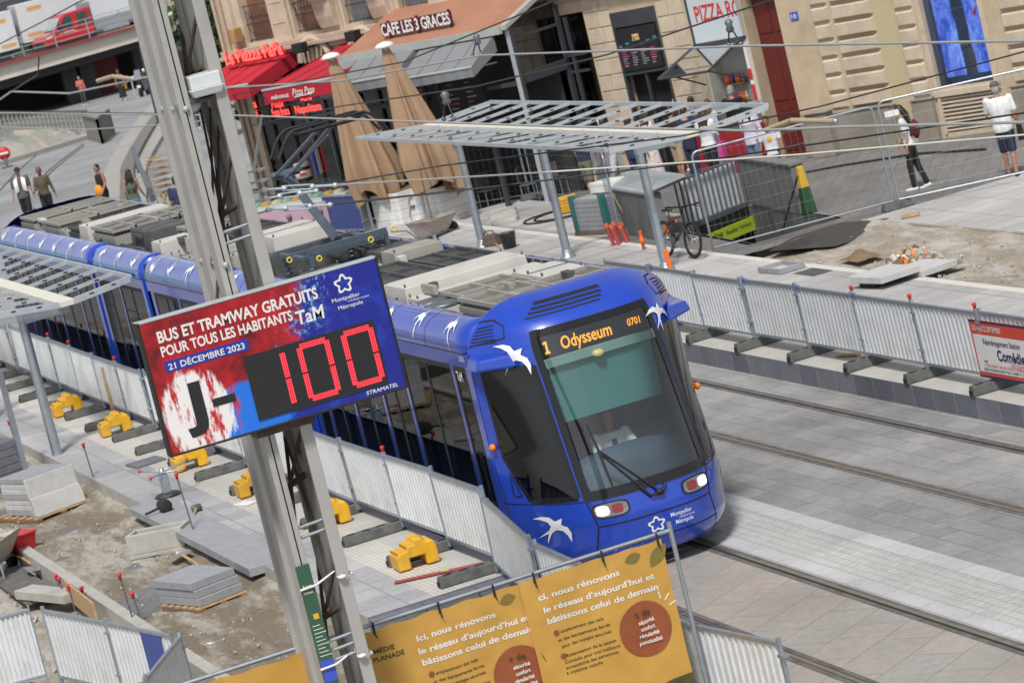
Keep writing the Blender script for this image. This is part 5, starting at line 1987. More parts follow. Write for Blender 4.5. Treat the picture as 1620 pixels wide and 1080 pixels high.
b.lathe([(.04, -.07), (.055, -.06), (.055, .06), (.04, .07)], 14, M=Matrix.Rotation(1.57, 4, 'X'))
b.build('head', M['grey_plastic'], t)
b = MB()
b.tube([(0, 0, 0), (.24, -.1, -.02)], [.016, .02], 8)
b.build('handle', M['wood'], t)
jp = at(391, 770, .62)
t = thing('jerrycan', 'white and blue jerrycan with blue spout on a yellow block', 'jerrycan', (jp.x, 10.62, .66), .5)
b = MB()
b.hexa([(-.13, -.1, 0), (.13, -.1, 0), (.13, .1, 0), (-.13, .1, 0), (-.12, -.09, .26), (.1, -.09, .3), (.1, .09, .3), (-.12, .09, .26)])
b.build('body', M['white_paint'], t, bevel=.03)
b = MB()
b.bx(.131, .133, -.08, .08, .03, .17)
b.bx(-.1, .1, -.103, -.101, .03, .17)
b.build('label_patch', mat('jerry_blue', (0.1, 0.35, 0.75), 0.5, 0, 0.1), t)
b = MB()
b.tube([(0, 0, .28), (0, 0, .34), (-.01, .02, .58)], [.04, .04, .02], 10)
b.build('spout', MATS['jerry_blue'], t)
t = thing('spirit_level', 'long red spirit level lying across the paving', 'spirit level', at(705, 905, .315), 1.15)
b = MB()
b.bx(-.62, .62, -.035, .035, 0, .025)
b.build('body', mat('level_red', (0.28, 0.05, 0.05), 0.5, 0, 0.3, 20), t, bevel=.008)
b = MB()
b.bx(-.05, .05, -.02, .02, .0255, .032)
b.build('vial', mat('vial', (0.5, 0.6, 0.1), 0.3, 0, 0), t)
b = MB()
b.hexa([(-.05, -.04, 0), (.05, -.04, 0), (.05, .04, 0), (-.05, .04, 0), (-.05, -.03, .85), (.05, -.03, .85), (.05, .03, .85), (-.05, .03, .85)])
o = b.build('wooden_stake', M['wood'], None, bevel=.004, loc=at(182, 655, .31))
tag(o, 'upright pale wooden stake between two support blocks', 'stake')
# paper sheet, dark tile, bottle, white scraps
def flat(name, label, cat, px, py, z, w, h, rz, m, th=.012):
    b = MB()
    b.bx(-w/2, w/2, -h/2, h/2, 0, th)
    o = b.build(name, m, None, loc=at(px, py, z))
    o.rotation_euler = (0, 0, rz)
    tag(o, label, cat)
    return o
flat('paper_sheet', 'crumpled white paper below the jerrycan', 'paper', 388, 796, .31, .34, .2, .4, M['white_paint'], .006)
flat('dark_tile', 'dark tile lying in the pale paving near the slab lifter', 'tile', 231, 732, .308, .55, .5, .1, M['blue_stone'], .03)
flat('paper_scrap', 'small white paper scrap on the sand below the low slab stack', 'paper', 333, 1017, .03, .12, .07, .2, M['white_paint'], .005)
flat('loose_plank', 'loose pale plank on the sand beside the right platform', 'plank', 1343, 563, .31, .4, .09, .4, M['wood'], .03)
flat('wood_offcut', 'wooden offcut lying on the pale paving below the mesh fence', 'offcut', 1440, 342, .03, .35, .09, 1.0, M['wood'], .05)
pc = at(208, 893, .0)
b = MB()
b.tube([(0, 0, .03), (.14, .02, .03)], .028, 8)
b.tube([(.14, .02, .03), (.19, .03, .03)], .014, 6)
o = b.build('plastic_bottle', mat('bottle_blue', (0.25, 0.35, 0.7), 0.2, 0, 0), None, loc=at(208, 822, .04))
tag(o, 'small empty bottle lying on the sand above the trough', 'bottle')
# trench left: boards, red tub, wheelbarrow
def board(label, px, py, qx, qy, z, w, th, m):
    p, q = at(px, py, z), at(qx, qy, z)
    b = MB()
    b.bar((0, 0, th/2), q-p+Vector((0, 0, th/2)), w, th)
    o = b.build('board', m, None, bevel=.004, loc=p)
    tag(o, label, 'board')
board('wide dark board laid along the trench floor', 5, 905, 70, 950, -.16, .5, .04, mat('board_grey', (0.13, 0.125, 0.12), 0.8, 0, 0.25, 6))
board('pale concrete beam across the trench', 40, 942, 118, 950, -.1, .3, .12, M['concrete'])
board('orange brown formwork board standing in the trench', 110, 948, 155, 985, -.1, .03, .28, M['wood'])
t = thing('tub', 'red plastic tub beside the wheelbarrow at the left edge', 'tub', at(32, 870, .0), .4)
b = MB()
b.hexa([(-.2, -.15, 0), (.2, -.15, 0), (.2, .15, 0), (-.2, .15, 0), (-.25, -.19, .24), (.25, -.19, .24), (.25, .19, .24), (-.25, .19, .24)])
b.build('body', M['red'], t, bevel=.02)
b = MB()
b.bx(-.27, .27, -.21, .21, .235, .265)
b.build('lid', M['red'], t, bevel=.01)
def wheelbarrow(label, x, y, z, rz):
    t = thing('wheelbarrow', label, 'wheelbarrow', (x, y, z), rz)
    tr = MB()
    A_ = [(-.3, -.2, .3), (.36, -.17, .3), (.36, .17, .3), (-.3, .2, .3)]
    B_ = [(-.42, -.33, .62), (.58, -.3, .58), (.58, .3, .58), (-.42, .33, .62)]
    V_ = [Vector(p) for p in A_+B_]
    I_ = [p+Vector((-p.x*.06, -p.y*.1, .03 if i < 4 else 0)) for i, p in enumerate(V_)]
    tr.add(V_, [(0, 1, 2, 3), (0, 4, 5, 1), (1, 5, 6, 2), (2, 6, 7, 3), (3, 7, 4, 0)], mi=0)
    tr.add(I_, [(0, 1, 2, 3), (0, 4, 5, 1), (1, 5, 6, 2), (2, 6, 7, 3), (3, 7, 4, 0)], mi=0)
    tr.tube([V_[4], V_[5], V_[6], V_[7], V_[4]], .018, 6, mi=0)
    tr.build('tray', mat('barrow_tray', (0.4, 0.36, 0.32), 0.6, 0.1, 0.15, 6, dirt=0.8, dirtcol=(0.35, 0.09, 0.06), dscale=2.5), t, normals=False)
    ld = MB()
    ld.grid(lambda u, v: Vector((-.36+.9*u, -.25+.5*v, .5+.1*math.sin(u*3.1)*math.sin(v*3.1))), 10, 8)
    ld.build('load', m_sand, t, normals=False)
    fr = MB()
    for s in (-1, 1):
        fr.tube([(-1.0, s*.3, .6), (-.5, s*.28, .5), (-.3, s*.22, .29), (.4, s*.12, .26), (.7, s*.05, .19)], .018, 8)
        fr.tube([(-.32, s*.24, .3), (-.38, s*.27, 0)], .018, 8)
        fr.tube([(-.22, s*.22, .3), (-.38, s*.27, 0.01)], .014, 8)
    fr.build('frame', M['galv'], t)
    wh = MB()
    for i in range(20):
        pass
    ring = [(.72+.17*math.cos(2*math.pi*i/20), 0, .19+.17*math.sin(2*math.pi*i/20)) for i in range(21)]
    wh.tube(ring, .04, 8, False)
    wh.lathe([(.02, -.05), (.13, -.03), (.13, .03), (.02, .05)], 14, M=Matrix.Translation((.72, 0, .19)) @ Matrix.Rotation(1.5708, 4, 'X'))
    wh.build('wheel', M['rubber'], t)
    return t
p = at(2, 905, -.1)
wheelbarrow('wheelbarrow of mortar cut off by the left edge', p.x, p.y-.08, -.2, 2.6)
p = at(690, 390, .1)
wheelbarrow('red rimmed wheelbarrow with sand standing behind the tram roof', p.x, p.y, .1, 2.2)
b = MB()
b.tube([(0, 0, 0), (-.04, 0, .9), (-.05, .02, 1.2)], .018, 8)
o = b.build('shaft', M['wood_dark'], None, loc=at(685, 352, .6))
tag(o, 'upright shovel handle stuck in the wheelbarrow load', 'handle')
# equipment cabinet at the left edge, and its grey post
t = thing('paver_crate', 'dark crate of slabs against the left edge', 'crate', at(12, 770, 0), .3)
b = MB()
for k in range(6):
    b.bx(-.9, .3, -.5, .25, k*.13, k*.13+.122)
b.build('slabs', M['blue_stone'], t, bevel=.008)
b = MB()
b.bx(.31, .36, -.5, -.42, 0, 1.9)
b.bx(.31, .36, .18, .27, 0, 1.9)
b.build('upright', M['galv'], t)
# ---- right platform bits
t = thing('slab_stack', 'two thick slabs with a third leaning, on the far platform', 'paving slabs', at(1405, 447, .31), .15)
b = MB()
b.bx(-.45, .45, -.4, .35, .09, .2)
b.build('slab', M['slab_light'], t, bevel=.01)
b = MB()
b.hexa([(-.4, .3, 0), (.5, .32, 0), (.5, 1.0, 0), (-.4, 1.0, 0), (-.4, .3, .11), (.5, .32, .11), (.5, 1.0, .11), (-.4, 1.0, .11)])
b.build('slab', M['slab_light'], t, bevel=.01)
b = MB()
b.bx(-.35, .1, -.3, .2, 0, .085)
b.build('wedge', M['black'], t)
t = thing('drain_frame', 'square grey drain frame lying on the far platform', 'drain frame', at(1237, 427, .31), .05)
b = MB()
b.bx(-.42, .42, -.24, -.19, 0, .09)
b.bx(-.42, .42, .19, .24, 0, .09)
b.bx(-.42, -.36, -.19, .19, 0, .09)
b.bx(.36, .42, -.19, .19, 0, .09)
b.build('rim', M['slab_grey'], t, bevel=.005)
b = MB()
b.bx(-.36, .36, -.19, .19, .0, .02)
b.build('pan', M['slab_light'], t)
# rubbish heap
rr = random.Random(5)
hp = at(1447, 424, -.1)
t = thing('rubble_heap', 'heap of broken stone and rubbish in the dug-out right strip', 'heap', hp)
hm = [mat('heap_brown', (0.2, 0.13, 0.08), 0.9, 0, 0.3, 12), mat('heap_tan', (0.45, 0.33, 0.2), 0.9, 0, 0.3, 12), M['concrete'], M['white_paint'], M['orange']]
b = MB()
b.grid(lambda u, v: Vector(((u-.5)*2.0, (v-.5)*.9, max(-.1, .3*math.exp(-((u-.55)*3)**2-((v-.5)*3)**2)+.07*mnoise.noise(Vector((u*7, v*7, 3)))))), 24, 14)
b.build('soil', hm[0], t, normals=False)
b = MB()
for k in range(70):
    x, y = rr.gauss(.05, .4), rr.gauss(0, .2)
    z = .3*math.exp(-(x*1.6)**2-(y*3)**2)+.02
    s_ = rr.uniform(.025, .09)
    Mx = Matrix.Translation((x, y, z)) @ Euler((rr.uniform(0, 3), rr.uniform(0, 3), rr.uniform(0, 3))).to_matrix().to_4x4()
    b.bx(-s_, s_, -s_*.7, s_*.7, -s_*.35, s_*.35, Mx, mi=rr.choice((0, 1, 1, 2, 2, 3, 4)))
b.build('fragments', hm, t)
b = MB()
b.grid(lambda u, v: Vector(((u-.5)*.8, (v-.5)*.5, max(-.05, .16*math.exp(-((u-.5)*3)**2-((v-.5)*3)**2)+.02*mnoise.noise(Vector((u*9, v*9, 1)))))), 14, 10)
o = b.build('soil_heap', hm[0], None, normals=False, loc=at(1362, 408, -.1))
tag(o, 'small dark heap of soil left of the rubbish', 'heap')
b = MB()
st_ = Random = random.Random(11)
for k in range(260):
    x, y = st_.uniform(-57, -40), st_.uniform(22.3, 25.0)
    s_ = st_.uniform(.007, .028)
    Mx = Matrix.Translation((x, y, -.13+.16*max(0, (y-24.3))/.9)) @ Euler((st_.uniform(0, 3), st_.uniform(0, 3), st_.uniform(0, 3))).to_matrix().to_4x4()
    b.bx(-s_, s_, -s_*.8, s_*.8, -s_*.6, s_*.6, Mx)
for k in range(260):
    x, y = st_.uniform(-53, -33), st_.uniform(7.9, 9.2)
    s_ = st_.uniform(.006, .02)
    Mx = Matrix.Translation((x, y, .05)) @ Euler((st_.uniform(0, 3), st_.uniform(0, 3), st_.uniform(0, 3))).to_matrix().to_4x4()
    b.bx(-s_, s_, -s_*.8, s_*.8, -s_*.6, s_*.6, Mx)
for k in range(110):
    x, y = st_.uniform(-52, -38), st_.uniform(6.0, 7.5)
    s_ = st_.uniform(.02, .07)
    Mx = Matrix.Translation((x, y, -.2)) @ Euler((st_.uniform(0, 3), st_.uniform(0, 3), st_.uniform(0, 3))).to_matrix().to_4x4()
    b.bx(-s_, s_, -s_*.8, s_*.8, -s_*.6, s_*.6, Mx)
o = b.build('pebbles', mat('pebble', (0.4, 0.38, 0.34), 0.9, 0, 0.2, 5), None)
o['kind'] = 'stuff'
# ---- stairway to the car park: parapets, railing, panel, sign
t = thing('stair_entrance', 'sunken stairway with railings and stone parapet behind the bicycle', 'stairway', (0, 0, 0))
W_ = MB()
def wall(a_, b_, z0, z1, th, m, name, up=None):
    b = MB()
    a_, b_ = Vector(a_), Vector(b_)
    b.bar((a_.x, a_.y, (z0+z1)/2), (b_.x, b_.y, (z0+z1)/2), th, z1-z0)
    return b.build(name, m, t, bevel=.008)
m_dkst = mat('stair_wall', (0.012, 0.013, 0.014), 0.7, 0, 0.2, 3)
m_par = mat('parapet_stone', (0.17, 0.175, 0.18), 0.75, 0, 0.16, 3, 0.15, 30, dirt=0.3, dirtcol=(0.1, 0.1, 0.1), dscale=1.2)
UY = Vector((0, 1, 0))
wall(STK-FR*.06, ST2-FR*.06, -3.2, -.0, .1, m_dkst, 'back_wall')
wall(STK+UY*.06, ST4+UY*.06, -3.2, 0, .1, mat('stair_side', (0.13, 0.135, 0.13), 0.8, 0, 0.4, 1.2), 'side_wall')
wall(ST2-UY*.06, ST3-UY*.06, -3.2, 0, .1, m_par, 'side_wall')
fl = MB()
UX = Vector((1, 0, 0))
for k in range(14):
    z = -.17*(k+1)
    a_, b_ = ST3-UX*(.3*k), ST4-UX*(.3*k)
    c_, d_ = ST3-UX*(.3*k+.3), ST4-UX*(.3*k+.3)
    fl.hexa([Vector((c_.x, c_.y, z-1.5)), Vector((a_.x, a_.y, z-1.5)), Vector((b_.x, b_.y, z-1.5)), Vector((d_.x, d_.y, z-1.5)),
             Vector((c_.x, c_.y, z)), Vector((a_.x, a_.y, z)), Vector((b_.x, b_.y, z)), Vector((d_.x, d_.y, z))])
fl.build('steps', M['concrete'], t)
wall((-64.3, 25.75, 0), (-61.0, 25.45, 0), -.02, .92, .24, m_par, 'parapet')
wall((-64.3, 25.75, 0), (-60.97, 25.45, 0), 0.922, .97, .3, m_par, 'coping')
rl = MB()
A_, B_ = STK+FR*-.05, ST2+FR*-.05
rl.bar((A_.x, A_.y, .98), (B_.x, B_.y, .98), .05, .04)
rl.bar((A_.x, A_.y, .06), (B_.x, B_.y, .06), .09, .1)
n = 13
for i in range(n+1):
    p = A_.lerp(B_, i/n)
    rl.bar((p.x, p.y, .1), (p.x, p.y, .98), .02, .035, up=(FR.x, FR.y, 0))
rl.build('railing', M['steel_dark'], t)
gp = MB()
p0, p1 = STK-FR*.13, ST2-FR*.13+FN*-.3
gp.bar((p0.x, p0.y, .5), (p1.x, p1.y, .5), .02, .86)
gp.build('light_panel', mat('light_panel', (0.78, 0.8, 0.83), 0.35, 0, 0.1, 2), t)
# green car-park sign fixed to the back wall
sg_ = thing('exit_sign', 'lime green stairway sign reading Escalier Verdun', 'sign', STK+FN*0+Vector((0, 0, 0)), math.atan2(FN.y, FN.x))
b = MB()
b.bx(.05, 1.8, -.02, .02, -.47, -.2, Matrix.Translation((0, .06, 0)))
b.build('sign_panel', mat('sign_lime', (0.38, 0.52, 0.015), 0.5, 0, 0.03), sg_)
b = MB()
# the panel faces +y of the local frame: read from K2 (local +x) to K
text(b, 'COMÉDIE', (1.72, .0825, -.37), (-1, 0, 0), (0, 0, 1), .62, .11, .025, mi=0)
text(b, 'Escalier Verdun', (.98, .0825, -.35), (-1, 0, 0), (0, 0, 1), .82, .085, .014, mi=0)
text(b, 'Parking', (1.7, .0825, -.45), (-1, 0, 0), (0, 0, 1), .3, .045, .01, mi=1)
b.build('lettering', [mat('sign_dark', (0.02, 0.035, 0.02), 0.5, 0, 0), M['white_paint']], sg_)
# low dark wall with slatted bench top left of the stairway
t = thing('slatted_bench', 'low dark wall with slatted metal top left of the stairway', 'bench', (-66.1, 23.4, 0), -.07)
b = MB()
b.bx(0, 3.4, -.12, .12, 0, .92)
b.build('wall', m_par, t, bevel=.01)
b = MB()
for k in range(30):
    x = .1+k*.108
    b.bar((x, -.1, .97), (x+.25, .65, 1.12), .045, .05)
b.build('slats', M['galv_light'], t)
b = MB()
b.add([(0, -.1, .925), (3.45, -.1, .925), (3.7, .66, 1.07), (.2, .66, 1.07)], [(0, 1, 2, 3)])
b.build('gap_shade_sheet', M['black'], t)  # black sheet added below the slats: painted shade for the gaps between them
b = MB()
b.bx(0, 3.45, -.15, -.1, .92, .97)
b.build('edge_trim', M['galv_light'], t)
# ---- bicycle
def bicycle(label, A_, B_, z):
    d = (A_-B_)
    t = thing('bicycle', label, 'bicycle', (B_.x, B_.y, z), math.atan2(d.y, d.x))
    t.rotation_euler = (math.radians(-7), 0, math.atan2(d.y, d.x))
    R = .335
    wb = 1.08
    mb_ = mat('bike_frame', (0.02, 0.021, 0.023), 0.35, 0.2, 0, coat=.5)
    for nm, x in (('rear_wheel', 0), ('front_wheel', wb)):
        w = MB()
        ring = [(x+(R-.025)*math.cos(2*math.pi*i/32), 0, R+(R-.025)*math.sin(2*math.pi*i/32)) for i in range(33)]
        w.tube(ring, .025, 8, False, mi=0)
        ring = [(x+(R-.06)*math.cos(2*math.pi*i/32), 0, R+(R-.06)*math.sin(2*math.pi*i/32)) for i in range(33)]
        w.tube(ring, .012, 6, False, mi=1)
        for i in range(18):
            an = 2*math.pi*i/18
            w.tube([(x, .02*(-1)**i, R), (x+(R-.06)*math.cos(an), 0, R+(R-.06)*math.sin(an))], .0022, 4, False, mi=2)
        w.cyl((x, -.05, R), (x, .05, R), .025, mi=2)
        w.lathe([(.05, -.003), (.08, -.003), (.08, .003), (.05, .003)], 20, M=Matrix.Translation((x, .045, R)) @ Matrix.Rotation(1.5708, 4, 'X'), mi=2)
        w.build(nm, [M['rubber'], mb_, M['chrome']], t)
    f = MB()
    bbk, st0, st1 = Vector((.42, 0, .3)), Vector((.27, 0, .74)), Vector((.245, 0, .82))
    h0, h1 = Vector((.86, 0, .62)), Vector((.82, 0, .8))
    f.tube([bbk, st0], .019, 8)
    f.tube([bbk, h0], .024, 8)
    f.tube([st0-Vector((0, 0, .06)), h1-Vector((0, 0, .04))], .022, 8)
    f.tube([h0-Vector((-.02, 0, .04)), h1], .026, 8)
    for s in (-1, 1):
        f.tube([bbk, (0, s*.06, R)], .012, 6)
        f.tube([st0-Vector((0, 0, .08)), (0, s*.06, R)], .011, 6)
        f.tube([h0+Vector((.0, s*.06, -.02)), (wb, s*.06, R)], .018, 6)
    f.tube([h0+Vector((0, -.07, -.01)), h0+Vector((0, .07, -.01))], .022, 6)
    f.tube([st0, st1], .014, 6)
    f.build('frame', mb_, t)
    s_ = MB()
    s_.hexa([(.1, -.07, .83), (.38, -.02, .84), (.38, .02, .84), (.1, .07, .83), (.1, -.06, .875), (.38, -.015, .87), (.38, .015, .87), (.1, .06, .875)])
    s_.build('saddle', M['black'], t, bevel=.012)
    hb = MB()
    hb.tube([h1, h1+Vector((-.02, 0, .08)), h1+Vector((.05, 0, .13))], .018, 8)
    hb.tube([h1+Vector((.0, -.33, .15)), h1+Vector((.06, -.12, .13)), h1+Vector((.06, .12, .13)), h1+Vector((.0, .33, .15))], .015, 8)
    for s in (-1, 1):
        hb.tube([h1+Vector((.0, s*.34, .15)), h1+Vector((.02, s*.23, .142))], .019, 8)
        hb.tube([h1+Vector((.05, s*.2, .13)), h1+Vector((.1, s*.3, .1))], .007, 5)
    hb.build('handlebar', M['black'], t)
    cr = MB()
    cr.lathe([(.03, -.004), (.09, -.004), (.09, .004), (.03, .004)], 20, M=Matrix.Translation((.42, -.06, .3)) @ Matrix.Rotation(1.5708, 4, 'X'))
    cr.tube([(.42, -.08, .3), (.54, -.08, .2)], .012, 6)
    cr.tube([(.42, .08, .3), (.3, .08, .4)], .012, 6)
    cr.bx(.5, .58, -.17, -.08, .185, .205)
    cr.bx(.26, .34, .08, .17, .39, .41)
    cr.build('crankset', M['steel_dark'], t)
    lk = MB()
    lk.tube([(.2+.16*math.cos(a_*.42), .07+.03*math.sin(a_), .62+.07*math.sin(a_*.42)) for a_ in range(12)], .016, 6)
    lk.build('lock', mat('lock_coral', (0.7, 0.12, 0.08), 0.5, 0, 0), t)
    rf = MB()
    rf.bx(wb-.03, wb+.03, .03, .045, .1, .13)
    rf.build('reflector', M['orange'], t)
    return t
bicycle('black mountain bike with coral lock parked by the shelter post', at(1100, 409, .31), at(1056, 407, .31), .31)
# ---- pavers in green straps, orange pipes, bucket, small things on the terrace
t = thing('paver_pack', 'strapped pack of grey pavers with green corner boards and white slabs on top', 'paver pack', at(968, 362, .1), .25)
b = MB()
for k in range(7):
    b.bx(-.55, .55, -.45, .45, .08+k*.095, .08+k*.095+.088)
b.build('pavers', M['slab_grey'], t, bevel=.006)
b = MB()
for (x, y) in ((.53, -.43), (.53, .43), (-.53, -.43), (-.53, .43)):
    b.bx(x-.06, x+.06, y-.06, y+.06, .05, .82)
b.build('corner_boards', mat('board_green', (0.03, 0.16, 0.15), 0.6, 0, 0.1), t, bevel=.005)
b = MB()
b.bx(-.3, .4, -.1, .5, .77, .9)
b.bx(-.3, .3, -.1, .4, .905, .98)
b.build('white_slabs', M['white_paint'], t, bevel=.01)
b = MB()
b.bx(-.6, .6, -.5, -.4, 0, .07)
b.bx(-.6, .6, .4, .5, 0, .07)
b.build('bearers', M['wood_dark'], t)
t = thing('pipe_bundle', 'orange and red pipe ends standing on the far platform', 'pipes', at(978, 386, .31))
b = MB()
for i, (x, y, h_) in enumerate(((0, -.14, .44), (.1, -.07, .4), (-.05, .02, .43), (.12, .1, .34), (.0, .16, .38))):
    b.tube([(x, y+.05, 0), (x*.6, y, h_*.8)], [.04, .04], 10, mi=1)
    b.tube([(x*.6, y, h_*.8), (x*.6-.02, y-.02, h_)], [.045, .055], 10, mi=0)
b.build('pipes', [mat('pipe_orange', (0.6, 0.13, 0.05), 0.55, 0, 0.15), mat('pipe_red', (0.4, 0.06, 0.06), 0.5, 0, 0.1)], t)
def bucket(label, px, py, z, m):
    t = thing('bucket', label, 'bucket', at(px, py, z))
    b = MB()
    b.lathe([(.13, 0), (.17, .3), (.18, .31), (.16, .3), (.125, .03), (.01, .03)], 16)
    b.build('body', m, t)
    b = MB()
    b.tube([(-.17, 0, .28), (-.14, .1, .2), (0, .17, .16), (.14, .1, .2), (.17, 0, .28)], .006, 5)
    b.build('handle', M['steel_dark'], t)
bucket('black mortar bucket between the shelter posts', 807, 392, .31, M['black_plastic'])
t = thing('tool_bag', 'brown tool bag beside the black bucket', 'tool bag', at(778, 388, .31), .6)
b = MB()
b.hexa([(-.2, -.14, 0), (.2, -.14, 0), (.2, .14, 0), (-.2, .14, 0), (-.17, -.06, .22), (.17, -.06, .24), (.17, .06, .24), (-.17, .06, .22)])
b.build('body', mat('bag_brown', (0.12, 0.085, 0.07), 0.85, 0, 0.3, 9), t, bevel=.03)
b = MB()
b.tube([(-.12, 0, .22), (-.1, 0, .3), (.1, 0, .3), (.12, 0, .22)], .012, 6)
b.build('strap', M['rubber'], t)
def stick(name, label, cat, a_, b_, za, zb, r, m):
    p, q = at(*a_, za), at(*b_, zb)
    b = MB()
    b.tube([(0, 0, 0), q-p], [r, r*.9], 8)
    o = b.build(name, m, None, loc=p)
    tag(o, label, cat)
stick('broom_handle', 'pale wooden handle leaning on the paver pack', 'handle', (1000, 362), (965, 300), .1, .95, .022, M['wood'])
stick('shaft', 'wooden handle lying by the left shelter post', 'handle', (790, 392), (762, 360), .31, .5, .02, M['wood'])
stick('crowbar', 'black bar leaning in the stairway opening', 'bar', (1237, 368), (1262, 278), -.3, .75, .022, M['black'])
b = MB()
for k in range(5):
    b.hexa([Vector(p)+Vector((k*.42, k*.1, 0)) for p in ((-.18, -.3, 0), (.18, -.3, 0), (.18, .3, 0), (-.18, .3, 0), (-.15, -.28, .1+.03*(k % 2)), (.15, -.28, .12), (.15, .28, .12), (-.15, .28, .1))])
o = b.build('kerb_stones', M['concrete'], None, bevel=.02, loc=at(800, 352, .1))
o.rotation_euler = (0, 0, 2.6)
tag(o, 'row of loose concrete kerb stones on the terrace', 'kerb stones')
b = MB()
hp_ = [at(905, 338, .12), at(928, 330, .12), at(920, 350, .12), at(870, 345, .12), at(860, 352, .12), at(905, 352, .12), at(895, 343, .12)]
b.tube([Vector((.55*math.cos(i*.4)*(1+.02*i)-.5, .5*math.sin(i*.4)*(1+.03*i), 0)) for i in range(34)], .02, 6)
o = b.build('hose', M['rubber'], None, loc=hp_[0])
tag(o, 'black hose coiled on the terrace behind the shelter', 'hose')
# yellow and green bollard by the parapet
t = thing('bollard', 'yellow and dark green plastic bollard at the end of the parapet', 'bollard', at(1281, 337, 0))
b = MB()
b.hexa([(-.12, -.12, 0), (.12, -.12, 0), (.12, .12, 0), (-.12, .12, 0), (-.09, -.09, .5), (.09, -.09, .5), (.09, .09, .5), (-.09, .09, .5)])
b.build('lower_half', mat('bollard_green', (0.02, 0.07, 0.03), 0.5, 0, 0.1), t, bevel=.02)
b = MB()
b.hexa([(-.09, -.09, .502), (.09, -.09, .502), (.09, .09, .502), (-.09, .09, .502), (-.055, -.055, .92), (.055, -.055, .92), (.055, .055, .92), (-.055, .055, .92)])
b.build('upper_half', mat('bollard_yellow', (0.6, 0.38, 0.03), 0.5, 0, 0.1), t, bevel=.02)
for (px, py, zz, lb) in ((1057, 380, .3, 'orange plastic spacer behind the bicycle'), (1019, 395, .3, 'red spacer post left of the bicycle')):
    b = MB()
    b.lathe([(.03, 0), (.03, .12), (.05, .13), (.05, .2), (.03, .22), (.03, .34), (.045, .36)], 10)
    o = b.build('spacer', M['orange'], None, loc=at(px, py, zz))
    tag(o, lb, 'spacer')
b = MB()
b.bx(-.02, .02, -.04, .04, 0, .4)
b.bx(-.02, .02, -.1, .06, -.1, 0)
o = b.build('orange_tag', M['orange'], None, bevel=.008, loc=at(1061, 430, .55))
tag(o, 'orange strap hanging at the foot of the right shelter post', 'strap')
# ---- mesh fences across the far side
hproto = None
def hz(a_, b_, z, ht, label, group='galvanised mesh fences', length=3.4):
    global hproto
    A_, B_ = (at(*a_, z) if len(a_) == 2 else Vector(a_)), (at(*b_, z) if len(b_) == 2 else Vector(b_))
    d = B_-A_
    if hproto is None:
        hproto = heras('mesh_fence', label, 3.4, 2.0)
        o = hproto
    else:
        o = dup(hproto)
    o.location = A_
    o.rotation_euler = (0, 0, math.atan2(d.y, d.x))
    o.scale = (d.length/3.4, 1, ht/2.0)
    o['label'], o['group'] = label, group
    return o
hz((-58.85, 22.6, 0), (-58.2, 26.0, 0), 0, 1.95, 'mesh fence across the stairway opening behind the right platform')
hz((-58.15, 26.1, 0), (-56.6, 29.2, 0), 0, 2.0, 'mesh fence in front of the man in white polo shirt')
hz((-67.0, 23.6, 0), (-63.0, 22.4, 0), 0, 1.9, 'mesh fence behind the bicycle and slatted bench')
hz((-74.2, 24.6, .05), (-69.4, 24.75, .05), 0, 1.9, 'mesh fence behind the yellow block on the terrace')
hz((-78.4, 21.6, .05), (-74.3, 24.5, .05), 0, 1.95, 'mesh fence in front of the folded beige parasols')
hz((-69.3, 24.75, .05), (-66.4, 24.0, .05), 0, 1.5, 'low mesh fence in front of the queue of people')
for i, (q, lb) in enumerate(((( -58.18, 26.05, 0), 'dark foot under the joint of the two right mesh fences'), ((-74.25, 24.55, .1), 'dark foot under the mesh fence by the parasols'), ((-69.35, 24.78, .1), 'dark foot under the mesh fence by the yellow block'))):
    b = MB()
    b.hexa([(-.12, -.3, 0), (.12, -.3, 0), (.12, .3, 0), (-.12, .3, 0), (-.09, -.26, .14), (.09, -.26, .14), (.09, .26, .14), (-.09, .26, .14)])
    o = b.build('support_block', M['grey_plastic'], None, bevel=.02, loc=q)
    tag(o, lb, 'support block')
t = thing('fence_plate', 'small white plate wired to the right mesh fence', 'plate', (-58.12, 26.2, 1.66), math.atan2(3.1, 1.55))
b = MB()
b.bx(-.02, .24, .02, .03, .02, .13)
b.build('plate', M['white_paint'], t)
# blue-grey barrier, planters, parasols, counter on the terrace
o = dup(bproto, (-78.75, 20.95, .02), math.atan2(.34, 1.95), 'barrier with a blue painted half in front of the folded parasols', 'white barriers on the terrace')
for c in list(o.children):
    if c.name.startswith('corrugated'):
        c.data = c.data.copy()
        c.data.materials[0] = mat('barrier_blue', (0.05, 0.075, 0.24), 0.5, 0, 0.06)
o2 = dup(bproto, (-80.7, 20.6, .02), math.atan2(.34, 1.95), 'plain grey barrier left of the blue painted one', 'white barriers on the terrace')
m_tile = brickmat('white_tile', (0.74, 0.74, 0.73), (0.76, 0.76, 0.75), (0.5, 0.5, 0.5), .3, .2, .01, plane='xz', offset=0, dirt=.3, dirtcol=(.4, .39, .37), dscale=1.5)
def planter(label, x, y, rz, w, h_):
    t = thing('planter', label, 'planter', (x, y, .0), rz)
    b = MB()
    b.bx(-w/2, w/2, -w/2, w/2, 0, h_)
    b.build('tiled_box', m_tile, t, bevel=.015)
    b = MB()
    b.bx(-w/2+.06, w/2-.06, -w/2+.06, w/2-.06, h_+.001, h_+.02)
    b.build('soil', hm[0], t)
    return t
planter('white tiled planter with a scribbled drawing under the left parasol', -75.25, 21.8, .4, .95, 1.0)
planter('white tiled planter under the right parasol', -74.6, 22.55, .4, .95, .95)
b = MB()
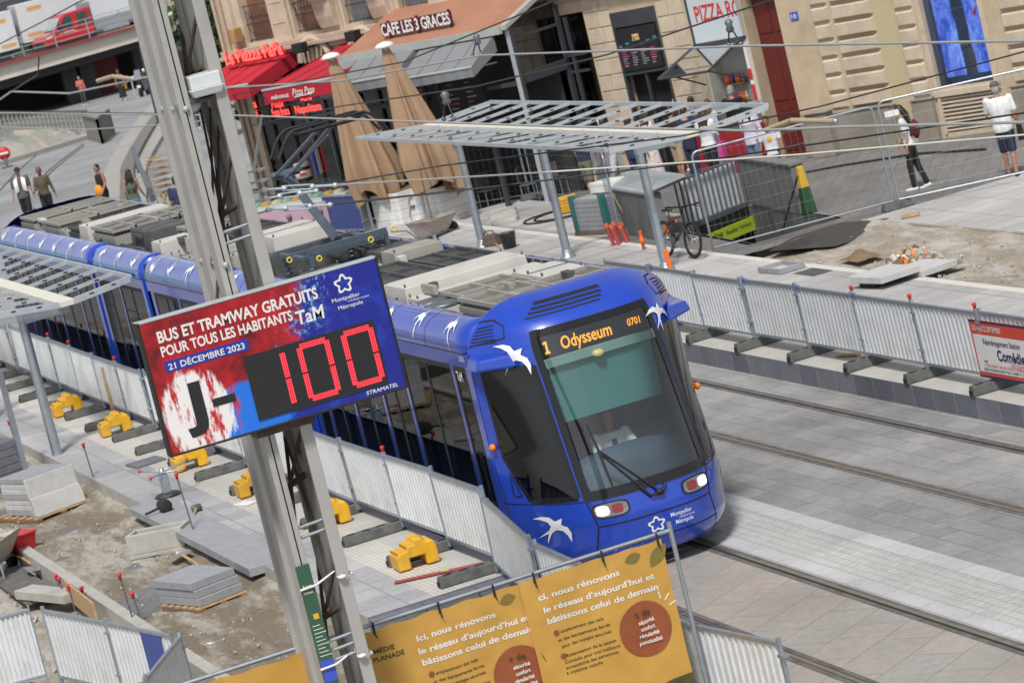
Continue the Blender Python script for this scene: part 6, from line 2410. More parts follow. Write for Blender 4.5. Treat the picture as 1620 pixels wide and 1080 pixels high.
for (cx, cz, r_) in ((0, .68, .09), (0, .42, .14)):
    pts = [(.0, r_*math.cos(2*math.pi*i/16), r_*1.4*math.sin(2*math.pi*i/16)) for i in range(17)]
    b.tube([(p[0]+.49, p[1]-.1, p[2]+cz) for p in pts], .008, 4)
o = b.build('scribble', M['black'], None, loc=(-75.25, 21.8, 0))
o.rotation_euler = (0, 0, .4)
o.name = 'drawing'
tag(o, 'dark scribble drawn on the left white planter', 'drawing')
m_para = mat('parasol_cloth', (0.34, 0.225, 0.14), 0.85, 0, 0.07, 3, 0.2, 60)
def parasol(label, x, y, ztop, zbot, seed, lean):
    t = thing('parasol', label, 'parasol', (x, y, 0), 0, 'folded beige parasols')
    b = MB()
    rr = random.Random(seed)
    ph = [rr.uniform(0, 6.28) for _ in range(6)]
    hem = [rr.uniform(-.3, .35) for _ in range(9)]
    def fn(u, v):
        a_ = 2*math.pi*u
        H = ztop-zbot
        hs = hem[int(u*8) % 8]*(1-(u*8 % 1))+hem[(int(u*8)+1) % 8]*(u*8 % 1)
        z = ztop-(H+hs*.9)*v
        r = .07+.56*v**.85
        r *= 1-.25*max(0, v-.8)/.2
        fold = 1+.27*(v**.5)*math.sin(8*a_+ph[0]+v*1.2)+.09*math.sin(13*a_+ph[1]+2*v)+.08*math.sin(3*a_+ph[2])
        r *= fold
        return Vector((r*math.cos(a_)*.95+lean[0]*v, r*math.sin(a_)+lean[1]*v, z))
    b.grid(fn, 120, 30)
    b.build('folded_canopy', m_para, t, normals=False, merge=True)
    b = MB()
    b.lathe([(.22, 0), (.24, .03), (.15, .1), (.02, .13)], 18, (0, 0, ztop+.02))
    b.lathe([(.07, -.12), (.07, .02)], 12, (0, 0, ztop+.02))
    b.build('top_cap', M['white_paint'], t)
    b = MB()
    b.tube([(0, 0, 0), (0, 0, ztop)], .035, 10)
    b.build('pole', M['galv'], t)
Q1, Q2 = fac(-13.75, 3.55, 0), fac(-12.05, 3.55, 0)
parasol('folded beige parasol on the left, nearer the red awnings', Q1.x, Q1.y, 4.22, .95, 1, (.12, .3))
parasol('folded beige parasol on the right, in front of the grey awning', Q2.x, Q2.y, 4.24, .9, 5, (.12, .4))
# ================================================================ THE LONG STONE BUILDING (frame: x = along the facade to the right, -y = towards the street)
def ft(name, label, cat, group=None):
    return thing(name, label, cat, F0, FROT, group)
m_stone = mat('facade_stone', (0.53, 0.43, 0.3), 0.85, 0, 0.12, 1.6, 0.2, 30, dirt=0.6, dirtcol=(0.34, 0.26, 0.18), dscale=1.1)
m_stone2 = mat('facade_stone_pale', (0.56, 0.47, 0.36), 0.85, 0, 0.13, 2.5, 0.25, 30, dirt=0.65, dirtcol=(0.34, 0.27, 0.2), dscale=1.6)
m_plast = mat('facade_plaster', (0.5, 0.42, 0.26), 0.85, 0, 0.05, 1.5, dirt=0.2, dirtcol=(0.4, 0.33, 0.2), dscale=1)
m_plinth = mat('plinth_stone', (0.27, 0.24, 0.2), 0.9, 0, 0.16, 2, 0.2, 30, dirt=0.5, dirtcol=(0.16, 0.14, 0.125), dscale=1.2)
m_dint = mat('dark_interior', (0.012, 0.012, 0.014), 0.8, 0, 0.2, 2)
m_dgrey = mat('dark_frame', (0.05, 0.055, 0.065), 0.5, 0.1, 0.1, 3)
m_shop = glassmat('shop_glass', (0.4, 0.42, 0.4), 0.06)
bld = ft('stone_building', 'long beige stone building with cafes, red door and rusticated piers', 'building')
H1, H2 = 4.35, 13.0
w = MB()
def wallseg(s0, s1, z0, z1, d0=-.6, d1=0.0):
    w.bx(s0, s1, -d1, -d0, z0, z1)
# ground floor piers and infill between the openings
OPEN = [(-20.4, -9.25, 0, 3.95), (-8.5, -7.2, 0, 3.8), (-6.22, -4.98, .0, 3.9), (-4.98+.02, -3.95, 0, 4.1), (-.32, 1.12, 1.03, 3.9)]
xs_ = [-20.6, -9.25, -8.5, -7.2, -6.22, -4.96]
wallseg(-20.6, -20.4, 0, H1)
wallseg(-20.4, -9.25, 3.95, H1)
wallseg(-9.25, -8.5, 0, H1)
wallseg(-8.5, -7.2, 3.8, H1)
wallseg(-7.2, -6.22, 0, H1)
wallseg(-6.22, -5.0, 3.9, H1)
wallseg(-5.0, -4.86, 0, H1)
wallseg(-4.86, -3.95, 4.1, H1)
wallseg(-3.95, -.32, 0, H1)
wallseg(-.32, 1.12, 3.9, H1)
wallseg(-.32, 1.12, .88, 1.03)
wallseg(-.32, 1.12, 0, .1)
wallseg(1.12, 14, 0, H1)
w.build('ground_floor_wall', m_stone, bld)
w = MB()
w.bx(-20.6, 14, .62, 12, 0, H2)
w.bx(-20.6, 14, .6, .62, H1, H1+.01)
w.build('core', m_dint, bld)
# rusticated blocks: two columns left of the door's pier, one right of the plain strip, one at the far right
for (s0, s1, pr, seed) in ((-3.05, -2.62, .07, 1), (-2.5, -1.5, .12, 2), (-.95, -.5, .07, 3), (1.62, 3.0, .12, 4)):
    b = MB()
    rr = random.Random(seed)
    z = .92
    while z < 4.2:
        e = .035
        b.hexa([(s0, 0, z+.02), (s1, 0, z+.02), (s1, .02, z+.02), (s0, .02, z+.02), (s0, 0, z+.34), (s1, 0, z+.34), (s1, .02, z+.34), (s0, .02, z+.34)])
        q = pr*rr.uniform(.85, 1.1)
        b.add([(s0, 0, z+.02), (s1, 0, z+.02), (s1, 0, z+.34), (s0, 0, z+.34), (s0+e, -q, z+.02+e), (s1-e, -q, z+.02+e), (s1-e, -q, z+.34-e), (s0+e, -q, z+.34-e)],
              [(4, 5, 6, 7), (0, 1, 5, 4), (1, 2, 6, 5), (2, 3, 7, 6), (3, 0, 4, 7)])
        z += .375
    b.build('rusticated_blocks', m_stone2, bld, bevel=.012)
b = MB()
b.bx(-1.48, -.98, -.01, .02, .5, 4.3)
b.build('plain_strip', m_plast, bld)
b = MB()
for (s0, s1, d, h_) in ((-3.9, -1.45, .16, .84), (-3.15, -1.5, .22, .86), (-.98, -.46, .14, .86), (1.55, 3.1, .18, .86), (3.2, 13, .1, .7)):
    b.bx(s0, s1, -d, 0, 0, h_)
    b.bx(s0-.02, s1+.02, -d-.03, 0, h_, h_+.05)
b.build('plinth', m_plinth, bld, bevel=.02)
b = MB()
b.bx(-3.52, -2.95, -.46, -.2, 0, .95)
b.bx(-3.55, -2.9, -.5, -.18, .951, 1.0)
b.build('buttress', m_plinth, bld, bevel=.02)
# red door in its deep reveal
b = MB()
b.bx(-4.86, -3.95, .38, .44, 0, 4.1)
for z0, z1 in ((.15, 1.1), (1.25, 2.6), (2.75, 3.9)):
    for s0, s1 in ((-4.8, -4.45), (-4.36, -4.01)):
        b.bx(s0, s1, .36, .38, z0, z1)
b.build('door', mat('door_red', (0.13, 0.018, 0.015), 0.55, 0, 0.12, 4), bld, bevel=.006)
b = MB()
b.bx(-3.62, -3.42, -.02, 0, 2.95, 3.13)
nbp = b.build('number_plate', M['blue_small'], bld)
b = MB()
text(b, '10', (-3.59, -.022, 2.99), (1, 0, 0), (0, 0, 1), .13, .1, .015)
b.build('lettering', M['white_paint'], nbp)
# window with the blue screen, greenish reveal, louvred grille below
b = MB()
b.bx(-.42, -.3, -.05, .1, .9, 4.2)
b.bx(1.1, 1.22, -.05, .1, .9, 4.2)
b.bx(-.42, 1.22, -.06, .1, .86, 1.0)
b.build('window_surround', m_stone2, bld, bevel=.012)
b = MB()
b.bx(-.3, 1.1, .12, .14, 1.03, 3.9)
b.build('window_glass', M['clear_glass'], bld)
b = MB()
b.bx(-.32, 1.12, .5, .52, 1.0, 3.9)
b.build('window_back', mat('green_grey', (0.42, 0.48, 0.42), 0.6, 0, 0.1), bld)
b = MB()
b.bx(-.3, 1.1, .5, .55, .1, .86)
b.build('grille_back', m_dint, bld)
b = MB()
for k in range(9):
    z = .13+k*.083
    b.hexa([(-.3, -.02, z), (1.1, -.02, z), (1.1, .1, z+.05), (-.3, .1, z+.05), (-.3, -.02, z+.02), (1.1, -.02, z+.02), (1.1, .1, z+.07), (-.3, .1, z+.07)])
b.bx(-.36, -.3, -.04, .1, .08, .88)
b.bx(1.1, 1.16, -.04, .1, .08, .88)
b.build('louvre_grille', m_stone2, bld)
# upper storey: cornice, pilasters, consoles, tall windows with ironwork
b = MB()
b.bx(-20.75, 14, -.28, 0, H1, H1+.1)
b.bx(-20.7, 14, -.2, 0, H1+.1, H1+.22)
b.bx(-20.65, 14, -.1, 0, H1-.12, H1)
b.build('cornice', mat('cornice_stone', (0.5, 0.38, 0.31), 0.85, 0, 0.12, 2, dirt=0.5, dirtcol=(0.25, 0.18, 0.15), dscale=1.5), bld, bevel=.02)
up = MB()
wins = [-19.4, -17.7, -16.0, -14.2, -12.5, -10.8, -9, -7.2, -5.4, -3.6, -1.8, 0, 1.8, 3.6, 5.4, 7.2, 9, 10.8]
e = [-20.6]+[v for s_ in wins for v in (s_-.48, s_+.48)]+[14]
for i in range(0, len(e), 2):
    up.bx(e[i], e[i+1], 0, .62, H1+.22, 8.4)
for s_ in wins:
    up.bx(s_-.48, s_+.48, 0, .62, H1+.22, H1+.3)
    up.bx(s_-.48, s_+.48, 0, .62, 7.4, 8.4)
up.bx(-20.6, 14, 0, .62, 8.4, H2)
up.build('upper_wall', m_stone2, bld)
for i, s_ in enumerate(wins[:9]):
    wd = MB()
    wd.bx(s_-.48, s_+.48, .3, .34, H1+.3, 7.4)
    wo = wd.build('window', mat('shutter_brown', (0.2, 0.1, 0.06), 0.7, 0, 0.3, 5) if i in (0, 1, 6) else mat('window_grey', (0.2, 0.21, 0.23), 0.3, 0, 0.2, 2), bld)
    ir = MB()
    for k in range(9):
        x = s_-.44+k*.11
        ir.tube([(x, .12, H1+.3), (x, .12, H1+1.2)], .008, 4)
    for z in (H1+.36, H1+.75, H1+1.2):
        ir.tube([(s_-.48, .12, z), (s_+.48, .12, z)], .014, 4)
    for k in range(8):
        x = s_-.385+k*.11
        ring = [(x+.05*math.cos(a_*.785), .12, H1+.95+.09*math.sin(a_*.785)) for a_ in range(9)]
        ir.tube(ring, .007, 4, False)
    ir.build('ironwork', m_dgrey, wo)
pl = MB()
for i in range(len(wins)-1):
    c = (wins[i]+wins[i+1])/2
    pl.bx(c-.3, c+.3, -.1, 0, H1+.22, 8.4)
    for z in (5.0, 5.5, 6.0, 6.5, 7.0):
        pl.bx(c-.22, c+.22, -.115, -.1, z, z+.02)
pl.bx(-20.62, -20.1, -.12, 0, 0.9, 8.4)
pl.build('pilasters', m_stone2, bld, bevel=.015)
for s_ in (-16.85, -15.1):
    cn = MB()
    prof = [(0, 4.6), (-.22, 4.7), (-.3, 4.95), (-.34, 5.3), (-.5, 5.55), (-.75, 5.75), (-.75, 6.0), (0, 6.0)]
    cn.prism([(s_-.28, y, z) for y, z in prof], (.56, 0, 0))
    cn.bx(s_-.4, s_+.4, -.85, 0, 6.0, 6.14)
    cn.build('console', m_stone2, bld, bevel=.03)
for s_ in (-17.6, -15.9):
    o_ = MB()
    pts = [(s_+.5*math.cos(a_*.3), -.14, 3.9+.62*math.sin(a_*.3)) for a_ in range(11)]
    o_.tube(pts, .09, 8)
    for k in range(5):
        o_.tube([(s_-.35+k*.14, -.16, 3.95), (s_-.3+k*.16, -.2, 4.3)], .025, 6)
    o_.build('carved_ornament', m_stone2, bld)
pp = MB()
pp.tube([(-13.9, -.32, H1+.28), (-9, -.32, H1+.3)], .03, 8)
for s_ in (-20.55, -20.35):
    pp.tube([(s_, -.18, 0), (s_, -.18, 9)], .05, 8)
pp.build('drainpipe', mat('pipe_beige', (0.45, 0.36, 0.27), 0.7, 0, 0.1), bld)
lm_ = MB()
lm_.bx(-20.05, -19.85, -.4, -.12, 4.75, 5.1)
lm_.build('wall_lantern', mat('lantern', (0.4, 0.24, 0.1), 0.5, 0, 0.2), bld, bevel=.02)
for s_, z in ((-17.55, 4.25), (-15.75, 4.3)):
    b = MB()
    b.bx(s_-.16, s_+.16, -.75, -.5, z, z+.24)
    b.bx(s_-.03, s_+.03, -.5, 0, z+.05, z+.1)
    b.build('floodlight', M['black'], bld, bevel=.02)
# --- La Piazza PaPa: glazed front behind the awnings
gl = MB()
for s_ in [-20.3+i*.62 for i in range(18)]:
    gl.bx(s_-.035, s_+.035, -.08, .02, .1, 3.9)
for z in (.95, 2.62, 3.0):
    gl.bx(-20.4, -9.4, -.07, .02, z, z+.06)
gl.build('shopfront_frame', m_dgrey, bld)
gg = MB()
gg.bx(-20.4, -9.4, -.012, -.008, .1, 3.95)
gg.build('shopfront_glass', m_shop, bld)
b = MB()
b.bx(-20.4, -9.3, .5, .6, 0, 3.95)
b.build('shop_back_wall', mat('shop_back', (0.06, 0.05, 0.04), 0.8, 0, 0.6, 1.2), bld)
m_neon = mat('neon_red', (1.0, 0.06, 0.05), 0.5, 0, 0, emit=2.2)
neon = ft('neon_lettering', 'red neon words glowing in the glass below the red awnings', 'neon sign')
b = MB()
for (s0, s1, st_, z) in ((-20.7, -20.05, 'Antipasti', 2.86), (-19.5, -19.1, 'Pizza', 3.02), (-19.55, -18.95, 'Pasta fresca', 2.8), (-18.75, -17.85, 'Napolitana', 2.78), (-18.5, -18.1, 'vera', 3.06), (-20.2, -20.0, 'la', 3.1)):
    text(b, st_, (s0, -.1, z), (1, 0, 0), (0, 0, 1), s1-s0, .2, .012)
b.build('neon_tubes', m_neon, neon)
m_bulb = mat('warm_bulb', (1.0, 0.55, 0.2), 0.4, 0, 0, emit=2.5)
for i, (s_, z, lb) in enumerate(((-18.9, 2.05, 'leftmost warm globe lamp inside the pizza restaurant'), (-17.6, 2.1, 'middle warm globe lamp inside the pizza restaurant'), (-16.2, 2.15, 'rightmost warm globe lamp inside the pizza restaurant'))):
    t = thing('pendant_lamp', lb, 'lamp', fac(s_, -.3, z), 0, 'globe lamps in the restaurant')
    b = MB()
    b.ell((0, 0, 0), (.09, .09, .11))
    b.build('globe', m_bulb, t)
    b = MB()
    b.tube([(0, 0, .1), (0, 0, 1.6)], .008, 4)
    b.build('cord', M['black'], t)
m_awr = mat('awning_red', (0.42, 0.012, 0.03), 0.8, 0, 0.06, 2)
def awning(name, label, s0, s1, dback, d, zb, zf, vh, m, cat='awning', nseam=4):
    t = ft(name, label, cat)
    b = MB()
    n = 10
    def top(u, v):
        return Vector((s0+(s1-s0)*u, -(dback+(d-dback)*v), zb+(zf-zb)*v-.04*math.sin(math.pi*v)))
    b.grid(top, 20, n, True, 0)
    b.grid(lambda u, v: top(u, v)+Vector((0, .0, -.02)), 20, n, True, 0)
    for s_ in (s0, s1):
        b.add([(s_, -dback, zb), (s_, -d, zf), (s_, -d, zf-vh), (s_, -dback, zb-.36)], [(0, 1, 2, 3)], mi=0)
    b.build('canopy', m, t, normals=False)
    b = MB()
    b.grid(lambda u, v: Vector((s0+(s1-s0)*u, -d-.004-.01*math.sin(u*40)*v, zf-vh*v)), 60, 3, True, 0)
    b.build('valance', m, t, normals=False)
    b = MB()
    for k in range(1, nseam):
        s_ = s0+(s1-s0)*k/nseam
        pts = [top(k/nseam, v/8)+Vector((0, 0, .006)) for v in range(9)]
        b.tube(pts, .008, 4)
    b.build('seams', mat('seam_'+m.name, tuple(c*.6 for c in m.node_tree.nodes['Vector Math'].inputs[0].default_value[:3]), .8, 0, 0), t)
    b = MB()
    b.tube([(s0, -d, zf-.02), (s1, -d, zf-.02)], .03, 8)
    b.tube([(s0+.1, -dback, zb-.6), (s0+.1, -d, zf-.05)], .02, 6)
    b.tube([(s1-.1, -dback, zb-.6), (s1-.1, -d, zf-.05)], .02, 6)
    b.build('front_bar', M['galv_light'], t)
    return t
a1 = awning('awning', 'left red awning below the red neon shop sign', -20.6, -18.35, 0, 1.8, 4.3, 3.86, .34, m_awr)
b = MB()
text(b, 'midi-minuit', (-20.15, -1.83, 3.6), (1, 0, 0), (0, 0, 1), .55, .1, .02)
b.build('lettering', M['white_paint'], a1)
a2 = awning('awning', 'right red awning marked midi-minuit and Pizza Papa', -16.72, -14.4, 0, 3.0, 4.24, 3.76, .36, m_awr)
b = MB()
text(b, 'midi-minuit', (-16.45, -3.03, 3.5), (1, 0, 0), (0, 0, 1), .58, .1, .02)
text(b, 'Pizza Papa', (-15.75, -3.03, 3.5), (1, 0, 0), (0, 0, 1), .72, .17, .008, shear=.25)
b.bar((-15.7, -3.03, 3.47), (-15.1, -3.03, 3.49), .02, .02)
b.build('lettering', M['white_paint'], a2)
sg = ft('shop_sign', 'glowing red letters La Piazza PaPa above the left awning', 'sign')
b = MB()
text(b, 'La Piazza PaPa', (-20.15, -.62, 4.3), (1, 0, 0), (0, 0, 1), 2.0, .32, .022)
k = len(b.f)
b.build('letters', m_neon, sg)
b = MB()
text(b, 'La Piazza PaPa', (-20.13, -.57, 4.29), (1, 0, 0), (0, 0, 1), 2.0, .32, .03)
b.bx(-20.2, -18.1, -.56, -.5, 4.3, 4.34)
b.build('letter_backs', mat('letter_red', (0.3, 0.01, 0.012), 0.5, 0, 0), sg)
# --- the veranda of the cafe
ver = ft('cafe_veranda', 'cafe veranda with rust brown roof, dark frame and glass gable', 'veranda')
vs0, vs1, vd, ve, vt = -14.95, -9.95, 1.9, 4.12, 4.8
m_vroof = mat('roof_rust', (0.36, 0.17, 0.11), 0.75, 0, 0.1, 1.5, dirt=0.4, dirtcol=(0.25, 0.13, 0.09), dscale=1.2)
b = MB()
b.hexa([(vs0, -vd-.1, ve-.06), (vs1, -vd-.1, ve-.06), (vs1, 0, vt-.06), (vs0, 0, vt-.06), (vs0, -vd-.1, ve), (vs1, -vd-.1, ve), (vs1, 0, vt), (vs0, 0, vt)])
b.build('roof', m_vroof, ver)
b = MB()
b.bx(vs0-.02, vs1+.02, -vd-.2, -vd-.1, ve-.16, ve+.01)
b.hexa([(vs1+.001, -vd-.12, ve-.09), (vs1+.16, -vd-.12, ve-.09), (vs1+.16, 0, vt-.09), (vs1+.001, 0, vt-.09), (vs1+.001, -vd-.12, ve+.02), (vs1+.16, -vd-.12, ve+.02), (vs1+.16, 0, vt+.02), (vs1+.001, 0, vt+.02)])
b.build('gutter_and_verge', mat('verge_grey', (0.4, 0.42, 0.4), 0.6, 0.1, 0.1, 3), ver)
b = MB()
b.bar((vs1+.05, -vd+.05, 0), (vs1+.05, -vd+.05, ve-.1), .12, .12, up=(1, 0, 0))
b.build('corner_post', M['galv_light'], ver, bevel=.01)
b = MB()
for s_ in [vs0+.1+i*1.25 for i in range(5)]:
    b.bx(s_-.05, s_+.05, -vd, -vd+.1, 0, ve-.1)
b.bx(vs0, vs1, -vd+.01, -vd+.09, 2.75, 2.85)
b.bx(vs1-.04, vs1+.04, -vd+.1, -.02, 2.75, 3.0)
b.bx(vs1-.04, vs1+.04, -.16, -.02, 0, 4.6)
b.bx(vs1-.04, vs1+.04, -vd+.1, -.16, 3.75, 3.82)
b.build('frame', m_dgrey, ver, bevel=.006)
b = MB()
b.add([(vs1, -vd+.1, 3.0), (vs1, -.1, 3.0), (vs1, -.1, vt-.15), (vs1, -vd+.1, ve-.1)], [(0, 1, 2, 3)])
b.build('gable_glass', m_shop, ver, normals=False)
b = MB()
b.bx(vs0, vs1-.1, -.35, -.3, 0, 4.2)
b.build('back_wall', mat('veranda_back', (0.03, 0.03, 0.03), 0.7, 0, 0.4, 1), ver)
# menu boards hanging at the front
for k, (s0, s1) in enumerate(((-13.4, -12.6), (-12.0, -10.9))):
    t = ft('menu_board', ('black menu board between the folded parasols', 'black menu board right of the parasols, under the grey awning')[k], 'menu board')
    b = MB()
    b.bx(s0, s1, -vd-.12, -vd-.07, 2.0, 3.15)
    b.build('board', M['black'], t)
    b = MB()
    rr = random.Random(k+3)
    for i in range(9):
        z = 3.05-i*.11
        for c in range(2):
            s_ = s0+.06+c*(s1-s0)/2
            b.bx(s_, s_+rr.uniform(.12, .32), -vd-.125, -vd-.121, z-.03, z, mi=1 if i % 4 == 0 else 0)
    b.build('menu_lines', [mat('chalk_grey', (0.3, 0.3, 0.32), 0.7, 0, 0), mat('chalk_pink', (0.5, 0.06, 0.25), 0.7, 0, 0)], t)
cs = ft('cafe_sign', 'cafe sign in white letters on a dark red rail above the brown roof', 'sign')
b = MB()
text(b, 'CAFE LES 3 GRACES', (-13.85, -1.64, 4.36), (1, 0, 0), (0, 0, 1), 2.15, .27, .028)
b.build('letters', M['white_paint'], cs)
b = MB()
m_maroon = mat('sign_maroon', (0.1, 0.012, 0.02), 0.5, 0, 0)
b.bx(-13.87, -11.68, -1.62, -1.57, 4.35, 4.64)
for s_ in (-13.65, -12.75, -11.75):
    b.bx(s_-.025, s_+.025, -1.6, -1.55, 4.2, 4.68)
b.build('rail', m_maroon, cs)
m_awg = mat('awning_grey', (0.2, 0.21, 0.225), 0.8, 0, 0.05, 2)
awning('awning', 'left grey awning of the cafe behind the parasols', -15.0, -12.55, 2.02, 2.95, 4.02, 3.58, .24, m_awg)
awning('awning', 'right grey awning of the cafe beside the white corner post', -12.45, -10.2, 2.02, 2.95, 3.96, 3.46, .24, m_awg)
# --- narrow takeaway with the black menu
b = MB()
b.bx(-8.5, -7.2, .3, .36, 0, 3.8)
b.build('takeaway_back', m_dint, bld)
b = MB()
b.bx(-8.5, -8.44, -.02, .12, 0, 3.8)
b.bx(-7.26, -7.2, -.02, .12, 0, 3.8)
b.bx(-8.44, -7.26, -.02, .1, 2.36, 2.44)
b.bx(-7.9, -7.85, -.0, .08, 0, 2.36)
b.bx(-8.44, -7.26, -.01, .08, 3.45, 3.8)
b.build('takeaway_frame', m_dgrey, bld, bevel=.005)
mb_ = ft('menu_board', 'black lit menu board with pink headings over the narrow takeaway', 'menu board')
b = MB()
b.bx(-8.42, -7.28, -.05, .0, 2.46, 3.42)
b.build('board', M['black'], mb_)
b = MB()
rr = random.Random(9)
b.bx(-7.97, -7.78, -.056, -.051, 3.12, 3.26, mi=2)
b.lathe([(.0, 0), (.07, .12), (.07, .14)], 10, (-7.87, -.06, 3.1), mi=2)
for c in range(4):
    for i in range(7):
        s_ = -8.36+c*.27
        b.bx(s_, s_+rr.uniform(.08, .2), -.055, -.051, 2.9-i*.055, 2.92-i*.055, mi=1 if i == 0 or rr.random() < .15 else 0)
for c in range(6):
    s_ = -8.4+c*.2
    b.bx(s_, s_+.1, -.055, -.051, 3.0+.05*(c % 3), 3.05+.05*(c % 3), mi=3)
b.build('menu_lines', [MATS['chalk_grey'], MATS['chalk_pink'], mat('chalk_gold', (0.6, 0.4, 0.2), 0.6, 0, 0), mat('chalk_teal', (0.06, 0.2, 0.3), 0.6, 0, 0)], mb_)
for s0 in (-9.2, -7.15):
    qn = MB()
    for k in range(11):
        wd = .3 if k % 2 else .42
        qn.bx(s0, s0+wd, -.02, 0, .3+k*.36, .3+k*.36+.33)
        qn.bx(s0+wd+.03, s0+.86 if s0 < -8 and False else s0+.72, -.018, 0, .3+k*.36, .3+k*.36+.33)
    qn.build('quoins', m_stone2, bld, bevel=.01)
# --- pizza counter: sign, raised glass flap, interior
ps = ft('shop_sign', 'pale sign with red lettering PIZZA ROMA over the glass flap', 'sign')
b = MB()
b.bx(-6.2, -4.9, -.12, -.03, 2.82, 4.0)
b.build('panel', mat('sign_pale', (0.5, 0.56, 0.6), 0.4, 0, 0.03), ps)
b = MB()
b.bx(-6.26, -6.2, -.13, -.02, 2.76, 4.0)
b.bx(-6.26, -4.9, -.13, -.02, 2.7, 2.82)
b.build('frame', m_dgrey, ps)
b = MB()
text(b, 'PIZZA ROMA', (-6.05, -.125, 3.28), (1, 0, 0), (0, 0, 1), 1.7, .36, .02)
# keep only what fits on the panel: the wall pier hides the last letters
b.v = [Vector((min(p.x, -4.91), p.y, p.z)) for p in b.v]
b.build('lettering', mat('sign_red', (0.55, 0.03, 0.03), 0.5, 0, 0), ps)
fl = ft('glass_flap', 'glass canopy flap propped open below the pizza sign', 'canopy')
b = MB()
A_, B_, C_, D_ = Vector((-6.3, -.05, 2.78)), Vector((-5.0, -.05, 2.78)), Vector((-5.1, -1.3, 2.32)), Vector((-6.5, -1.3, 2.32))
b.add([A_, B_, C_, D_], [(0, 1, 2, 3)])
b.build('glass', glassmat('flap_glass', (0.7, 0.75, 0.75), 0.1), fl, normals=False)
b = MB()
for p, q in ((A_, B_), (B_, C_), (C_, D_), (D_, A_)):
    b.tube([p, q], .03, 6)
b.tube([C_, Vector((-5.02, -.1, 1.9))], .02, 6)
b.tube([D_+Vector((.35, .1, 0)), Vector((-6.2, -.1, 1.9))], .02, 6)
b.build('frame', m_dgrey, fl)
b = MB()
b.bx(-6.2, -5.0, .5, .56, 0, 3.9, mi=0)
b.bx(-6.2, -6.14, .0, .5, 0, 3.9, mi=0)
b.bx(-5.3, -5.0, .42, .5, .0, 2.5, mi=1)
b.bx(-5.3, -5.0, .41, .5, 1.3, 2.4, mi=2)
b.build('pizza_interior', [mat('white_wall', (0.5, 0.49, 0.46), 0.7, 0, 0.05), m_dint, mat('dark_red', (0.12, 0.01, 0.012), 0.6, 0, 0.2)], bld)
b = MB()
b.bx(-4.98, -4.9, -.1, .0, .9, 2.75, mi=0)
b.bx(-4.985, -4.895, -.104, -.1, 1.3, 1.75, mi=1)
b.bx(-4.985, -4.895, -.104, -.1, 1.85, 2.1, mi=1)
b.build('menu_strip', [M['white_paint'], MATS['sign_red']], bld)
ct = ft('pizza_counter', 'red glass fronted pizza counter at the shop opening', 'counter')
b = MB()
b.bx(-6.2, -4.7, -.95, -.2, 0, .95, mi=0)
b.bx(-6.2, -4.7, -.96, -.95, .1, .6, mi=0)
b.build('cabinet', mat('counter_red', (0.3, 0.02, 0.03), 0.5, 0, 0.1), ct, bevel=.02)
b = MB()
b.bx(-6.18, -4.72, -.93, -.3, .951, 1.0, mi=0)
for i in range(8):
    b.bx(-6.1+i*.17, -6.0+i*.17, -.85, -.5, 1.0, 1.06, mi=1)
b.bx(-6.2, -4.7, -.95, -.25, 1.38, 1.41, mi=2)
for s_ in (-6.2, -4.74):
    b.bx(s_, s_+.04, -.95, -.9, .95, 1.38, mi=2)
b.build('display', [M['white_paint'], mat('pizza_food', (0.6, 0.3, 0.08), 0.7, 0, 0.5, 20), M['galv_light']], ct)
b = MB()
b.add([(-6.2, -.96, .95), (-4.7, -.96, .95), (-4.7, -.96, 1.4), (-6.2, -.96, 1.4)], [(0, 1, 2, 3)])
b.build('glass', M['clear_glass'], ct, normals=False)
for j, z in enumerate((1.75, 1.32)):
    sh = ft('bottle_shelf', ('upper shelf of coloured bottles in the pizza shop', 'lower shelf of coloured bottles in the pizza shop')[j], 'shelf')
    b = MB()
    b.bx(-6.05, -5.5, .3, .48, z, z+.03)
    b.build('board', M['wood_dark'], sh)
    cl = [M['red'], M['yellow'], M['blue_small'], M['orange'], M['black'], M['white_paint']]
    b = MB()
    rr = random.Random(j)
    for i in range(9):
        b.lathe([(.028, 0), (.03, .13), (.012, .17), (.012, .22)], 8, (-6.02+i*.06, .38, z+.032), mi=rr.randrange(6))
    b.build('bottles', cl, sh)
# --- LED screen in the window
sc = ft('led_screen', 'blue glowing video screen filling the window at top right', 'screen')
m_scr = bpy.data.materials.new('screen_picture')
m_scr.use_nodes = True
nt = m_scr.node_tree
bs = nt.nodes['Principled BSDF']
tc = N('ShaderNodeTexCoord')
sp = N('ShaderNodeSeparateXYZ')
L(tc.outputs['Object'], sp.inputs[0])
X_, Z_ = sp.outputs[0], sp.outputs[2]
w1 = math_('MULTIPLY', math_('SUBTRACT', noise(1.6), .5), .5)
# dark vertical figure between two pale-blue drapes
cx_ = math_('ADD', math_('ADD', math_('MULTIPLY', Z_, -.02), .5), math_('MULTIPLY', w1, .35))
dd = math_('ABSOLUTE', math_('SUBTRACT', X_, cx_))
col = mixc(ramp(noise(2.3, off=(2, 0, 5), sc=(2.2, 1, .8)), .38, .62), (0.03, 0.06, 0.42), (0.2, 0.3, 0.85))
col = mixc(ramp(dd, .16, .13), col, (0.03, 0.035, 0.055))
col = mixc(ramp(noise(4, off=(7, 3, 1)), .6, .7), col, (0.015, 0.02, 0.25))
bs.inputs['Base Color'].default_value = (0, 0, 0, 1)
L(col, bs.inputs['Emission Color'])
bs.inputs['Emission Strength'].default_value = 1.5
b = MB()
b.bx(-.16, 1.06, .2, .26, 1.22, 4.0)
b.build('display', m_scr, sc)
b = MB()
b.prism([(.78, .199, 2.45), (.9, .199, 2.6), (.86, .199, 2.38)], (0, -.002, 0))
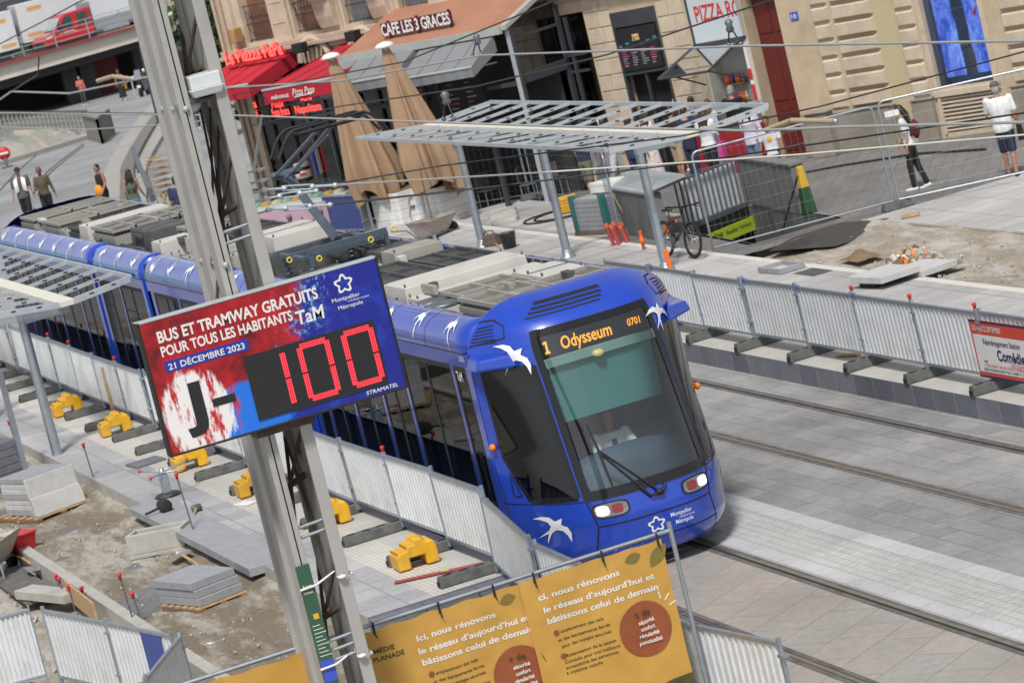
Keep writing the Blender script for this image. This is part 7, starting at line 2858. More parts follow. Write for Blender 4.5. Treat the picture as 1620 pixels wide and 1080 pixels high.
b.build('red_mark', mat('screen_red', (0.6, 0.03, 0.06), 0.5, 0, 0, emit=.6), sc)
# --- ice-cream counter on the terrace with jar and flag
icp = at(520, 258, 1.0)
ic = thing('icecream_counter', 'ice cream counter with pale pink front left of the parasols', 'counter', (-79.6, 20.6, 0), .72)
b = MB()
b.bx(-1.5, 1.6, -.35, .45, 0, .85, mi=0)
b.bx(-1.52, 1.62, -.37, -.352, .3, .82, mi=1)
b.build('cabinet', [M['galv_light'], mat('counter_pink', (0.5, 0.34, 0.43), 0.5, 0, 0.04)], ic, bevel=.01)
b = MB()
for x in (-1.0, -.1, .8):
    b.lathe([(.0, .0), (.05, .14), (.07, .15), (.06, .24), (.0, .28)], 10, (x, -.39, .45), mi=0)
b.build('cone_marks', mat('cone_print', (0.25, 0.2, 0.25), 0.6, 0, 0), ic)
b = MB()
b.bx(-1.45, 1.55, -.3, .4, .86, .95, mi=0)
for i in range(9):
    b.ell((-1.2+i*.3, 0, .97), (.13, .22, .08), 10, 6, mi=1+i % 3)
b.build('tubs', [M['white_paint'], mat('gelato_green', (0.3, 0.5, 0.35), 0.6, 0, 0.1), mat('gelato_orange', (0.7, 0.35, 0.1), 0.6, 0, 0.1), mat('gelato_cream', (0.7, 0.6, 0.45), 0.6, 0, 0.1)], ic)
b = MB()
b.add([(-1.5, -.33, .9), (1.6, -.33, .9), (1.6, -.1, 1.35), (-1.5, -.1, 1.35)], [(0, 1, 2, 3)])
b.bx(-1.5, 1.6, -.1, .3, 1.345, 1.36)
b.build('glass', M['clear_glass'], ic, normals=False)
jr = thing('jar', 'big display jar with dark spread and white label on the ice cream counter', 'jar', ic.matrix_basis @ Vector((.25, .1, 1.362)) if False else (-79.45, 20.85, 1.365))
b = MB()
b.lathe([(.17, 0), (.2, .03), (.2, .28), (.17, .33)], 18, mi=0)
b.build('glass_body', mat('jar_brown', (0.06, 0.025, 0.015), 0.25, 0, 0), jr)
b = MB()
b.lathe([(.19, .33), (.19, .42), (.18, .43)], 18, mi=0)
b.lathe([(.204, .07), (.204, .25)], 18, mi=0, smooth=True)
b.build('lid_and_label', M['white_paint'], jr)
b = MB()
b.bx(.2, .212, -.09, .09, .13, .19, Matrix.Rotation(-.3, 4, 'Z'))
b.build('label_stripe', M['red'], jr)
fg = thing('flag', 'small blue white and red flag beside the big jar', 'flag', (-79.05, 21.15, 1.36))
b = MB()
for k, c in enumerate((0, 1, 2)):
    b.grid(lambda u, v: Vector((.03*math.sin(u*4+k), -.12+.1*k+.1*u, .1+.6*v+.0*u)), 4, 4, True, k)
b.build('cloth', [M['blue_small'], M['white_paint'], M['red']], fg, normals=False)
b = MB()
b.tube([(0, -.13, 0), (0, -.13, .75)], .01, 5)
b.build('staff', M['wood'], fg)
# --- roll-up poster and bins, terrace furniture in the cafe's shade
rp_ = thing('rollup_poster', 'white roll-up poster with orange star right of the parasols', 'poster', at(738, 288, .0), .5)
b = MB()
b.bx(-.02, .02, -.42, .42, .05, 1.95)
b.build('sheet', M['white_paint'], rp_)
b = MB()
text(b, 'Churros Maison', (.023, -.36, 1.65), (0, 1, 0), (0, 0, 1), .7, .1, .01, mi=0)
pts = []
for i in range(16):
    r_ = .22 if i % 2 else .12
    pts.append((.023, r_*math.cos(2*math.pi*i/16), 1.25+r_*math.sin(2*math.pi*i/16)))
b.add([(.023, 0, 1.25)]+pts, [(0, i+1, (i+1) % 16+1) for i in range(16)], mi=1)
for i in range(6):
    b.bx(.021, .023, -.1, .15, .4+i*.09, .41+i*.09, mi=2)
b.build('print', [mat('print_pink', (0.7, 0.05, 0.25), 0.5, 0, 0), M['orange'], M['steel_dark']], rp_)
def bin_(label, px, py, z, m):
    t = thing('bin', label, 'bin', at(px, py, z), .5)
    b = MB()
    b.hexa([(-.24, -.24, .06), (.24, -.24, .06), (.24, .24, .06), (-.24, .24, .06), (-.29, -.29, 1.0), (.29, -.29, 1.0), (.29, .29, 1.0), (-.29, .29, 1.0)])
    b.build('body', m, t, bevel=.02)
    b = MB()
    b.hexa([(-.3, -.3, 1.005), (.3, -.3, 1.005), (.3, .3, 1.005), (-.3, .3, 1.005), (-.26, -.2, 1.1), (.26, -.2, 1.1), (.26, .2, 1.1), (-.26, .2, 1.1)])
    b.build('lid', m, t, bevel=.02)
    b = MB()
    for s in (-1, 1):
        b.cyl((-.26, s*.2-.03, .09), (-.26, s*.2+.03, .09), .09)
    b.build('wheels', M['rubber'], t)
bin_('dark grey wheeled bin left under the cafe front', 790, 300, .0, M['steel_dark'])
bin_('dark grey wheeled bin right under the cafe front', 828, 305, .0, M['steel_dark'])
def chair(label, x, y, rz):
    t = thing('cafe_chair', label, 'chair', (x, y, 0), rz, 'cafe chairs in the veranda')
    b = MB()
    b.bx(-.21, .21, -.21, .21, .43, .46)
    b.build('seat', mat('chair_grey', (0.1, 0.1, 0.11), 0.5, 0, 0.1), t, bevel=.01)
    b = MB()
    b.bx(-.22, -.19, -.2, .2, .5, .85)
    b.build('backrest', MATS['chair_grey'], t, bevel=.01)
    for (x_, y_) in ((-.19, -.19), (.19, -.19), (.19, .19), (-.19, .19)):
        b = MB()
        b.tube([(x_, y_, 0), (x_*.95, y_*.95, .43)], .014, 6)
        b.build('leg', M['galv'], t)
    return t
for i, (s_, d_, rz) in enumerate(((-11.0, 1.1, 1.0), (-10.4, .9, 2.4), (-12.2, 1.2, .2))):
    p = fac(s_, d_, 0)
    chair(('chair under the right grey awning nearest its post', 'rightmost chair by the white corner post', 'leftmost chair under the grey awnings')[i], p.x, p.y, rz)
ad = thing('chalkboard', 'black chalkboard with white handwriting behind the shelter', 'chalkboard', at(945, 300, 0), FROT-.1)
b = MB()
b.bx(-.5, .5, -.02, .02, .1, 1.25)
b.build('board', M['black'], ad)
b = MB()
text(b, 'Churros', (-.38, -.026, .85), (1, 0, 0), (0, 0, 1), .75, .17, .012, shear=.2)
text(b, 'Glaces', (-.3, -.026, .55), (1, 0, 0), (0, 0, 1), .6, .17, .012, shear=.2)
b.build('handwriting', M['white_paint'], ad)
pq = thing('icecream_sign', 'yellow and blue surfboard shaped ice cream sign beside a planter', 'sign', at(632, 345, 0), .9)
b = MB()
b.bx(-.02, .02, -.14, .14, .1, .75, mi=0)
b.build('board', mat('board_yellow', (0.8, 0.6, 0.05), 0.5, 0, 0), pq, bevel=.01)
b = MB()
b.bx(.021, .024, -.12, .12, .12, .4, mi=0)
b.build('blue_print', mat('print_blue', (0.15, 0.4, 0.75), 0.5, 0, 0), pq)
# ================================================================ FAR BACKGROUND: BRIDGE, TRUCKS, VAN, RAMP WALL, TREES
m_bridge = mat('bridge_concrete', (0.58, 0.54, 0.47), 0.85, 0, 0.1, .6, dirt=0.4, dirtcol=(0.36, 0.32, 0.28), dscale=.4)
BXX = -200.0
br = thing('bridge', 'concrete road bridge with railing at the upper left', 'bridge', (BXX, 40, 0))
b = MB()
b.hexa([(-9, -22, -.5), (0, -22, -.42), (0, 14, .62), (-9, 14, .6), (-9, -22, .35), (0, -22, .45), (0, 14, 1.32), (-9, 14, 1.3)])
b.build('deck', m_bridge, br)
b = MB()
b.hexa([(-.05, -22, .46), (.35, -22, .46), (.35, 14, 1.32), (-.05, 14, 1.32), (-.05, -22, .66), (.3, -22, .66), (.3, 14, 1.5), (-.05, 14, 1.5)])
b.build('red_kerb', mat('bridge_red', (0.15, 0.028, 0.028), 0.7, 0, 0.2, 1), br)
b = MB()
for k in range(17):
    y = -20+k*2
    z = .62+(y+22)/36*.86
    b.tube([(.1, y, z), (.1, y, z+1.15)], .04, 6)
for dz in (.3, .6, .9, 1.15):
    b.tube([(.1, -22, .62+dz), (.1, 14, 1.48+dz)], .025, 6)
b.build('railing', M['galv'], br)
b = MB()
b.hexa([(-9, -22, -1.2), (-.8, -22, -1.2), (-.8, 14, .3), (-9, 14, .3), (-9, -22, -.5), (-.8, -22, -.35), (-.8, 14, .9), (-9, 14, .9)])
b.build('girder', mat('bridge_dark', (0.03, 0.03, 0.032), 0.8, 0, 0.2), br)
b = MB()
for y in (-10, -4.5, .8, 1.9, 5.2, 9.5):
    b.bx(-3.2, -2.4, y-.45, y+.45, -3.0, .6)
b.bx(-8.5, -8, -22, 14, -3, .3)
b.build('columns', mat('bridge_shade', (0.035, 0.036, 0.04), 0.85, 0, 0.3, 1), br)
# red shutter and green under the bridge
b = MB()
b.bx(0, .3, -.9, .9, 0, 2.2)
o = b.build('red_shutter', mat('shutter_red', (0.13, 0.02, 0.02), 0.7, 0, 0.2, 2), None, loc=(-204, 43.1, -2.4))
tag(o, 'dark red shutter box under the bridge', 'shutter')
# trailers on the bridge, van in front
def trailer(label, y0, y1, x, z):
    t = thing('truck_trailer', label, 'trailer', (x, (y0+y1)/2, z))
    h = (y1-y0)/2
    b = MB()
    b.hexa([(-1.2, -h, .7), (1.2, -h, .7), (1.2, h, .7), (-1.2, h, .7), (-1.2, -h, 3.0), (1.2, -h, 3.0), (1.2, h, 3.0), (-1.2, h, 3.0)])
    b.build('box', mat('trailer_white', (0.55, 0.57, 0.6), 0.5, 0, 0.06, .5, dirt=.3, dirtcol=(.4, .4, .4), dscale=.6), t, bevel=.03)
    b = MB()
    for y, z_ in ((-h+.8, 1.1), (-h+1.1, 2.6), (h-.9, 2.5), (h-.6, 1.0)):
        b.bx(1.2, 1.21, y-.45, y+.45, z_-.12, z_+.12)
    b.build('orange_strips', mat('strip_orange', (0.6, 0.3, 0.1), 0.5, 0, 0), t)
    b = MB()
    for y in (-h+1, -h+2, h-1):
        b.cyl((-.9, y, .4), (1.1, y, .4), .4)
    b.bx(-1, 1, -h, h, .5, .7)
    b.build('wheels_and_chassis', M['rubber'], t)
trailer('white truck trailer with orange strips left behind the red van', 30.5, 38.9, -206.5, .75)
trailer('white truck trailer with orange strips directly behind the red van', 39.2, 47.5, -206.5, .95)
van = thing('red_van', 'red crew cab truck driving left across the bridge', 'van', (-202.2, 41.2, .78), 0)
van.rotation_euler = (math.radians(1.2), 0, math.radians(16))
van.scale = (.93, .93, .93)
m_vred = mat('van_red', (0.5, 0.012, 0.02), 0.3, 0, 0, coat=1.0)
b = MB()                                                      # side profile in the y-z plane, front towards -y
pf = [(-2.0, .35), (-2.05, .95), (-1.85, 1.22), (-1.15, 1.4), (-.55, 2.1), (-.2, 2.28), (1.45, 2.32), (1.52, 2.2), (1.55, .35)]
b.prism([(-.95, y, z) for y, z in pf], (1.9, 0, 0))
b.build('cab_body', m_vred, van, bevel=.06)
b = MB()
b.add([(-.86, -1.14, 1.44), (.86, -1.14, 1.44), (.8, -.56, 2.09), (-.8, -.56, 2.09)], [(0, 1, 2, 3)])
b.v = [p+Vector((0, -.03, .03)) for p in b.v]
b.build('windscreen', mat('van_screen', (0.35, 0.42, 0.42), 0.15, 0, 0.2, 2), van, normals=False)
m_vw = mat('van_window', (0.05, 0.07, 0.07), 0.15, 0, 0.5, 3)
for (y0, y1, yt0, yt1) in ((-.9, .1, -.35, .1), (.5, 1.3, .5, 1.25)):
    b = MB()
    b.prism([(.955, y0, 1.38), (.955, y1, 1.38), (.955, yt1, 2.1), (.955, yt0, 2.1)], (.012, 0, 0))
    b.build('side_window', m_vw, van)
b = MB()
b.bx(.9, .985, -2.06, 1.56, .3, .62)
b.bx(-.9, .9, -2.1, -2.0, .35, .62)
b.bx(-.7, .7, -2.08, -2.0, .7, .92)
b.bx(.96, 1.0, -.28, -.1, 1.25, 1.3)
b.bx(.96, 1.0, .42, .58, 1.25, 1.3)
b.bx(.95, 1.16, -1.0, -.85, 1.4, 1.75)
b.build('black_trim', M['black'], van, bevel=.02)
b = MB()
b.prism([(.958, -2.0, 1.0), (.958, -1.45, 1.12), (.958, -1.5, 1.2), (.958, -1.95, 1.12)], (.012, 0, 0))
b.build('headlight', M['white_paint'], van)
b = MB()
b.bx(.962, .966, -.95, .1, 1.12, 1.17)
b.bx(.962, .966, .1, .28, 1.02, 1.1, mi=1)
b.build('door_print', [M['white_paint'], M['yellow']], van)
for y in (-1.3,):
    b = MB()
    b.cyl((.72, y, .32), (.97, y, .32), .37, n=20, mi=0)
    b.cyl((.97, y, .32), (.985, y, .32), .2, n=14, mi=1)
    b.build('wheel', [M['rubber'], M['galv']], van)
b = MB()
b.bx(-.95, .95, 1.62, 5.0, .75, .9)
b.bx(.9, .95, 1.62, 5.0, .9, 1.4)
b.bx(-.9, .9, 1.6, 1.66, .9, 2.6)
b.build('flatbed', M['galv'], van)
# slanted ramp wall with graffiti, its balustrade and gate
m_graf = mat('ramp_wall', (0.5, 0.42, 0.37), 0.85, 0, 0.08, .6)
nt = m_graf.node_tree
bs = nt.nodes['Principled BSDF']
src = bs.inputs['Base Color'].links[0].from_socket
tc = N('ShaderNodeTexCoord')
nn = noise(.55, detail=6, off=(3, 1, 4), sc=(1, .5, 1.2))
c_ = mixc(ramp(nn, .52, .58), (0.5, 0.42, 0.37), (0.07, 0.07, 0.1))
n2 = N('ShaderNodeTexNoise')
n2.inputs['Scale'].default_value = .45
L(tc.outputs['Object'], n2.inputs['Vector'])
c_ = mixc(ramp(n2.outputs['Color'], .45, .7), c_, n2.outputs['Color'])
hs_ = N('ShaderNodeHueSaturation')
hs_.inputs['Saturation'].default_value = .75
hs_.inputs['Value'].default_value = .62
L(c_, hs_.inputs['Color'])
mx_ = mixc(math_('MULTIPLY', ramp(noise(1.1, off=(9, 2, 2)), .4, .5), .9), (0.47, 0.39, 0.34), hs_.outputs[0])
L(mx_, bs.inputs['Base Color'])
ra = thing('ramp_wall', 'sloping ramp wall covered in graffiti at the left edge', 'wall', (0, 0, 0))
b0, b1 = atg(-15, 268), atg(143, 220)
t0, t1 = atg(-15, 210), atg(143, 196)
b = MB()
T0, T1 = atx(-15, 208, b0.x-2.5), atx(145, 201, b1.x-1.5)
b.add([b0, b1, T1, T0], [(0, 1, 2, 3)])
b.add([T0, T1, T1+Vector((-6, 1, -.4)), T0+Vector((-6, 1, -.4))], [(0, 1, 2, 3)])
b.build('sloping_face', m_graf, ra, normals=False)
b = MB()
b.bar(b0+Vector((0, 0, .05)), b1+Vector((0, 0, .05)), .5, .3)
b.build('foot_kerb', m_kerbbeige, ra)
m_bal = mat('balustrade_grey', (0.26, 0.25, 0.235), 0.75, 0, 0.12, 2)
bal_ = thing('balustrade', 'grey balustrade with close uprights above the graffiti wall', 'railing', (0, 0, 0))
b = MB()
n = 24
U0, U1 = T0+Vector((-.3, 0, 0)), T1+Vector((-.3, 0, 0))
for i in range(n+1):
    p = U0.lerp(U1, i/n)
    b.bx(p.x-.05, p.x+.05, p.y-.06, p.y+.06, p.z-.1, p.z+.72)
b.build('uprights', m_bal, bal_)
b = MB()
b.bar(U0+Vector((0, 0, .74)), U1+Vector((0, 0, .74)), .16, .07)
for dz in (.2, .45):
    b.bar(U0+Vector((.03, 0, dz)), U1+Vector((.03, 0, dz)), .03, .05)
b.build('handrail', m_bal, bal_)
gt = thing('ramp_gate', 'beige railing panel closing the end of the ramp wall', 'gate', (0, 0, 0))
b = MB()
g0, g1, g2 = atg(142, 222), atg(163, 228), atg(181, 212)
for (p, q) in ((g0, g1), (g1, g2)):
    d = q-p
    n = 7
    for i in range(n+1):
        r_ = p+d*(i/n)
        b.bx(r_.x-.05, r_.x+.05, r_.y-.05, r_.y+.05, r_.z, r_.z+1.05)
    b.bar(p+Vector((0, 0, 1.08)), q+Vector((0, 0, 1.08)), .12, .08)
    b.bar(p+Vector((0, 0, .5)), q+Vector((0, 0, .5)), .03, .7)
b.build('bars', mat('gate_beige', (0.24, 0.23, 0.205), 0.7, 0.2, 0.1), gt)
rb = thing('safety_barrier', 'red and white safety barrier at the mouth of the underpass', 'barrier', (0, 0, 0))
b = MB()
for (p_, q_) in (((50, 168), (92, 160)), ((92, 162), (125, 156))):
    p, q = atg(*p_), atg(*q_)
    for z in (.15, .6, 1.05):
        b.bar(p+Vector((0, 0, z)), q+Vector((0, 0, z)), .06, .13, mi=0)
    for i in range(3):
        r_ = p.lerp(q, i/2)
        b.bx(r_.x-.04, r_.x+.04, r_.y-.06, r_.y+.06, r_.z, r_.z+1.12, mi=0)
    for i in range(4):
        r_ = p.lerp(q, (i+.5)/4)
        b.bar(r_+Vector((.04, -.15, 1.05)), r_+Vector((.04, .15, 1.05)), .02, .13, mi=1)
b.build('rails', [mat('barrier_red', (0.5, 0.03, 0.03), 0.5, 0, 0), M['white_paint']], rb)
# bike racks / handrail and scooter
rk = thing('hoop_rail', 'pale metal hoop rail beside the parked scooter', 'railing', atg(214, 152), 0)
b = MB()
for k in range(4):
    b.tube([(0, k*.42, 0), (0, k*.42, .8), (.0, k*.42+.1, 1.0)], .04, 6)
b.tube([(0, -.3, .85), (0, .1, 1.05), (0, 1.8, 1.05)], .06, 6)
b.build('hoops', M['galv_light'], rk)
sp_ = atg(230, 152)
sc_ = thing('scooter', 'black parked scooter with top box and round mirror', 'scooter', sp_, -.5)
b = MB()
for x in (-.65, .65):
    ring = [(x+.24*math.cos(2*math.pi*i/16), 0, .28+.24*math.sin(2*math.pi*i/16)) for i in range(17)]
    b.tube(ring, .075, 6, False)
    b.lathe([(.03, -.05), (.17, -.04), (.17, .04), (.03, .05)], 12, M=Matrix.Translation((x, 0, .28)) @ Matrix.Rotation(1.5708, 4, 'X'))
b.build('wheels', M['rubber'], sc_)
b = MB()
b.prism([(-.75, -.16, .55), (-.2, -.16, .3), (.3, -.16, .3), (.5, -.16, .75), (.62, -.16, 1.05), (.45, -.16, 1.1), (.25, -.16, .6), (-.1, -.16, .62), (-.2, -.16, .82), (-.85, -.16, .85)], (0, .32, 0))
b.build('body', mat('scooter_black', (0.03, 0.032, 0.036), 0.3, 0, 0.1, coat=.5), sc_, bevel=.04)
b = MB()
b.hexa([(-1.0, -.22, .9), (-.55, -.22, .9), (-.55, .22, .9), (-1.0, .22, .9), (-.95, -.18, 1.25), (-.6, -.18, 1.25), (-.6, .18, 1.25), (-.95, .18, 1.25)])
b.build('top_box', M['black'], sc_, bevel=.05)
b = MB()
b.hexa([(.55, -.2, 1.05), (.6, -.2, 1.05), (.6, .2, 1.05), (.55, .2, 1.05), (.4, -.15, 1.5), (.44, -.15, 1.5), (.44, .15, 1.5), (.4, .15, 1.5)])
b.tube([(.45, -.35, 1.1), (.45, .35, 1.1)], .025, 6)
b.build('screen_and_bars', M['steel_dark'], sc_)
b = MB()
b.ell((.4, .38, 1.4), (.05, .11, .09))
b.bx(.78, .8, -.1, .1, .55, .68)
b.build('mirror', M['white_paint'], sc_)
dup(sc_, atg(246, 146), -.35, 'second parked scooter half hidden by the mast')
# no-entry sign on the plaza
ne = thing('no_entry_sign', 'round red no entry sign on a short dark foot', 'road sign', atg(12, 266), .0)
ne.rotation_euler = (0, 0, -.25)
b = MB()
b.lathe([(.01, -.02), (.27, -.02), (.27, .02), (.01, .02)], 28, M=Matrix.Translation((0, 0, .62)) @ Matrix.Rotation(1.5708, 4, 'Y'))
b.build('disc', mat('sign_red2', (0.5, 0.02, 0.03), 0.5, 0, 0), ne)
b = MB()
b.bx(.022, .03, -.19, .19, .58, .66)
b.build('white_bar', M['white_paint'], ne)
b = MB()
b.bx(-.05, .05, -.06, .06, 0, .45)
b.bx(-.2, .2, -.22, .22, 0, .08)
b.build('foot', M['steel_dark'], ne)
# far building above the bridge
fb_ = thing('far_building', 'pale yellow stone building beyond the bridge at top left', 'building', (-235, 40, -3))
b = MB()
b.bx(-6, 0, -25, 30, 0, 14)
b.build('wall', brickmat('far_stone', (0.52, 0.44, 0.31), (0.48, 0.41, 0.29), (0.3, 0.24, 0.17), 2.6, .55, .06, plane='yz', dirt=.2, dirtcol=(.38, .32, .24), dscale=.3), fb_)
b = MB()
for y in (-2.6, 4.0, 11.0, 17.0):
    b.bx(0, .12, y-1.0, y+1.0, 0, 9)
b.build('grey_pilaster', mat('far_grey', (0.27, 0.28, 0.31), 0.7, 0, 0.2, .8), fb_)
b = MB()
b.grid(lambda u, v: Vector((2.5*v-3+.0, -9+15*u, 5.75+.9*math.sin(math.pi*v)*(.6+.4*math.sin(u*9))+.5*u)), 40, 6)
b.hexa([(-3.3, -11, 5.2), (.3, -11, 5.2), (.3, 8, 5.9), (-3.3, 8, 5.9), (-3.3, -11, 5.6), (.3, -11, 5.6), (.3, 8, 6.3), (-3.3, 8, 6.3)])
o = b.build('tarpaulin', mat('tarp_dark', (0.07, 0.075, 0.085), 0.8, 0, 0.3, 1), None, normals=False, loc=(-212, 41, -1.9))
tag(o, 'dark tarpaulin bulging over the trailers beyond the bridge', 'tarpaulin')
# blue hoarding and dark awning by the trees
b = MB()
b.bx(0, .3, -2.4, 2.4, 0, 2.6)
o = b.build('hoarding', mat('hoarding_blue', (0.03, 0.08, 0.35), 0.6, 0, 0.5, .8), None, loc=(-150, 37.2, -1.5))
tag(o, 'blue printed hoarding seen between the mast legs', 'hoarding')
dk = thing('dark_blind', 'dark grey blind hanging at the building corner behind the mast', 'blind', fac(-21.6, 1.2, 3.3), FROT)
b = MB()
b.hexa([(-.5, -.3, 0), (.6, -.3, .0), (.6, .3, .0), (-.5, .3, 0), (-.5, -.28, 1.9), (.6, -.28, 1.6), (.6, .28, 1.6), (-.5, .28, 1.9)])
b.build('cloth', m_dgrey, dk)
# trees: tapered trunk, limbs and a cloud of leaf clumps
m_leaf = mat('leaf_green', (0.055, 0.105, 0.035), 0.7, 0, 0.35, 1.5)
m_leaf2 = mat('leaf_dark', (0.022, 0.048, 0.018), 0.7, 0, 0.35, 1.5)
m_bark = mat('bark', (0.1, 0.08, 0.06), 0.9, 0, 0.3, 4)
def tree(label, x, y, z, h, r, seed, n=2600):
    rr = random.Random(seed)
    t = thing('tree', label, 'tree', (x, y, z), 0)
    b = MB()
    b.tube([(0, 0, 0), (.1, .05, h*.3), (.05, -.1, h*.55)], [.28, .2, .12], 10)
    tips = []
    for k in range(9):
        a_ = rr.uniform(0, 6.28)
        q = Vector((math.cos(a_)*r*.7, math.sin(a_)*r*.7, h*rr.uniform(.5, .92)))
        b.tube([(.08, 0, h*rr.uniform(.28, .5)), q*.5+Vector((0, 0, h*.22)), q], [.1, .07, .03], 6)
        tips.append(q)
    b.build('trunk', m_bark, t)
    c = MB()
    cl = []
    for k in range(34):
        while True:
            p = Vector((rr.uniform(-1, 1), rr.uniform(-1, 1), rr.uniform(-1, 1)))
            if p.length < 1:
                break
        cl.append((Vector((p.x*r*.85, p.y*r*.85, h*.66+p.z*h*.33)), rr.uniform(.25, .45)*r))
    for k in range(n):
        ctr, cr = rr.choice(cl)
        p = Vector((rr.gauss(0, 1), rr.gauss(0, 1), rr.gauss(0, 1))).normalized()*cr*rr.random()**.4
        p = ctr+p
        s_ = rr.uniform(.07, .16)
        R_ = Euler((rr.uniform(0, 6), rr.uniform(0, 6), rr.uniform(0, 6))).to_matrix()
        c.add([p+R_ @ Vector(v) for v in ((-s_, 0, 0), (0, -s_*.5, s_*.1), (s_, 0, 0), (0, s_*.5, s_*.1))], [(0, 1, 2, 3)], False, 0 if rr.random() < .6 else 1)
    c.build('crown', [m_leaf, m_leaf2], t, normals=False)
pT = fac(-21.9, -1.6, 0)
tree('green tree at the building corner seen right of the mast', pT.x, pT.y, 0, 6.4, .95, 1, 3200)
tree('green tree seen through the gap between the mast legs', -118, 28.75, -.2, 5.6, 1.3, 4, 3600)
tree('tree beyond the underpass, right of the red shutter', -222, 46.5, -2.8, 4.5, 1.6, 6, 1500)
tree('tree beyond the underpass, left of the red shutter', -222, 42.2, -2.8, 4.2, 1.8, 8, 1500)
# wooden slatted chairs stacked near the mast
ch = thing('chair_stack', 'stack of wooden folding chairs left of the mast', 'chairs', atg(273, 330), .4)
b = MB()
for k in range(7):
    z = .45+k*.17
    b.bar((-.3, -.2-.02*k, z), (.3, -.25-.02*k, z+.05), .05, .03, mi=0)
    b.bar((-.3, .2-.02*k, z), (.3, .15-.02*k, z+.05), .05, .03, mi=0)
    for j in range(4):
        b.bar((-.25+j*.16, -.22, z+.03), (-.25+j*.16, .22, z+.05), .06, .015, mi=0)
    b.bar((-.3, -.35, z+.1), (-.3, .3, z+.06), .02, .02, mi=1)
for y in (-.2, .2):
    b.bar((-.28, y, 0), (.2, y, .5), .04, .04, up=(0, 1, 0), mi=0)
    b.bar((.28, y, 0), (-.2, y, .5), .04, .04, up=(0, 1, 0), mi=0)
b.build('frames', [M['wood'], M['galv_light']], ch)
hr = thing('handrail', 'dark slanted handrail at the foot of the curved steps', 'handrail', (0, 0, 0))
b = MB()
p, q = atg(241, 320), atg(222, 282)
b.bar(p+Vector((0, 0, .4)), q+Vector((0, 0, 1.0)), .14, .1)
b.tube([q, q+Vector((0, 0, 1.0))], .05, 6)
b.tube([p, p+Vector((0, 0, .4))], .05, 6)
b.build('rail_bar', M['steel_dark'], hr)
# ================================================================ OVERHEAD WIRES
m_wire = mat('wire_black', (0.03, 0.03, 0.032), 0.5, 0.2, 0)
m_wgrey = mat('wire_grey', (0.42, 0.44, 0.43), 0.5, 0.3, 0)
m_wwhite = mat('wire_cream', (0.6, 0.58, 0.52), 0.5, 0, 0)
def wire(label, pts, r, m, sag=0.0, name='overhead_wire', extra=None):
    p0, p1 = pts[0], pts[-1]
    b = MB()
    out = []
    for a_, c_ in zip(pts, pts[1:]):
        for i in range(12):
            t = i/12
            out.append(a_.lerp(c_, t)-Vector((0, 0, sag*4*t*(1-t))))
    out.append(pts[-1])
    b.tube([p-p0 for p in out], r, 6)
    t = thing(name, label, 'wire', p0)
    b.build('cable', m, t)
    return t
def mastpt(px, py):
    return atx(px, py, MX-.2)
def Y(px, py, y):
    return aty(px, py, y)
wire('contact wire running over the blue tram', [Y(-60, 178, 12.78), Y(380, 183, 12.78), Y(880, 200, 12.78), Y(1190, 207, 12.78), Y(1330, 201, 12.78), Y(1680, 192, 12.78)], .014, m_wgrey, 0)
wire('upper grey wire crossing under the cafe roof', [Y(360, 139, 17.0), Y(540, 128, 17.0), Y(760, 88, 17.0), Y(1180, 73, 17.0), Y(1680, 64, 17.0)], .016, m_wgrey)
wire('black wire rising from the red awning to the brown roof', [Y(330, 160, 20), Y(416, 140, 20), Y(640, 98, 20), Y(900, -8, 20)], .016, m_wire)
wire('black wire rising from the parasols to the pizza sign', [Y(400, 198, 20), Y(540, 168, 20), Y(753, 137, 20), Y(960, 87, 20), Y(1240, -6, 20)], .016, m_wire)
wire('short black wire at the top beside the building corner', [Y(352, 42, 22), Y(430, 12, 22), Y(470, -6, 22)], .016, m_wire)
wire('second black wire at the top beside the building corner', [Y(352, 42, 22), Y(440, 14, 22), Y(520, -14, 22)], .016, m_wire)
m1 = mastpt(428, 300)
wire('black stay wire from the mast, highest of the three', [mastpt(470, 302), Y(700, 262, 14), Y(1080, 215, 16), Y(1300, 168, 18), Y(1680, 66, 20)], .011, m_wire)
wire('cream stay wire from the mast between two black ones', [mastpt(530, 293), Y(870, 272, 14), Y(1260, 245, 16), Y(1680, 208, 18)], .011, m_wwhite)
wire('lowest black stay wire from the mast', [mastpt(520, 324), Y(800, 293, 14), Y(1080, 259, 16), Y(1680, 170, 18)], .012, m_wire)
wire('black cable lying on the street below the parapet', [at(1275, 272, .03), at(1330, 262, .03), at(1450, 243, .03), at(1560, 236, .03)], .025, m_wire, name='ground_cable')
wire('grey span wire at the far left above the underpass', [Y(-30, 178, 17), Y(18, 145, 17), Y(110, 148, 17), Y(215, 126, 17), Y(262, 116, 17)], .025, m_wgrey)
wire('thin dark wire across the plaza at left, upper', [Y(-30, 176, 15), Y(250, 180, 15), Y(330, 182, 15)], .014, m_wire)
wire('thin grey wire across the plaza at left, lower', [Y(-30, 200, 15), Y(140, 205, 15), Y(280, 196, 15), Y(330, 190, 15)], .014, m_wgrey)
wire('dark wire before the bridge face at left', [Y(-20, 80, 19), Y(80, 28, 19), Y(120, 6, 19), Y(150, -8, 19)], .02, m_wire)
wire('dark span wire looping under the bridge edge', [Y(18, 145, 17), Y(60, 118, 17), Y(62, 90, 17)], .02, m_wire)
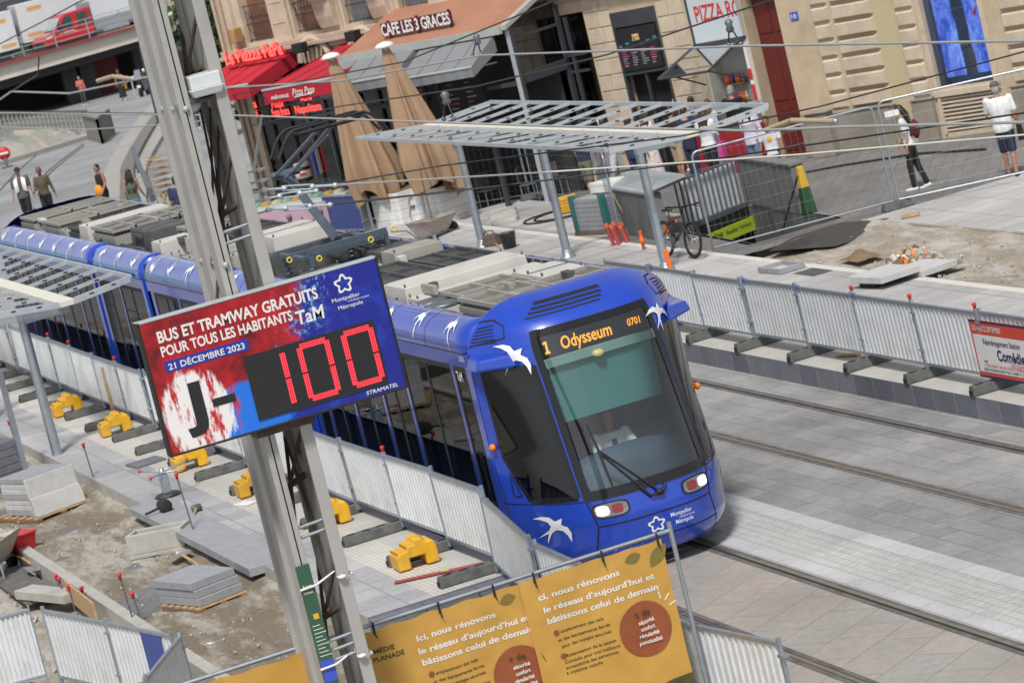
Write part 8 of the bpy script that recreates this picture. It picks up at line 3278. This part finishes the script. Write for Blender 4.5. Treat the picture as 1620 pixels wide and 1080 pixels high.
# insulators and turnbuckles
def ins(label, p, q, r, m, name='insulator'):
    t = thing(name, label, 'insulator', p)
    b = MB()
    d = q-p
    b.tube([Vector((0, 0, 0)), d], r, 8)
    b.build('rod', m, t)
    b = MB()
    b.ell((0, 0, 0), (r*1.12, r*1.12, r*1.12), 8, 6)
    b.ell(d, (r*1.12, r*1.12, r*1.12), 8, 6)
    b.build('end_fittings', M['galv'], t)
m_insb = mat('insulator_beige', (0.42, 0.34, 0.22), 0.5, 0, 0.05)
ins('bent beige insulator rod near the boy at right', Y(1213, 206, 12.9), Y(1252, 191, 12.9), .028, m_insb)
ins('straight beige insulator rod right of the bent one', Y(1252, 191, 12.9), Y(1322, 192, 12.9), .028, m_insb)
ins('beige insulator rod above the woman in black dress', Y(155, 128, 17), Y(178, 121, 17), .05, m_insb)
ins('beige insulator rod right of the one above the black dress', Y(178, 121, 17), Y(210, 125, 17), .05, m_insb)
def turn(label, a_, b_):
    p, q = mastpt(*a_), mastpt(*b_)
    t = thing('turnbuckle', label, 'turnbuckle', p, 0, 'turnbuckles at the mast')
    b = MB()
    d = q-p
    for s in (-.02, .02):
        b.tube([d*.25+Vector((0, 0, s)), d*.7+Vector((0, 0, s))], .008, 6)
    b.build('body', M['galv_light'], t)
    b = MB()
    b.tube([Vector((0, 0, 0)), d*.3], .012, 6)
    b.tube([d*.65, d], .014, 6)
    for k in (0, .28, .68, 1):
        b.ell(d*k, (.028, .028, .024), 8, 6)
    b.build('rods', M['galv_light'], t)
turn('upper turnbuckle at the mast, on the cream wire', (418, 300), (530, 293))
turn('middle turnbuckle at the mast', (420, 314), (500, 302))
turn('lower turnbuckle at the mast, on the black wire', (424, 332), (522, 324))
cl = MB()
for py in (268, 285, 300, 314, 332):
    p = mastpt(412+.26*(py-268), py)
    cl.bx(p.x-.03, p.x+.03, p.y-.04, p.y+.01, p.z-.015, p.z+.015)
    cl.tube([p+Vector((0, -.14, 0)), p+Vector((0, .04, 0))], .011, 6)
cl.v = [p-Vector((MX, 7, 0)) for p in cl.v]
cl.build('wire_brackets', M['galv'], mast)
def hanger(label, top, l, r_, y):
    A_, B_, C_ = Y(*top, y), Y(*l, y), Y(*r_, y)
    t = thing('wire_hanger', label, 'hanger', A_)
    b = MB()
    b.tube([Vector((0, 0, 0)), B_-A_], .012, 5)
    b.tube([Vector((0, 0, 0)), C_-A_], .012, 5)
    b.build('droppers', m_wire, t)
    b = MB()
    b.lathe([(.03, -.12), (.06, -.08), (.04, -.03), (.06, .02), (.03, .06)], 10)
    for p in (B_, C_):
        b.ell(p-A_, (.035, .035, .035), 8, 6)
    b.build('insulator_caps', M['steel_dark'], t)
hanger('wire hanger beneath the pizza sign', (1153, 38), (1153, 71), (1172, 70), 17.5)
hanger('wire hanger over the right grey awning', (754, 60), (748, 88), (761, 86), 17.5)
hanger('wire hanger at the left end of the far shelter', (704, 152), (702, 188), (718, 188), 13.2)
ins('vertical grey rod hanging from the contact wire beside the mast', Y(414, 184, 12.78), Y(402, 268, 12.78), .02, m_wgrey, 'drop_rod')
# ================================================================ PEOPLE
PC = {}
def cloth(name, col, v=.08):
    if name not in PC:
        PC[name] = mat('cloth_'+name, col, .85, 0, v, 14, .9, 11) if name != 'flower' else mat('cloth_flower', (.7, .66, .66), .85, 0, v, 14, .9, 11, dirt=.95, dirtcol=(.45, .03, .06), dscale=15)
    return PC[name]
hairs = {'black': mat('hair_black', (0.008, 0.007, 0.007), .5, 0, .3, 30), 'brown': mat('hair_brown', (0.04, 0.022, 0.013), .55, 0, .3, 30),
         'grey': mat('hair_grey', (0.35, 0.34, 0.33), .6, 0, .2, 30), 'red': mat('hair_auburn', (0.15, 0.06, 0.03), .6, 0, .3, 30)}
m_eye = mat('eye_dark', (0.01, 0.008, 0.008), .3, 0, 0)
m_lip = mat('lips', (0.3, 0.09, 0.08), .5, 0, 0)
def caps(mb, a, b, ra, rb, n=10):
    """tapered capsule"""
    a, b = Vector(a), Vector(b)
    d = (b-a)
    l = d.length
    if l < 1e-6:
        mb.ell(a, (ra, ra, ra), n, 6)
        return
    u = d/l
    pts, rs = [], []
    for t in (-1, -.7, -.35):
        pts.append(a+u*ra*t)
        rs.append(ra*math.sqrt(max(0.02, 1-t*t)))
    pts.append(a)
    rs.append(ra)
    pts.append(b)
    rs.append(rb)
    for t in (.35, .7, 1):
        pts.append(b+u*rb*t)
        rs.append(rb*math.sqrt(max(0.02, 1-t*t)))
    mb.tube(pts, rs, n)
def loft(mb, secs, n=16):
    """secs: (centre, rx, ry) ellipses stacked"""
    vs, fs = [], []
    for c, rx, ry in secs:
        for j in range(n):
            a = 2*math.pi*j/n
            vs.append(Vector(c)+Vector((rx*math.cos(a), ry*math.sin(a), 0)))
    for i in range(len(secs)-1):
        for j in range(n):
            a, b = i*n+j, i*n+(j+1) % n
            fs.append((a, b, b+n, a+n))
    fs.append(tuple(range(n-1, -1, -1)))
    fs.append(tuple((len(secs)-1)*n+j for j in range(n)))
    mb.add(vs, fs, True)
def person(label, loc, rz, h=1.72, fem=False, legs=((4, 6), (-4, 4)), arms=((4, 8, 12), (-4, 8, 12)), skin='skin', top=('white', (.7, .7, .7)), sleeve=.45, toplen=0.0,
           bottom=('dark', (.02, .02, .025)), blen=1.0, skirt=None, hair='brown', hlen=0.0, hat=None, shoes=(.7, .7, .7), lean=3, head=(0, 0), seated=False, group=None, bag=None, bare_top=False, z0=0.0, bald=False, wide=1.0):
    s = h/1.75
    t = thing('person', label, 'person', loc, rz, group)
    R = math.radians
    hipz = .92
    hw, shw = (.085, .165) if fem else (.085, .19)
    shw *= wide
    def rot(v, ang):                                          # swing in the x-z plane, positive = forward
        c, n = math.cos(R(ang)), math.sin(R(ang))
        return Vector((v.x*c-v.z*n, v.y, v.z*c+v.x*n))
    def up(p):                                                # lean of the upper body about the hips
        q = Vector(p)-Vector((0, 0, hipz))
        c, n = math.cos(R(lean)), math.sin(R(lean))
        return Vector((q.x*c+q.z*n, q.y, q.z*c-q.x*n+hipz))
    J = {}
    low = 9
    for i, sd_ in enumerate((1, -1)):                         # left then right
        th, kn = legs[i]
        hp = Vector((0, sd_*hw, hipz-.03))
        k = hp+rot(Vector((0, 0, -.42)), th)
        an = k+rot(Vector((0, 0, -.41)), th-kn)
        J[i] = (hp, k, an, th-kn)
        low = min(low, an.z)
    dz = 0 if seated else .075-low
    for i in (0, 1):
        hp, k, an, a_ = J[i]
        J[i] = (hp+Vector((0, 0, dz)), k+Vector((0, 0, dz)), an+Vector((0, 0, dz)), a_)
    off = Vector((0, 0, dz))
    A = {}
    for i, sd_ in enumerate((1, -1)):
        sw, ab, el = arms[i][:3]
        inn = arms[i][3] if len(arms[i]) > 3 else 0
        sh = up((0, sd_*shw, 1.43))
        e = sh+rot(Vector((0, sd_*math.sin(R(ab))*.29, -math.cos(R(ab))*.29)), sw)
        w = e+rot(Vector((0, sd_*math.sin(R(ab-inn))*.25, -math.cos(R(ab-inn))*.25)), sw+el)
        A[i] = (sh+off, e+off, w+off, (w-e).normalized())
    bust = .012 if fem else 0
    def torso(g=0.0, z0=.86, z1=1.47):
        P = [(.84, .1, .155), (.92, .105, .165 if fem else .16), (1.02, .092, .135 if fem else .15), (1.12, .092, .132 if fem else .155), (1.24, .105+bust, .15 if fem else .172), (1.34, .1, .165 if fem else .18), (1.42, .08, .15), (1.47, .055, .085)]
        out = []
        for z, rx, ry in P:
            if z0-1e-6 <= z <= z1+1e-6:
                out.append((up((0.0 if z < 1.2 else -.01, 0, z))+off, (rx+g)*wide, (ry+g)*wide))
        return out
    def S_(mb):
        mb.v = [p*s for p in mb.v]
        return mb
    hc = up((.015+head[0]*.0, 0, 1.63))+off
    HM = Matrix.Rotation(R(head[1]), 4, 'Z') @ Matrix.Rotation(R(head[0]), 4, 'Y')
    def HP(x, y, z):
        return hc+HM @ Vector((x, y, z))
    # body: one continuous skin
    b = MB()
    loft(b, torso())
    caps(b, up((-.01, 0, 1.42))+off, hc+Vector((-.01, 0, -.05)), .056, .05)
    b.ell(hc+Vector((0, 0, .02)), (.093, .074, .105), 16, 12, HM)
    b.ell(HP(.025, 0, -.055), (.062, .052, .062), 12, 8, HM)
    b.ell(HP(.097, 0, -.01), (.02, .014, .026), 8, 6, HM)
    for sd_ in (1, -1):
        b.ell(HP(-.005, sd_*.078, 0), (.02, .012, .032), 8, 6, HM)
    for i in (0, 1):
        hp, k, an, fa = J[i]
        caps(b, hp, k, .078 if fem else .08, .05)
        caps(b, k, an, .052, .034)
        caps(b, k+(an-k)*.3+Vector((-.012, 0, 0)), an, .05, .03)
        fd = rot(Vector((.15, 0, 0)), min(25, max(-40, fa)) if not seated else 0)
        caps(b, an+Vector((-.03, 0, -.045)), an+fd+Vector((0, 0, -.05)), .034, .026)
        sh, e, w, wd = A[i]
        caps(b, sh, e, .047 if fem else .052, .036)
        caps(b, e, w, .038, .026)
        b.ell(w+wd*.05, (.03, .018, .045), 10, 6, wd.to_track_quat('Z', 'Y').to_matrix().to_4x4())
    me = remesh(S_(b), .0165*s, 2)
    bb = MB()
    bb.mesh(me, I4, 0)
    f = MB()
    for i in (0, 1):                                          # five fingers on each hand
        sd_ = (1, -1)[i]
        sh, e, w, wd = A[i]
        fw = Vector((1, 0, 0))
        fw = (fw-wd*fw.dot(wd)).normalized()
        pn = wd.cross(fw)
        p0 = w+wd*.08
        for k in range(4):
            q = p0+fw*(.024-.016*k)
            l = (.062, .07, .066, .05)[k]
            f.tube([q-wd*.012, q+wd*l*.5+fw*.004, q+wd*l*.95-pn*sd_*.012*-1], [.009, .008, .006], 6)
        q = w+wd*.03+fw*.028
        f.tube([q, q+fw*.026+wd*.026, q+fw*.03+wd*.055], [.011, .009, .007], 6)
    S_(f)
    for g in f.f:
        pass
    k0 = len(bb.v)
    bb.v += f.v
    bb.f += [[k0+i for i in g] for g in f.f]
    bb.m += [0]*len(f.f)
    bb.s += [True]*len(f.f)
    fc = MB()                                                 # eyes, brows and mouth
    for sd_ in (1, -1):
        fc.ell(HP(.083, sd_*.032, .02), (.011, .012, .008), 8, 5, HM, mi=1)
        fc.bar(HP(.09, sd_*.018, .043), HP(.078, sd_*.05, .042), .008, .01, mi=1)
    fc.ell(HP(.081, 0, -.055), (.01, .024, .007), 8, 5, HM, mi=2)
    S_(fc)
    k0 = len(bb.v)
    bb.v += fc.v
    bb.f += [[k0+i for i in g] for g in fc.f]
    bb.m += fc.m
    bb.s += [True]*len(fc.f)
    bb.build('body', [M[skin], m_eye, m_lip], t, normals=False)
    # clothes follow the same joints
    def garment(mb, name, m, vox=.0165):
        me = remesh(S_(mb), vox*s, 2)
        g = MB()
        g.mesh(me, I4)
        return g.build(name, m, t, normals=False)
    # trousers, shorts
    if skirt is None:
        g = MB()
        loft(g, torso(.014, .84, 1.02))
        for i in (0, 1):
            hp, k, an, fa = J[i]
            if blen > .5:
                caps(g, hp, k, .097, .07)
                e = k+(an-k)*(blen-.5)*1.9
                caps(g, k, e, .07, .058)
            else:
                caps(g, hp, hp+(k-hp)*blen*2, .1, .085)
        garment(g, 'trousers' if blen > .6 else 'shorts', cloth(*bottom))
    else:
        g = MB()
        nm, c_, ln = skirt
        secs = []
        for i in range(9):
            z = 1.02-ln*i/8
            fl = .12+.1*(i/8)
            secs.append((Vector((0, 0, z))+off, fl*.8, fl*1.05))
        loft(g, secs[::-1])
        garment(g, 'skirt', cloth(nm, c_), .02)
    if not bare_top:
        g = MB()
        loft(g, torso(.017, .92 if toplen <= 0 else .84, 1.47))
        if toplen > 0:
            loft(g, [(Vector((0, 0, .86-toplen))+off, .13, .175), (Vector((0, 0, .95))+off, .115, .172)])
        if sleeve > 0:
            for i in (0, 1):
                sh, e, w, wd = A[i]
                if sleeve <= .5:
                    caps(g, sh, sh+(e-sh)*sleeve*2*.85, .07, .06)
                else:
                    caps(g, sh, e, .066, .05)
                    caps(g, e, e+(w-e)*(sleeve-.5)*1.85, .05, .04)
        garment(g, 'shirt', cloth(*top))
    # hair
    if not bald:
        g = MB()
        g.ell(HP(-.014, 0, .04), (.094, .083, .1), 14, 10, HM)
        g.ell(HP(-.05, 0, -.01), (.06, .074, .08), 12, 8, HM)
        if hlen > 0:
            for y in (-.05, 0, .05):
                a_ = HP(-.065, y, 0)
                c_ = HP(-.09, y*1.4, -.12)
                e_ = c_+Vector((-.035, y*.15, -hlen))
                caps(g, a_, c_, .05, .055)
                caps(g, c_, e_, .055, .032)
        me = remesh(S_(g), .014*s, 2)
        gg = MB()
        gg.mesh(me, I4)
        # trim so the face stays free
        k_ = []
        for fi, face in enumerate(gg.f):
            c_ = sum((gg.v[i] for i in face), Vector())/len(face)
            q = HM.inverted() @ (c_/s-hc)
            if q.x > .052 and q.z < .075:
                continue
            k_.append(fi)
        gg.f = [gg.f[i] for i in k_]
        gg.m = [0]*len(gg.f)
        gg.s = [True]*len(gg.f)
        gg.build('hair', hairs[hair], t, normals=False)
    if hat:
        g = MB()
        g.ell(HP(-.008, 0, .07), (.105, .09, .075), 14, 8, HM)
        g.ell(HP(.11, 0, .062), (.075, .07, .012), 12, 6, HM)
        S_(g).build('cap', cloth(*hat), t, normals=False)
    for i in (0, 1):
        hp, k, an, fa = J[i]
        g = MB()
        fd = rot(Vector((.16, 0, 0)), min(25, max(-40, fa)) if not seated else 0)
        caps(g, an+Vector((-.035, 0, -.045)), an+fd+Vector((0, 0, -.05)), .042, .034)
        S_(g)
        g.build('shoe', cloth('shoe%.2f' % shoes[0], shoes), t, normals=False)
    if bag:
        kind, nm, c_ = bag
        g = MB()
        if kind == 'back':
            g.ell(up((-.2, 0, 1.2))+off, (.09, .15, .2), 14, 10)
        elif kind == 'side':
            g.hexa([Vector(p)+off for p in ((-.12, -.34, .62), (.14, -.34, .62), (.14, -.24, .62), (-.12, -.24, .62), (-.14, -.33, .95), (.16, -.33, .95), (.16, -.25, .95), (-.14, -.25, .95))])
            g.tube([up((.0, .1, 1.46))+off, up((.1, -.1, 1.2))+off, Vector((.02, -.28, .95))+off], .012, 6)
        elif kind == 'front':
            g.ell(up((.16, 0, 1.0))+off, (.09, .17, .17), 14, 10)
        S_(g)
        g.build('bag', cloth(nm, c_), t, normals=False)
    return t, s, A, up, off, HP
W_, K_ = ('white', (.72, .72, .74)), ('black', (.015, .015, .018))
lil = ('lilac', (.6, .55, .68))
pink = ('pink', (.62, .45, .55))
navy = ('navy', (.02, .025, .06))
jean = ('denim', (.12, .18, .32))
TOV = math.atan2(-FN.y, -FN.x)                                # facing the shops
TCAM = math.atan2(-.3, .954)
# right street
p = at(1455, 299)
person('girl with long black hair, white tee and black trousers walking by the louvre grille', p, -2.2, 1.63, True, ((10, 10), (-7, 10)), ((-8, 6, 16), (14, 6, 22)), 'skin', W_, .42, 0, K_, .98, None, 'black', .42, bag=('back', 'maroon', (.13, .01, .02)), lean=4, head=(14, 0))
p = at(1604, 278)
res = person('man in white polo, navy shorts and grey cap eating something red', p, 2.55, 1.77, False, ((8, 6), (-9, 6)), ((20, 12, 118, 25), (-6, 12, 18)), 'skin_tan', W_, .45, .04, navy, .48, None, 'grey', 0, ('grey', (.1, .1, .11)), (.06, .07, .16), wide=1.1, lean=1, bag=('side', 'black', (.015, .015, .018)))
w_ = res[2][0][2]*res[1]
wq = res[0].location + Matrix.Rotation(2.55, 3, 'Z') @ w_
b = MB()
b.ell((0, 0, 0), (.045, .045, .06), 10, 6)
o = b.build('snack', M['red'], None, loc=wq+Vector((0, 0, .07)))
tag(o, 'red snack held to the mouth of the man in white polo', 'snack')
p = at(1236, 298)
res = person('boy in white tee with a small yellow print, standing before the red door', p, -.55, 1.5, False, ((2, 3), (-3, 3)), ((4, 9, 14), (-3, 9, 14)), 'skin_tan', W_, .48, .05, K_, .9, None, 'black', 0)
b = MB()
b.ell(Vector((.118, 0, 1.2))+res[4], (.02, .065, .075), 12, 8)
b.v = [q*res[1] for q in b.v]
b.build('shirt_print', M['yellow'], res[0], normals=False)
# queue at the counters
def head_at(px, py, h):
    q = at(px, py, h*.93)
    return Vector((q.x, q.y, 0))
p = at(978, 306)
person('person in pink tee and white shorts with black backpack walking away', p, 2.2, 1.7, False, ((20, 8), (-18, 22)), ((-14, 8, 16), (14, 8, 20)), 'skin', pink, .45, .06, ('white', (.72, .72, .74)), .45, None, 'brown', 0, bag=('back', 'black', (.015, .015, .018)))
p = at(944, 306)
person('walker in denim shorts and white trainers with one leg trailing', p, 2.75, 1.66, True, ((28, 6), (-30, 18)), ((-25, 8, 30), (24, 8, 30)), 'skin', ('orange', (.6, .2, .06)), .3, 0, ('paledenim', (.4, .5, .62)), .3, None, 'brown', .1)
p = head_at(1018, 182, 1.68)
person('woman in white dress with red flowers standing in the queue', p, 2.3, 1.68, True, ((3, 3), (-3, 3)), ((6, 8, 30), (0, 8, 20)), 'skin', ('flower', (.66, .5, .5), .5), 0.0, .0, None or K_, .9, ('flower', (.66, .5, .5), .9), 'brown', .12)
p = head_at(1178, 170, 1.68)
person('woman in loose lilac blouse with long dark hair at the pizza counter', p, 2.35, 1.68, True, ((2, 2), (-4, 3)), ((8, 8, 40), (0, 10, 15)), 'skin', lil, .85, .08, jean, .95, None, 'black', .22)
p = at(1157, 275)
p = head_at(1152, 147, 1.78)
person('grey haired man in black shirt leaning at the pizza counter', p, 2.1, 1.78, False, ((0, 2), (2, 4)), ((30, 10, 50), (20, 10, 40)), 'skin', K_, .45, 0, navy, .95, None, 'grey', 0, lean=8, wide=1.1)
p = head_at(1110, 182, 1.68)
person('woman in white tee with pink bag at her hip in the queue', p, 2.4, 1.68, True, ((4, 4), (-4, 6)), ((10, 8, 45), (0, 8, 20)), 'skin_tan', W_, .48, 0, K_, .95, None, 'brown', .15, bag=('side', 'magenta', (.6, .05, .3)))
p = head_at(1080, 180, 1.74)
person('man in navy top with his back to the tram in the queue', p, 2.2, 1.74, False, ((3, 3), (-3, 3)), ((0, 6, 30), (0, 6, 25)), 'skin', navy, .48, 0, ('navy', (.02, .025, .06)), .95, None, 'brown')
p = head_at(1033, 157, 1.8)
person('dark haired man with black beard nearest the black menu board', p, 1.6, 1.8, False, ((2, 2), (-2, 2)), ((5, 8, 30), (0, 8, 20)), 'skin', K_, .45, 0, K_, .95, None, 'black', 0, head=(15, 50))
p = head_at(1052, 153, 1.82)
person('dark haired man in brown tee right of the bearded one', p, 2.0, 1.82, False, ((2, 2), (-2, 2)), ((5, 8, 30), (0, 8, 20)), 'skin_tan', ('brown', (.12, .06, .04)), .45, 0, ('khaki', (.22, .19, .13)), .45, None, 'black', 0, head=(12, -20))
p = head_at(1070, 160, 1.72)
person('person with grey hair and black top among the queue', p, 2.3, 1.72, True, ((2, 2), (-2, 2)), ((5, 8, 30), (0, 8, 20)), 'skin', K_, .45, 0, ('khaki', (.22, .19, .13)), .5, None, 'grey', .05)
p = head_at(1093, 163, 1.7)
person('person in blue shirt behind the white tee in the queue', p, 2.6, 1.7, False, ((2, 2), (-2, 2)), ((5, 8, 30), (0, 8, 20)), 'skin', ('blue', (.1, .17, .4)), .48, 0, jean, .95, None, 'brown', 0)
p = fac(-8.3, 2.2, 0)
person('person in olive shorts and dark top beside the chalkboard', p, 2.2, 1.72, False, ((10, 4), (-8, 10)), ((5, 8, 30), (-8, 8, 20)), 'skin', navy, .45, 0, ('olive', (.14, .16, .09)), .45, None, 'brown', 0)
p = head_at(1118, 168, 1.66)
person('person in pale denim jacket behind the lilac blouse', p, 2.0, 1.66, True, ((2, 2), (-2, 2)), ((5, 8, 30), (0, 8, 20)), 'skin', ('paledenim', (.4, .5, .62)), .95, 0, jean, .95, None, 'red', .15)
p = head_at(992, 196, 1.72)
person('person in dark blue clothes behind the black backpack', p, 2.3, 1.72, False, ((3, 3), (-3, 3)), ((3, 8, 25), (-2, 8, 20)), 'skin', ('navy2', (.03, .04, .1)), .48, 0, ('darkblue', (.03, .04, .09)), .95, None, 'brown', 0)
p = head_at(1058, 178, 1.7)
person('person in black tee and beige shorts in the queue', p, 2.0, 1.7, False, ((4, 3), (-4, 4)), ((3, 8, 30), (-2, 8, 20)), 'skin_tan', K_, .45, 0, ('beige', (.4, .33, .24)), .46, None, 'black', 0)
# worker in yellow by the pantograph
p = at(436, 322)
person('worker in bright yellow vest and black shorts beyond the pantograph', p, .4, 1.74, False, ((4, 4), (-4, 4)), ((20, 10, 50), (10, 10, 40)), 'skin_tan', ('yellow', (.75, .55, .02)), .4, .04, K_, .5, None, 'black', 0, lean=25)
# plaza at left: their legs disappear behind the tram
def far_person(px, py, frac, h):
    """stand a person so that a point at frac of the height shows at this pixel"""
    for _ in range(12):
        q = at(px, py, frac*h)
    return Vector((q.x, q.y, 0))
person('man with white towel on his shoulders, navy cap and grey tee', far_person(34, 297, .66, 1.78), -.3, 1.78, False, ((10, 6), (-8, 8)), ((-6, 9, 14), (6, 9, 14)), 'skin_tan', ('grey', (.1, .1, .11)), .45, .03, K_, .5, None, 'brown', 0, ('navy', (.02, .025, .06)), lean=2, wide=1.08)
tw = far_person(34, 297, .66, 1.78)
t = thing('towel', 'white towel draped over the shoulders of the man in navy cap', 'towel', tw, -.3)
b = MB()
for sy in (1, -1):
    b.grid(lambda u, v: Vector((.03+.13*math.sin(v*2.6)-.0+.06*v, sy*(.06+.12*u), 1.5-.06*u*1.0+.02-.42*v**1.5)), 5, 10)
    b.grid(lambda u, v: Vector((-.1-.07*v+.1*(1-v), sy*(.04+.15*u), 1.53-.05*u-.3*v)), 5, 6)
b.build('cloth', M['white_paint'], t, normals=False)
person('woman in khaki sweatshirt and black shorts with a shoulder bag', far_person(68, 296, .66, 1.76), -.25, 1.76, True, ((-6, 6), (8, 6)), ((-8, 14, 14), (14, 12, 70, 40)), 'skin_dark', ('khakigreen', (.1, .085, .055)), .95, 0, K_, .42, None, 'red', .0, lean=2)
person('woman in black strap top carrying an orange bag', far_person(162, 295, .62, 1.7), -1.1, 1.7, True, ((10, 6), (-10, 8)), ((4, 8, 40), (-6, 8, 20)), 'skin_tan', K_, 0.0, 0, ('black', (.015, .015, .018)), .9, None, 'black', .0, bag=('front', 'bagorange', (.8, .3, .02)))
person('woman with long dark ponytail in green strap top walking away', far_person(209, 300, .68, 1.68), 2.6, 1.68, True, ((6, 4), (-6, 6)), ((-6, 8, 30), (6, 8, 30)), 'skin_tan', ('greygreen', (.09, .11, .085)), 0.0, 0, ('denim', (.12, .18, .32)), .9, None, 'black', .42)
person('man in navy tee with a shoulder strap left of the mast', far_person(283, 312, .7, 1.74), 2.7, 1.74, False, ((4, 4), (-4, 4)), ((2, 8, 20), (-2, 8, 20)), 'skin', ('navy2', (.03, .04, .1)), .45, 0, jean, .9, None, 'black', 0)
person('grey haired man in navy shirt in front of the shoulder strap man', far_person(293, 318, .8, 1.6), -.2, 1.6, False, ((4, 4), (-4, 4)), ((2, 8, 20), (-2, 8, 20)), 'skin_tan', ('navy2', (.03, .04, .1)), .45, 0, jean, .9, None, 'grey', 0)
person('woman in salmon jacket and dark trousers at the underpass', atg(135, 166), -.2, 1.68, True, ((3, 3), (-3, 3)), ((4, 8, 18), (20, 10, 80, 30)), 'skin', ('salmon', (.5, .15, .13)), .9, 0, ('darkgrey', (.06, .055, .055)), .95, None, 'brown', .15)
person('woman in long black strap dress with a straw bag at the underpass', atg(197, 160), 2.7, 1.72, True, ((6, 4), (-6, 4)), ((2, 10, 8), (-2, 10, 8)), 'skin', K_, 0.0, 0, K_, .9, ('black', (.015, .015, .018), .82), 'red', 0, bag=('side', 'straw', (.4, .2, .07)))
person('person in white shirt and black trousers seen between the mast legs', atg(314, 205), 2.8, 1.78, False, ((8, 6), (-8, 6)), ((-6, 8, 20), (6, 8, 20)), 'skin', W_, .45, 0, K_, .95, None, 'brown', 0, bag=('side', 'black', (.015, .015, .018)))
# tram driver on the seat behind the windscreen
person('tram driver in white shirt and dark tie seated behind the windscreen', Vector((TX-1.25, TY+.04, .03)), 0.0, 1.75, False, ((82, 80), (82, 80)), ((38, 14, 40, 20), (38, 14, 40, 20)), 'skin_tan', ('white', (.72, .72, .74)), .45, 0, navy, .95, None, 'black', 0, seated=True, lean=2)
b = MB()
b.prism([(.125, -.03, 1.4), (.125, .03, 1.4), (.14, .04, 1.15), (.14, 0, 1.1), (.14, -.04, 1.15)], (.012, 0, 0))
o = b.build('tie', navy and cloth(*navy), bpy.data.objects[[o.name for o in bpy.data.objects if o.get('label', '').startswith('tram driver')][0]])
